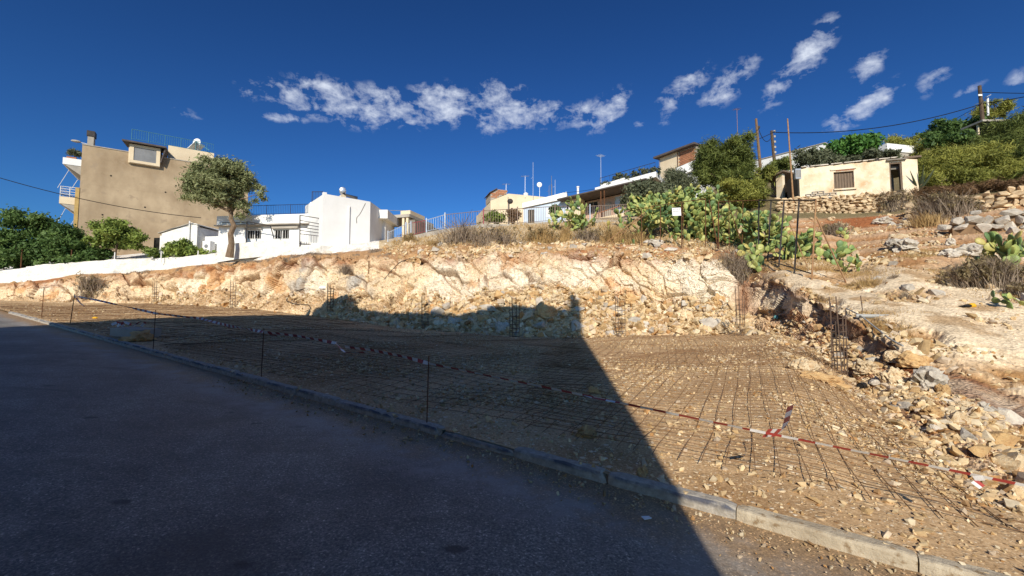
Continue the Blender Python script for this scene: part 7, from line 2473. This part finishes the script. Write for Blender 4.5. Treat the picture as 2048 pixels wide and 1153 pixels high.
tree('wide_pine_bush', 'wide low pine with yellow green tips right of the derelict house', 'tree', P(1935, 385, Yr),
     [cw(1890, 330, Yr, 56, 34), cw(1945, 325, Yr, 60, 36), cw(1990, 345, Yr - .5, 44, 32), cw(1852, 340, Yr, 30, 34), cw(1860, 365, Yr - 1, 34, 22), cw(1925, 360, Yr - 1, 60, 20)],
     90000, .13, .14, M['leaf_pine_y'], .2, M['bark_dark'], 41, .6, 170, 10, None, None, .75, .5, .5)
tree('upper_pine', 'grey green pine on the slope at the upper right edge', 'tree', P(2030, 330, 41),
     [cw(2020, 275, 41, 56, 36), cw(2060, 250, 42, 44, 36), cw(1975, 295, 40, 44, 24), cw(2040, 320, 39, 50, 26)],
     42000, .19, .14, M['leaf_pine'], .22, M['bark_dark'], 42, .75, 120, 8, None, None, .75, .5, .5)
tree('right_edge_pine', 'dark pine bush at the right edge above the boulder wall', 'tree', P(2060, 385, 30), [cw(2065, 345, 31, 40, 34), cw(2100, 300, 33, 50, 60)], 14000, .17, .14, M['leaf_pine'], .15, M['bark_dark'], 43, .6, 60, 6, None, None, .75, .5, .5)
tree('round_pine', 'round topped pine standing behind the pole with the street lamp', 'tree', P(1985, 262, 54), [cw(1988, 216, 54, 26, 15), cw(1975, 230, 54, 24, 12), cw(2000, 224, 54, 16, 10)],
     8000, .26, .13, M['leaf_pine_y'], .18, M['bark_dark'], 44, .6, 40, 5, None, None, .7, .5, .5)
tree('skyline_shrub', 'dark skyline shrubbery left of the pole with the street lamp', 'bush', P(1895, 300, 50), [cw(1890, 262, 50, 36, 20), cw(1930, 252, 50, 30, 14), cw(1860, 272, 50, 18, 14), cw(1900, 285, 47, 50, 16)],
     13000, .18, .4, M['leaf_dark'], .1, M['bark_dark'], 45, .6, 80)
for (px, py, Y, s, lb) in ((1240, 300, 0, 0, ''),):
    pass
# dark undergrowth under the wide pine
tree('undergrowth_bush', 'dark brown dry undergrowth in the shade under the wide pine', 'bush', P(1930, 390, 31.5),
     [cw(1850, 388, 31.5, 34, 14), cw(1910, 384, 31, 40, 15), cw(1970, 378, 30.5, 40, 14), cw(2030, 370, 30, 40, 14)], 12000, .16, .12, M['leaf_rust'], .05, M['bark_dark'], 46, .4, 90, 6, None, None, .7, .5, .5)

# ---- dry brush and grass
def brush(name, label, px, py, w_px, h_px, n, m, seed, cat='bush', width=.010, curl=.35, group=None, leaves=0, leafm=None, Y=None):
    """spray of thin stems growing out of a patch of ground"""
    rg = np.random.default_rng(seed)
    q = G(px, py) if Y is None else P(px, py, Y)
    t = thing(name, label, cat, q, 0, group)
    W_, H_ = w_px * q.y / F / 2, h_px * q.y / F
    V, Fc = [], []
    ox = rg.normal(0, .42, n).clip(-1, 1) * W_; oy = rg.normal(0, .4, n).clip(-1, 1) * W_ * .6
    hh = H_ * rg.uniform(.45, 1.05, n) * (1 - .5 * (np.abs(ox) / W_) ** 2)
    lx = rg.normal(0, 1, n) * curl * hh + ox * .35; ly = rg.normal(0, 1, n) * curl * hh
    zb = np.array([gz(q.x + a, q.y + b, q.z) for a, b in zip(ox[::6], oy[::6])]).repeat(6)[:n] - q.z if True else 0
    if len(zb) < n: zb = np.pad(zb, (0, n - len(zb)), mode='edge')
    zb = np.clip(zb, -.6, .6)
    base_ = np.stack([ox, oy, zb - .05], 1)
    mid = base_ + np.stack([lx * .35, ly * .35, hh * .62], 1)
    top = base_ + np.stack([lx, ly, hh], 1)
    an = rg.uniform(0, 3.14, n)
    sd = np.stack([np.cos(an), np.sin(an), 0 * an], 1) * width * rg.uniform(.7, 1.4, n)[:, None]
    V = np.stack([base_ - sd, base_ + sd, mid + sd * .8, mid - sd * .8, top + sd * .25, top - sd * .25], 1).reshape(-1, 3)
    k = np.arange(n)[:, None] * 6
    Fc = np.concatenate([k + np.array([0, 1, 2, 3]), k + np.array([3, 2, 4, 5])])
    # side twigs
    n2_ = n
    j = rg.integers(0, n, n2_)
    f = rg.uniform(.35, .95, n2_)[:, None]
    s0 = base_[j] + (top[j] - base_[j]) * f
    e0 = s0 + np.stack([rg.normal(0, .22, n2_), rg.normal(0, .22, n2_), rg.uniform(.05, .3, n2_)], 1) * H_ * .6
    V2 = np.stack([s0 - sd[j] * .5, s0 + sd[j] * .5, e0 + sd[j] * .2, e0 - sd[j] * .2], 1).reshape(-1, 3)
    F2 = np.arange(4 * n2_).reshape(-1, 4) + len(V)
    link('stems', np_mesh('stems', np.concatenate([V, V2]), np.concatenate([Fc, F2]), m), t)
    if leaves:
        bl = [(*(top[i] * .85 + base_[i] * .15), .12 * H_ + .06, .12 * H_ + .06, .12 * H_ + .05) for i in rg.integers(0, n, 40)]
        link('foliage', leaf_mesh('foliage', bl, leaves, .035 + .03 * H_, .4, leafm or M['leaf_dry'], rg), t)
    return t


brush('thorn_bush', 'dark leafless thorn bush on the bank left of the cut crest', 925, 486, 90, 48, 420, M['twig'], 51, width=.016, curl=.5)
brush('thorn_bush', 'paler leafless thorn bush right of the dark one under the fence', 990, 482, 110, 34, 480, M['twig'], 52, width=.014, curl=.5, leaves=700)
brush('dry_bush', 'straw coloured dry bush at the lower end of the hill fence', 817, 487, 26, 24, 300, M['straw'], 53, width=.013, leaves=500)
brush('dry_grass_tuft', 'pale dry tuft left of the thorn bushes', 865, 492, 34, 16, 260, M['straw'], 54, 'grass', .010)
brush('dry_grass_tuft', 'orange brown dry grass clump left of the first cactus clump', 1085, 484, 60, 32, 700, M['straw'], 55, 'grass', .011, leaves=700)
brush('dry_grass_tuft', 'tall upright sheaf of orange dry grass by the thin red post', 1131, 484, 24, 36, 420, M['straw'], 56, 'grass', .011, .18)
brush('dry_bush', 'grey brown dry bush right of the upright sheaf', 1175, 482, 60, 28, 420, M['twig'], 57, width=.012, leaves=700)
brush('dry_grass_tuft', 'sunlit dry grass clump under the leaning fence brace', 1232, 484, 60, 34, 720, M['straw'], 58, 'grass', .011, leaves=300)
brush('dry_grass_tuft', 'dry grass clump at the left foot of the cactus thicket', 1275, 486, 44, 26, 420, M['straw'], 59, 'grass', .011)
brush('dry_bush', 'dry twiggy bush hanging over the dark gully', 1470, 548, 80, 42, 900, M['twig'], 60, width=.010, curl=.6, leaves=500)
brush('dry_bush', 'dry grey shrub before the stone wall right of the gate', 1668, 470, 50, 28, 500, M['twig'], 61, width=.010, leaves=600)
brush('dry_bush', 'tall greyish dry bush at the left of the broken wall end', 1790, 420, 50, 42, 700, M['twig'], 62, width=.014, leaves=1400)
brush('dry_bush', 'large rounded dry bush on the broken wall', 1888, 436, 110, 50, 1300, M['twig'], 63, width=.013, leaves=4200)
brush('dry_grass_tuft', 'straw grass fringe below the large rounded dry bush', 1855, 452, 70, 26, 600, M['straw'], 64, 'grass', .010)
brush('dry_bush', 'brown dry bush at the right under the big cactus', 1975, 575, 130, 62, 1500, M['twig'], 65, width=.008, leaves=2600)
brush('dry_bush', 'smaller brown dry bush left of the one under the cactus', 1925, 568, 50, 34, 600, M['twig'], 66, width=.007, leaves=700)
brush('dry_bush', 'dry brush at the right edge below the big cactus', 2040, 590, 60, 30, 500, M['twig'], 67, width=.007, leaves=600)
brush('dry_grass_tuft', 'dry yellowish grass in the hollow of the bare rock', 1735, 572, 70, 16, 600, M['straw'], 68, 'grass', .006)
brush('dry_weed', 'small dark weed on the lower bare rock', 1812, 598, 18, 20, 90, M['twig'], 69, 'weed', .006, .5)
brush('dry_weed', 'small dark weed on the upper bare rock', 1790, 556, 22, 12, 90, M['twig'], 70, 'weed', .006, .6)
brush('dry_bush', 'brown dry weed on the left end of the cut, over the hollow', 178, 590, 50, 32, 420, M['twig'], 71, width=.016, leaves=500)
brush('dry_bush', 'small grey dry bush on the orange rock shelf', 690, 548, 26, 22, 220, M['twig'], 72, width=.012)
brush('dry_weed', 'bare red twigs on the white bank before the gate', 540, 495, 22, 12, 80, M['twig'], 73, 'weed', .010, .6)

# thin dry grass over the slopes: nobody could count it
def grass_stuff(name, pts_, h, m, label, seed, width=.006):
    rg = np.random.default_rng(seed)
    n = len(pts_)
    hh = h * rg.uniform(.4, 1.2, n)
    ln = rg.normal(0, .45, (n, 2)) * hh[:, None]
    an = rg.uniform(0, 3.14, n)
    dist_ = np.linalg.norm(pts_, axis=1)
    sd = np.stack([np.cos(an), np.sin(an), an * 0], 1) * (width * np.clip(dist_ / 12, .6, 2.2))[:, None]
    top = pts_ + np.concatenate([ln, hh[:, None]], 1)
    V = np.stack([pts_ - sd, pts_ + sd, top], 1).reshape(-1, 3)
    o = link(name, np_mesh(name, V, np.arange(3 * n).reshape(n, 3), m))
    return tag(o, label, kind='stuff')


g1 = surf_pts(26000, 3.05, 4.3, 1500, 2200, .8, lambda p, k, x: sstep(.0, .3, fbm(p / 1.3, 4, 420)) * (p[:, 1] > 9.5))
grass_stuff('dry_grass', g1, .075, M['straw'], 'thin dry grass between the rocks of the right hand slope', 80)
g2 = surf_pts(7000, 3.4, 5.0, 780, 1480, .3, lambda p, k, x: sstep(-.05, .3, fbm(p / 1.0, 4, 421)) + (k > 3.9))
grass_stuff('terrace_grass', g2, .30, M['straw'], 'dry grass along the foot of the cacti and fences', 81, .010)
g3 = surf_pts(4000, 3.0, 3.9, 250, 780, .2, lambda p, k, x: sstep(.0, .3, fbm(p / 1.0, 4, 422)))
grass_stuff('bank_grass', g3, .14, M['twig'], 'short brown grass along the lip of the cut', 82, .010)

# ---- prickly pears
def pad_mesh(seed):
    rg = np.random.default_rng(seed)
    nu, nv = 10, 6
    V, Fc = [], []
    prof = [(0.0, .10), (.12, .26), (.38, .44), (.66, .5), (.88, .36), (1.0, .12)]
    for (z, r_) in prof:
        for i in range(nu):
            an = 2 * math.pi * i / nu
            V.append((r_ * math.cos(an) * .82, r_ * .19 * math.sin(an) + .03 * math.sin(z * 3 + seed), z))
    for j in range(len(prof) - 1):
        for i in range(nu):
            a = j * nu
            Fc.append((a + i, a + (i + 1) % nu, a + nu + (i + 1) % nu, a + nu + i))
    Fc.append(tuple(range(nu - 1, -1, -1))); Fc.append(tuple((len(prof) - 1) * nu + i for i in range(nu)))
    me = bpy.data.meshes.new('pad'); me.from_pydata(V, [], Fc); me.materials.append(M['cactus'])
    me.polygons.foreach_set('use_smooth', [True] * len(Fc)); me.update()
    return me


PADS = [pad_mesh(s) for s in range(3)]


def cactus(label, px, py, npads, hmax, spread, psize, seed, Y=None, roots=4, group=None):
    rg = np.random.default_rng(seed)
    q = G(px, py) if Y is None else P(px, py, Y)
    t = thing('prickly_pear', label, 'cactus', q, 0, group)
    todo, made = [], 0
    for i in range(roots):
        x, y = rg.normal(0, spread * .5), rg.normal(0, spread * .3)
        z = np.clip(gz(q.x + x, q.y + y, q.z) - q.z, -1, 1)
        todo.append((Matrix.Translation((x, y, z - .08)) @ Matrix.Rotation(rg.uniform(0, 3.14), 4, 'Z') @ Matrix.Rotation(rg.normal(0, .25), 4, 'Y'), 1.0, 0))
    while todo and made < npads:
        k = len(todo) - 1 if rg.random() < .45 else rg.integers(0, len(todo))
        mtx, sc, gen = todo.pop(int(k))
        s = psize * sc * rg.uniform(.8, 1.2)
        o = link('pad', PADS[rg.integers(0, 3)], t)
        o.matrix_local = mtx @ Matrix.Scale(s, 4)
        made += 1
        tipz = (mtx @ Vector((0, 0, s))).z
        if tipz < hmax:
            for c_ in range(rg.choice([1, 2, 2, 3, 3])):
                a = rg.uniform(-1.15, 1.15)
                pos = Vector((.40 * s * math.sin(a), 0, s * (.58 + .38 * math.cos(a))))
                m2 = mtx @ Matrix.Translation(pos) @ Matrix.Rotation(a * .75, 4, 'Y') @ Matrix.Rotation(rg.uniform(-1.0, 1.0), 4, 'Z') @ Matrix.Rotation(rg.normal(.0, .3), 4, 'X')
                zz = m2.to_3x3() @ Vector((0, 0, 1))
                tp_ = m2 @ Vector((0, 0, s))
                if zz.z > -.3 and math.hypot(tp_.x, tp_.y) < spread * 1.25 + psize and tp_.z > .3 * psize: todo.append((m2, max(.7, sc * .97), gen + 1))
        if not todo and made < npads:
            x, y = rg.normal(0, spread * .6), rg.normal(0, spread * .35)
            todo.append((Matrix.Translation((x, y, np.clip(gz(q.x + x, q.y + y, q.z) - q.z, -1, 1) - .08)) @ Matrix.Rotation(rg.uniform(0, 3.14), 4, 'Z'), 1.0, 0))
    return t


cactus('prickly pear clump right of the pale blue house behind the dry grass', 1115, 468, 60, 1.1, 1.3, .40, 90, 30.5, 6)
cactus('taller prickly pear clump before the veranda house', 1160, 462, 75, 1.9, .9, .44, 91, 30.5, 6)
cactus('low prickly pear at the left end of the thicket', 1250, 452, 40, 1.1, 1.0, .42, 92, 30.5, 4)
cactus('prickly pear at the far back of the thicket under the grey bush', 1305, 442, 290, 1.75, 1.2, .42, 93, 32.0, 8)
cactus('highest prickly pear at the back of the thicket behind the sign', 1335, 440, 299, 2.0, 1.2, .42, 108, 31.5, 8)
cactus('prickly pear at the back of the thicket before the drooping bush', 1375, 438, 299, 1.9, 1.1, .42, 109, 31.0, 8)
cactus('tall prickly pear behind the notice sign', 1345, 466, 299, 2.15, 1.2, .40, 94, 27.6, 10)
cactus('prickly pear left of the notice sign behind the fence', 1290, 468, 275, 1.7, 1.0, .40, 95, 27.4, 9)
cactus('prickly pear at the back of the thicket before the big pine', 1425, 446, 299, 2.3, 1.3, .42, 96, 29.5, 9)
cactus('prickly pear in the thicket behind the bent fence post', 1390, 478, 290, 2.1, .9, .40, 110, 27.0, 9)
cactus('prickly pear behind the double post of the rusty fence', 1425, 482, 290, 2.0, .9, .40, 97, 26.8, 9)
cactus('yellowish prickly pear just left of the gate', 1480, 494, 299, 1.9, .9, .40, 98, 25.2, 9)
cactus('prickly pear seen through the left bays of the gate', 1532, 498, 246, 1.6, .8, .38, 99, 23.4, 8)
cactus('prickly pear seen through the right bays of the gate', 1590, 520, 120, 1.1, .7, .38, 100, 21.2, 8)
cactus('prickly pear leaning over the dark hollow by the gate foot', 1520, 536, 40, 1.1, .5, .42, 101, None, 3)
cactus('low prickly pear right of the gate brace', 1672, 528, 34, .75, .5, .36, 102, None, 4)
cactus('small prickly pear right of the brace foot on the pale rock', 1705, 545, 16, .5, .3, .30, 103, None, 3)
cactus('tiny prickly pear on the edge of the red soil', 1692, 478, 9, .6, .2, .30, 104, None, 2)
cactus('big dark green prickly pear at the right edge of the slope', 2035, 545, 60, 1.15, .7, .42, 105, None, 6)
cactus('small prickly pear pad cluster before the dry bush at the right', 1950, 548, 8, .5, .3, .28, 106, None, 2)
cactus('little prickly pear at the right edge below the dry brush', 2046, 618, 10, .4, .3, .24, 107, None, 2)
# agave at the corner of the derelict house
q = P(1836, 384, 32.0)
t = thing('agave', 'dark pointed agave beside the doorway of the derelict house', 'agave', q)
for i in range(9):
    an = -1.5 + i * .75; L_ = 1.2 + .3 * ((i * 7) % 3)
    mb = MB(); mb.tube([(0, 0, 0), (math.cos(an) * L_ * .4, math.sin(an) * L_ * .3, L_ * .5), (math.cos(an) * L_ * .75, math.sin(an) * L_ * .5, L_)], [.09, .07, .01], 5)
    mb.build('leaf', M['leafagave'] if 'leafagave' in M else M['leaf_grey'], t)
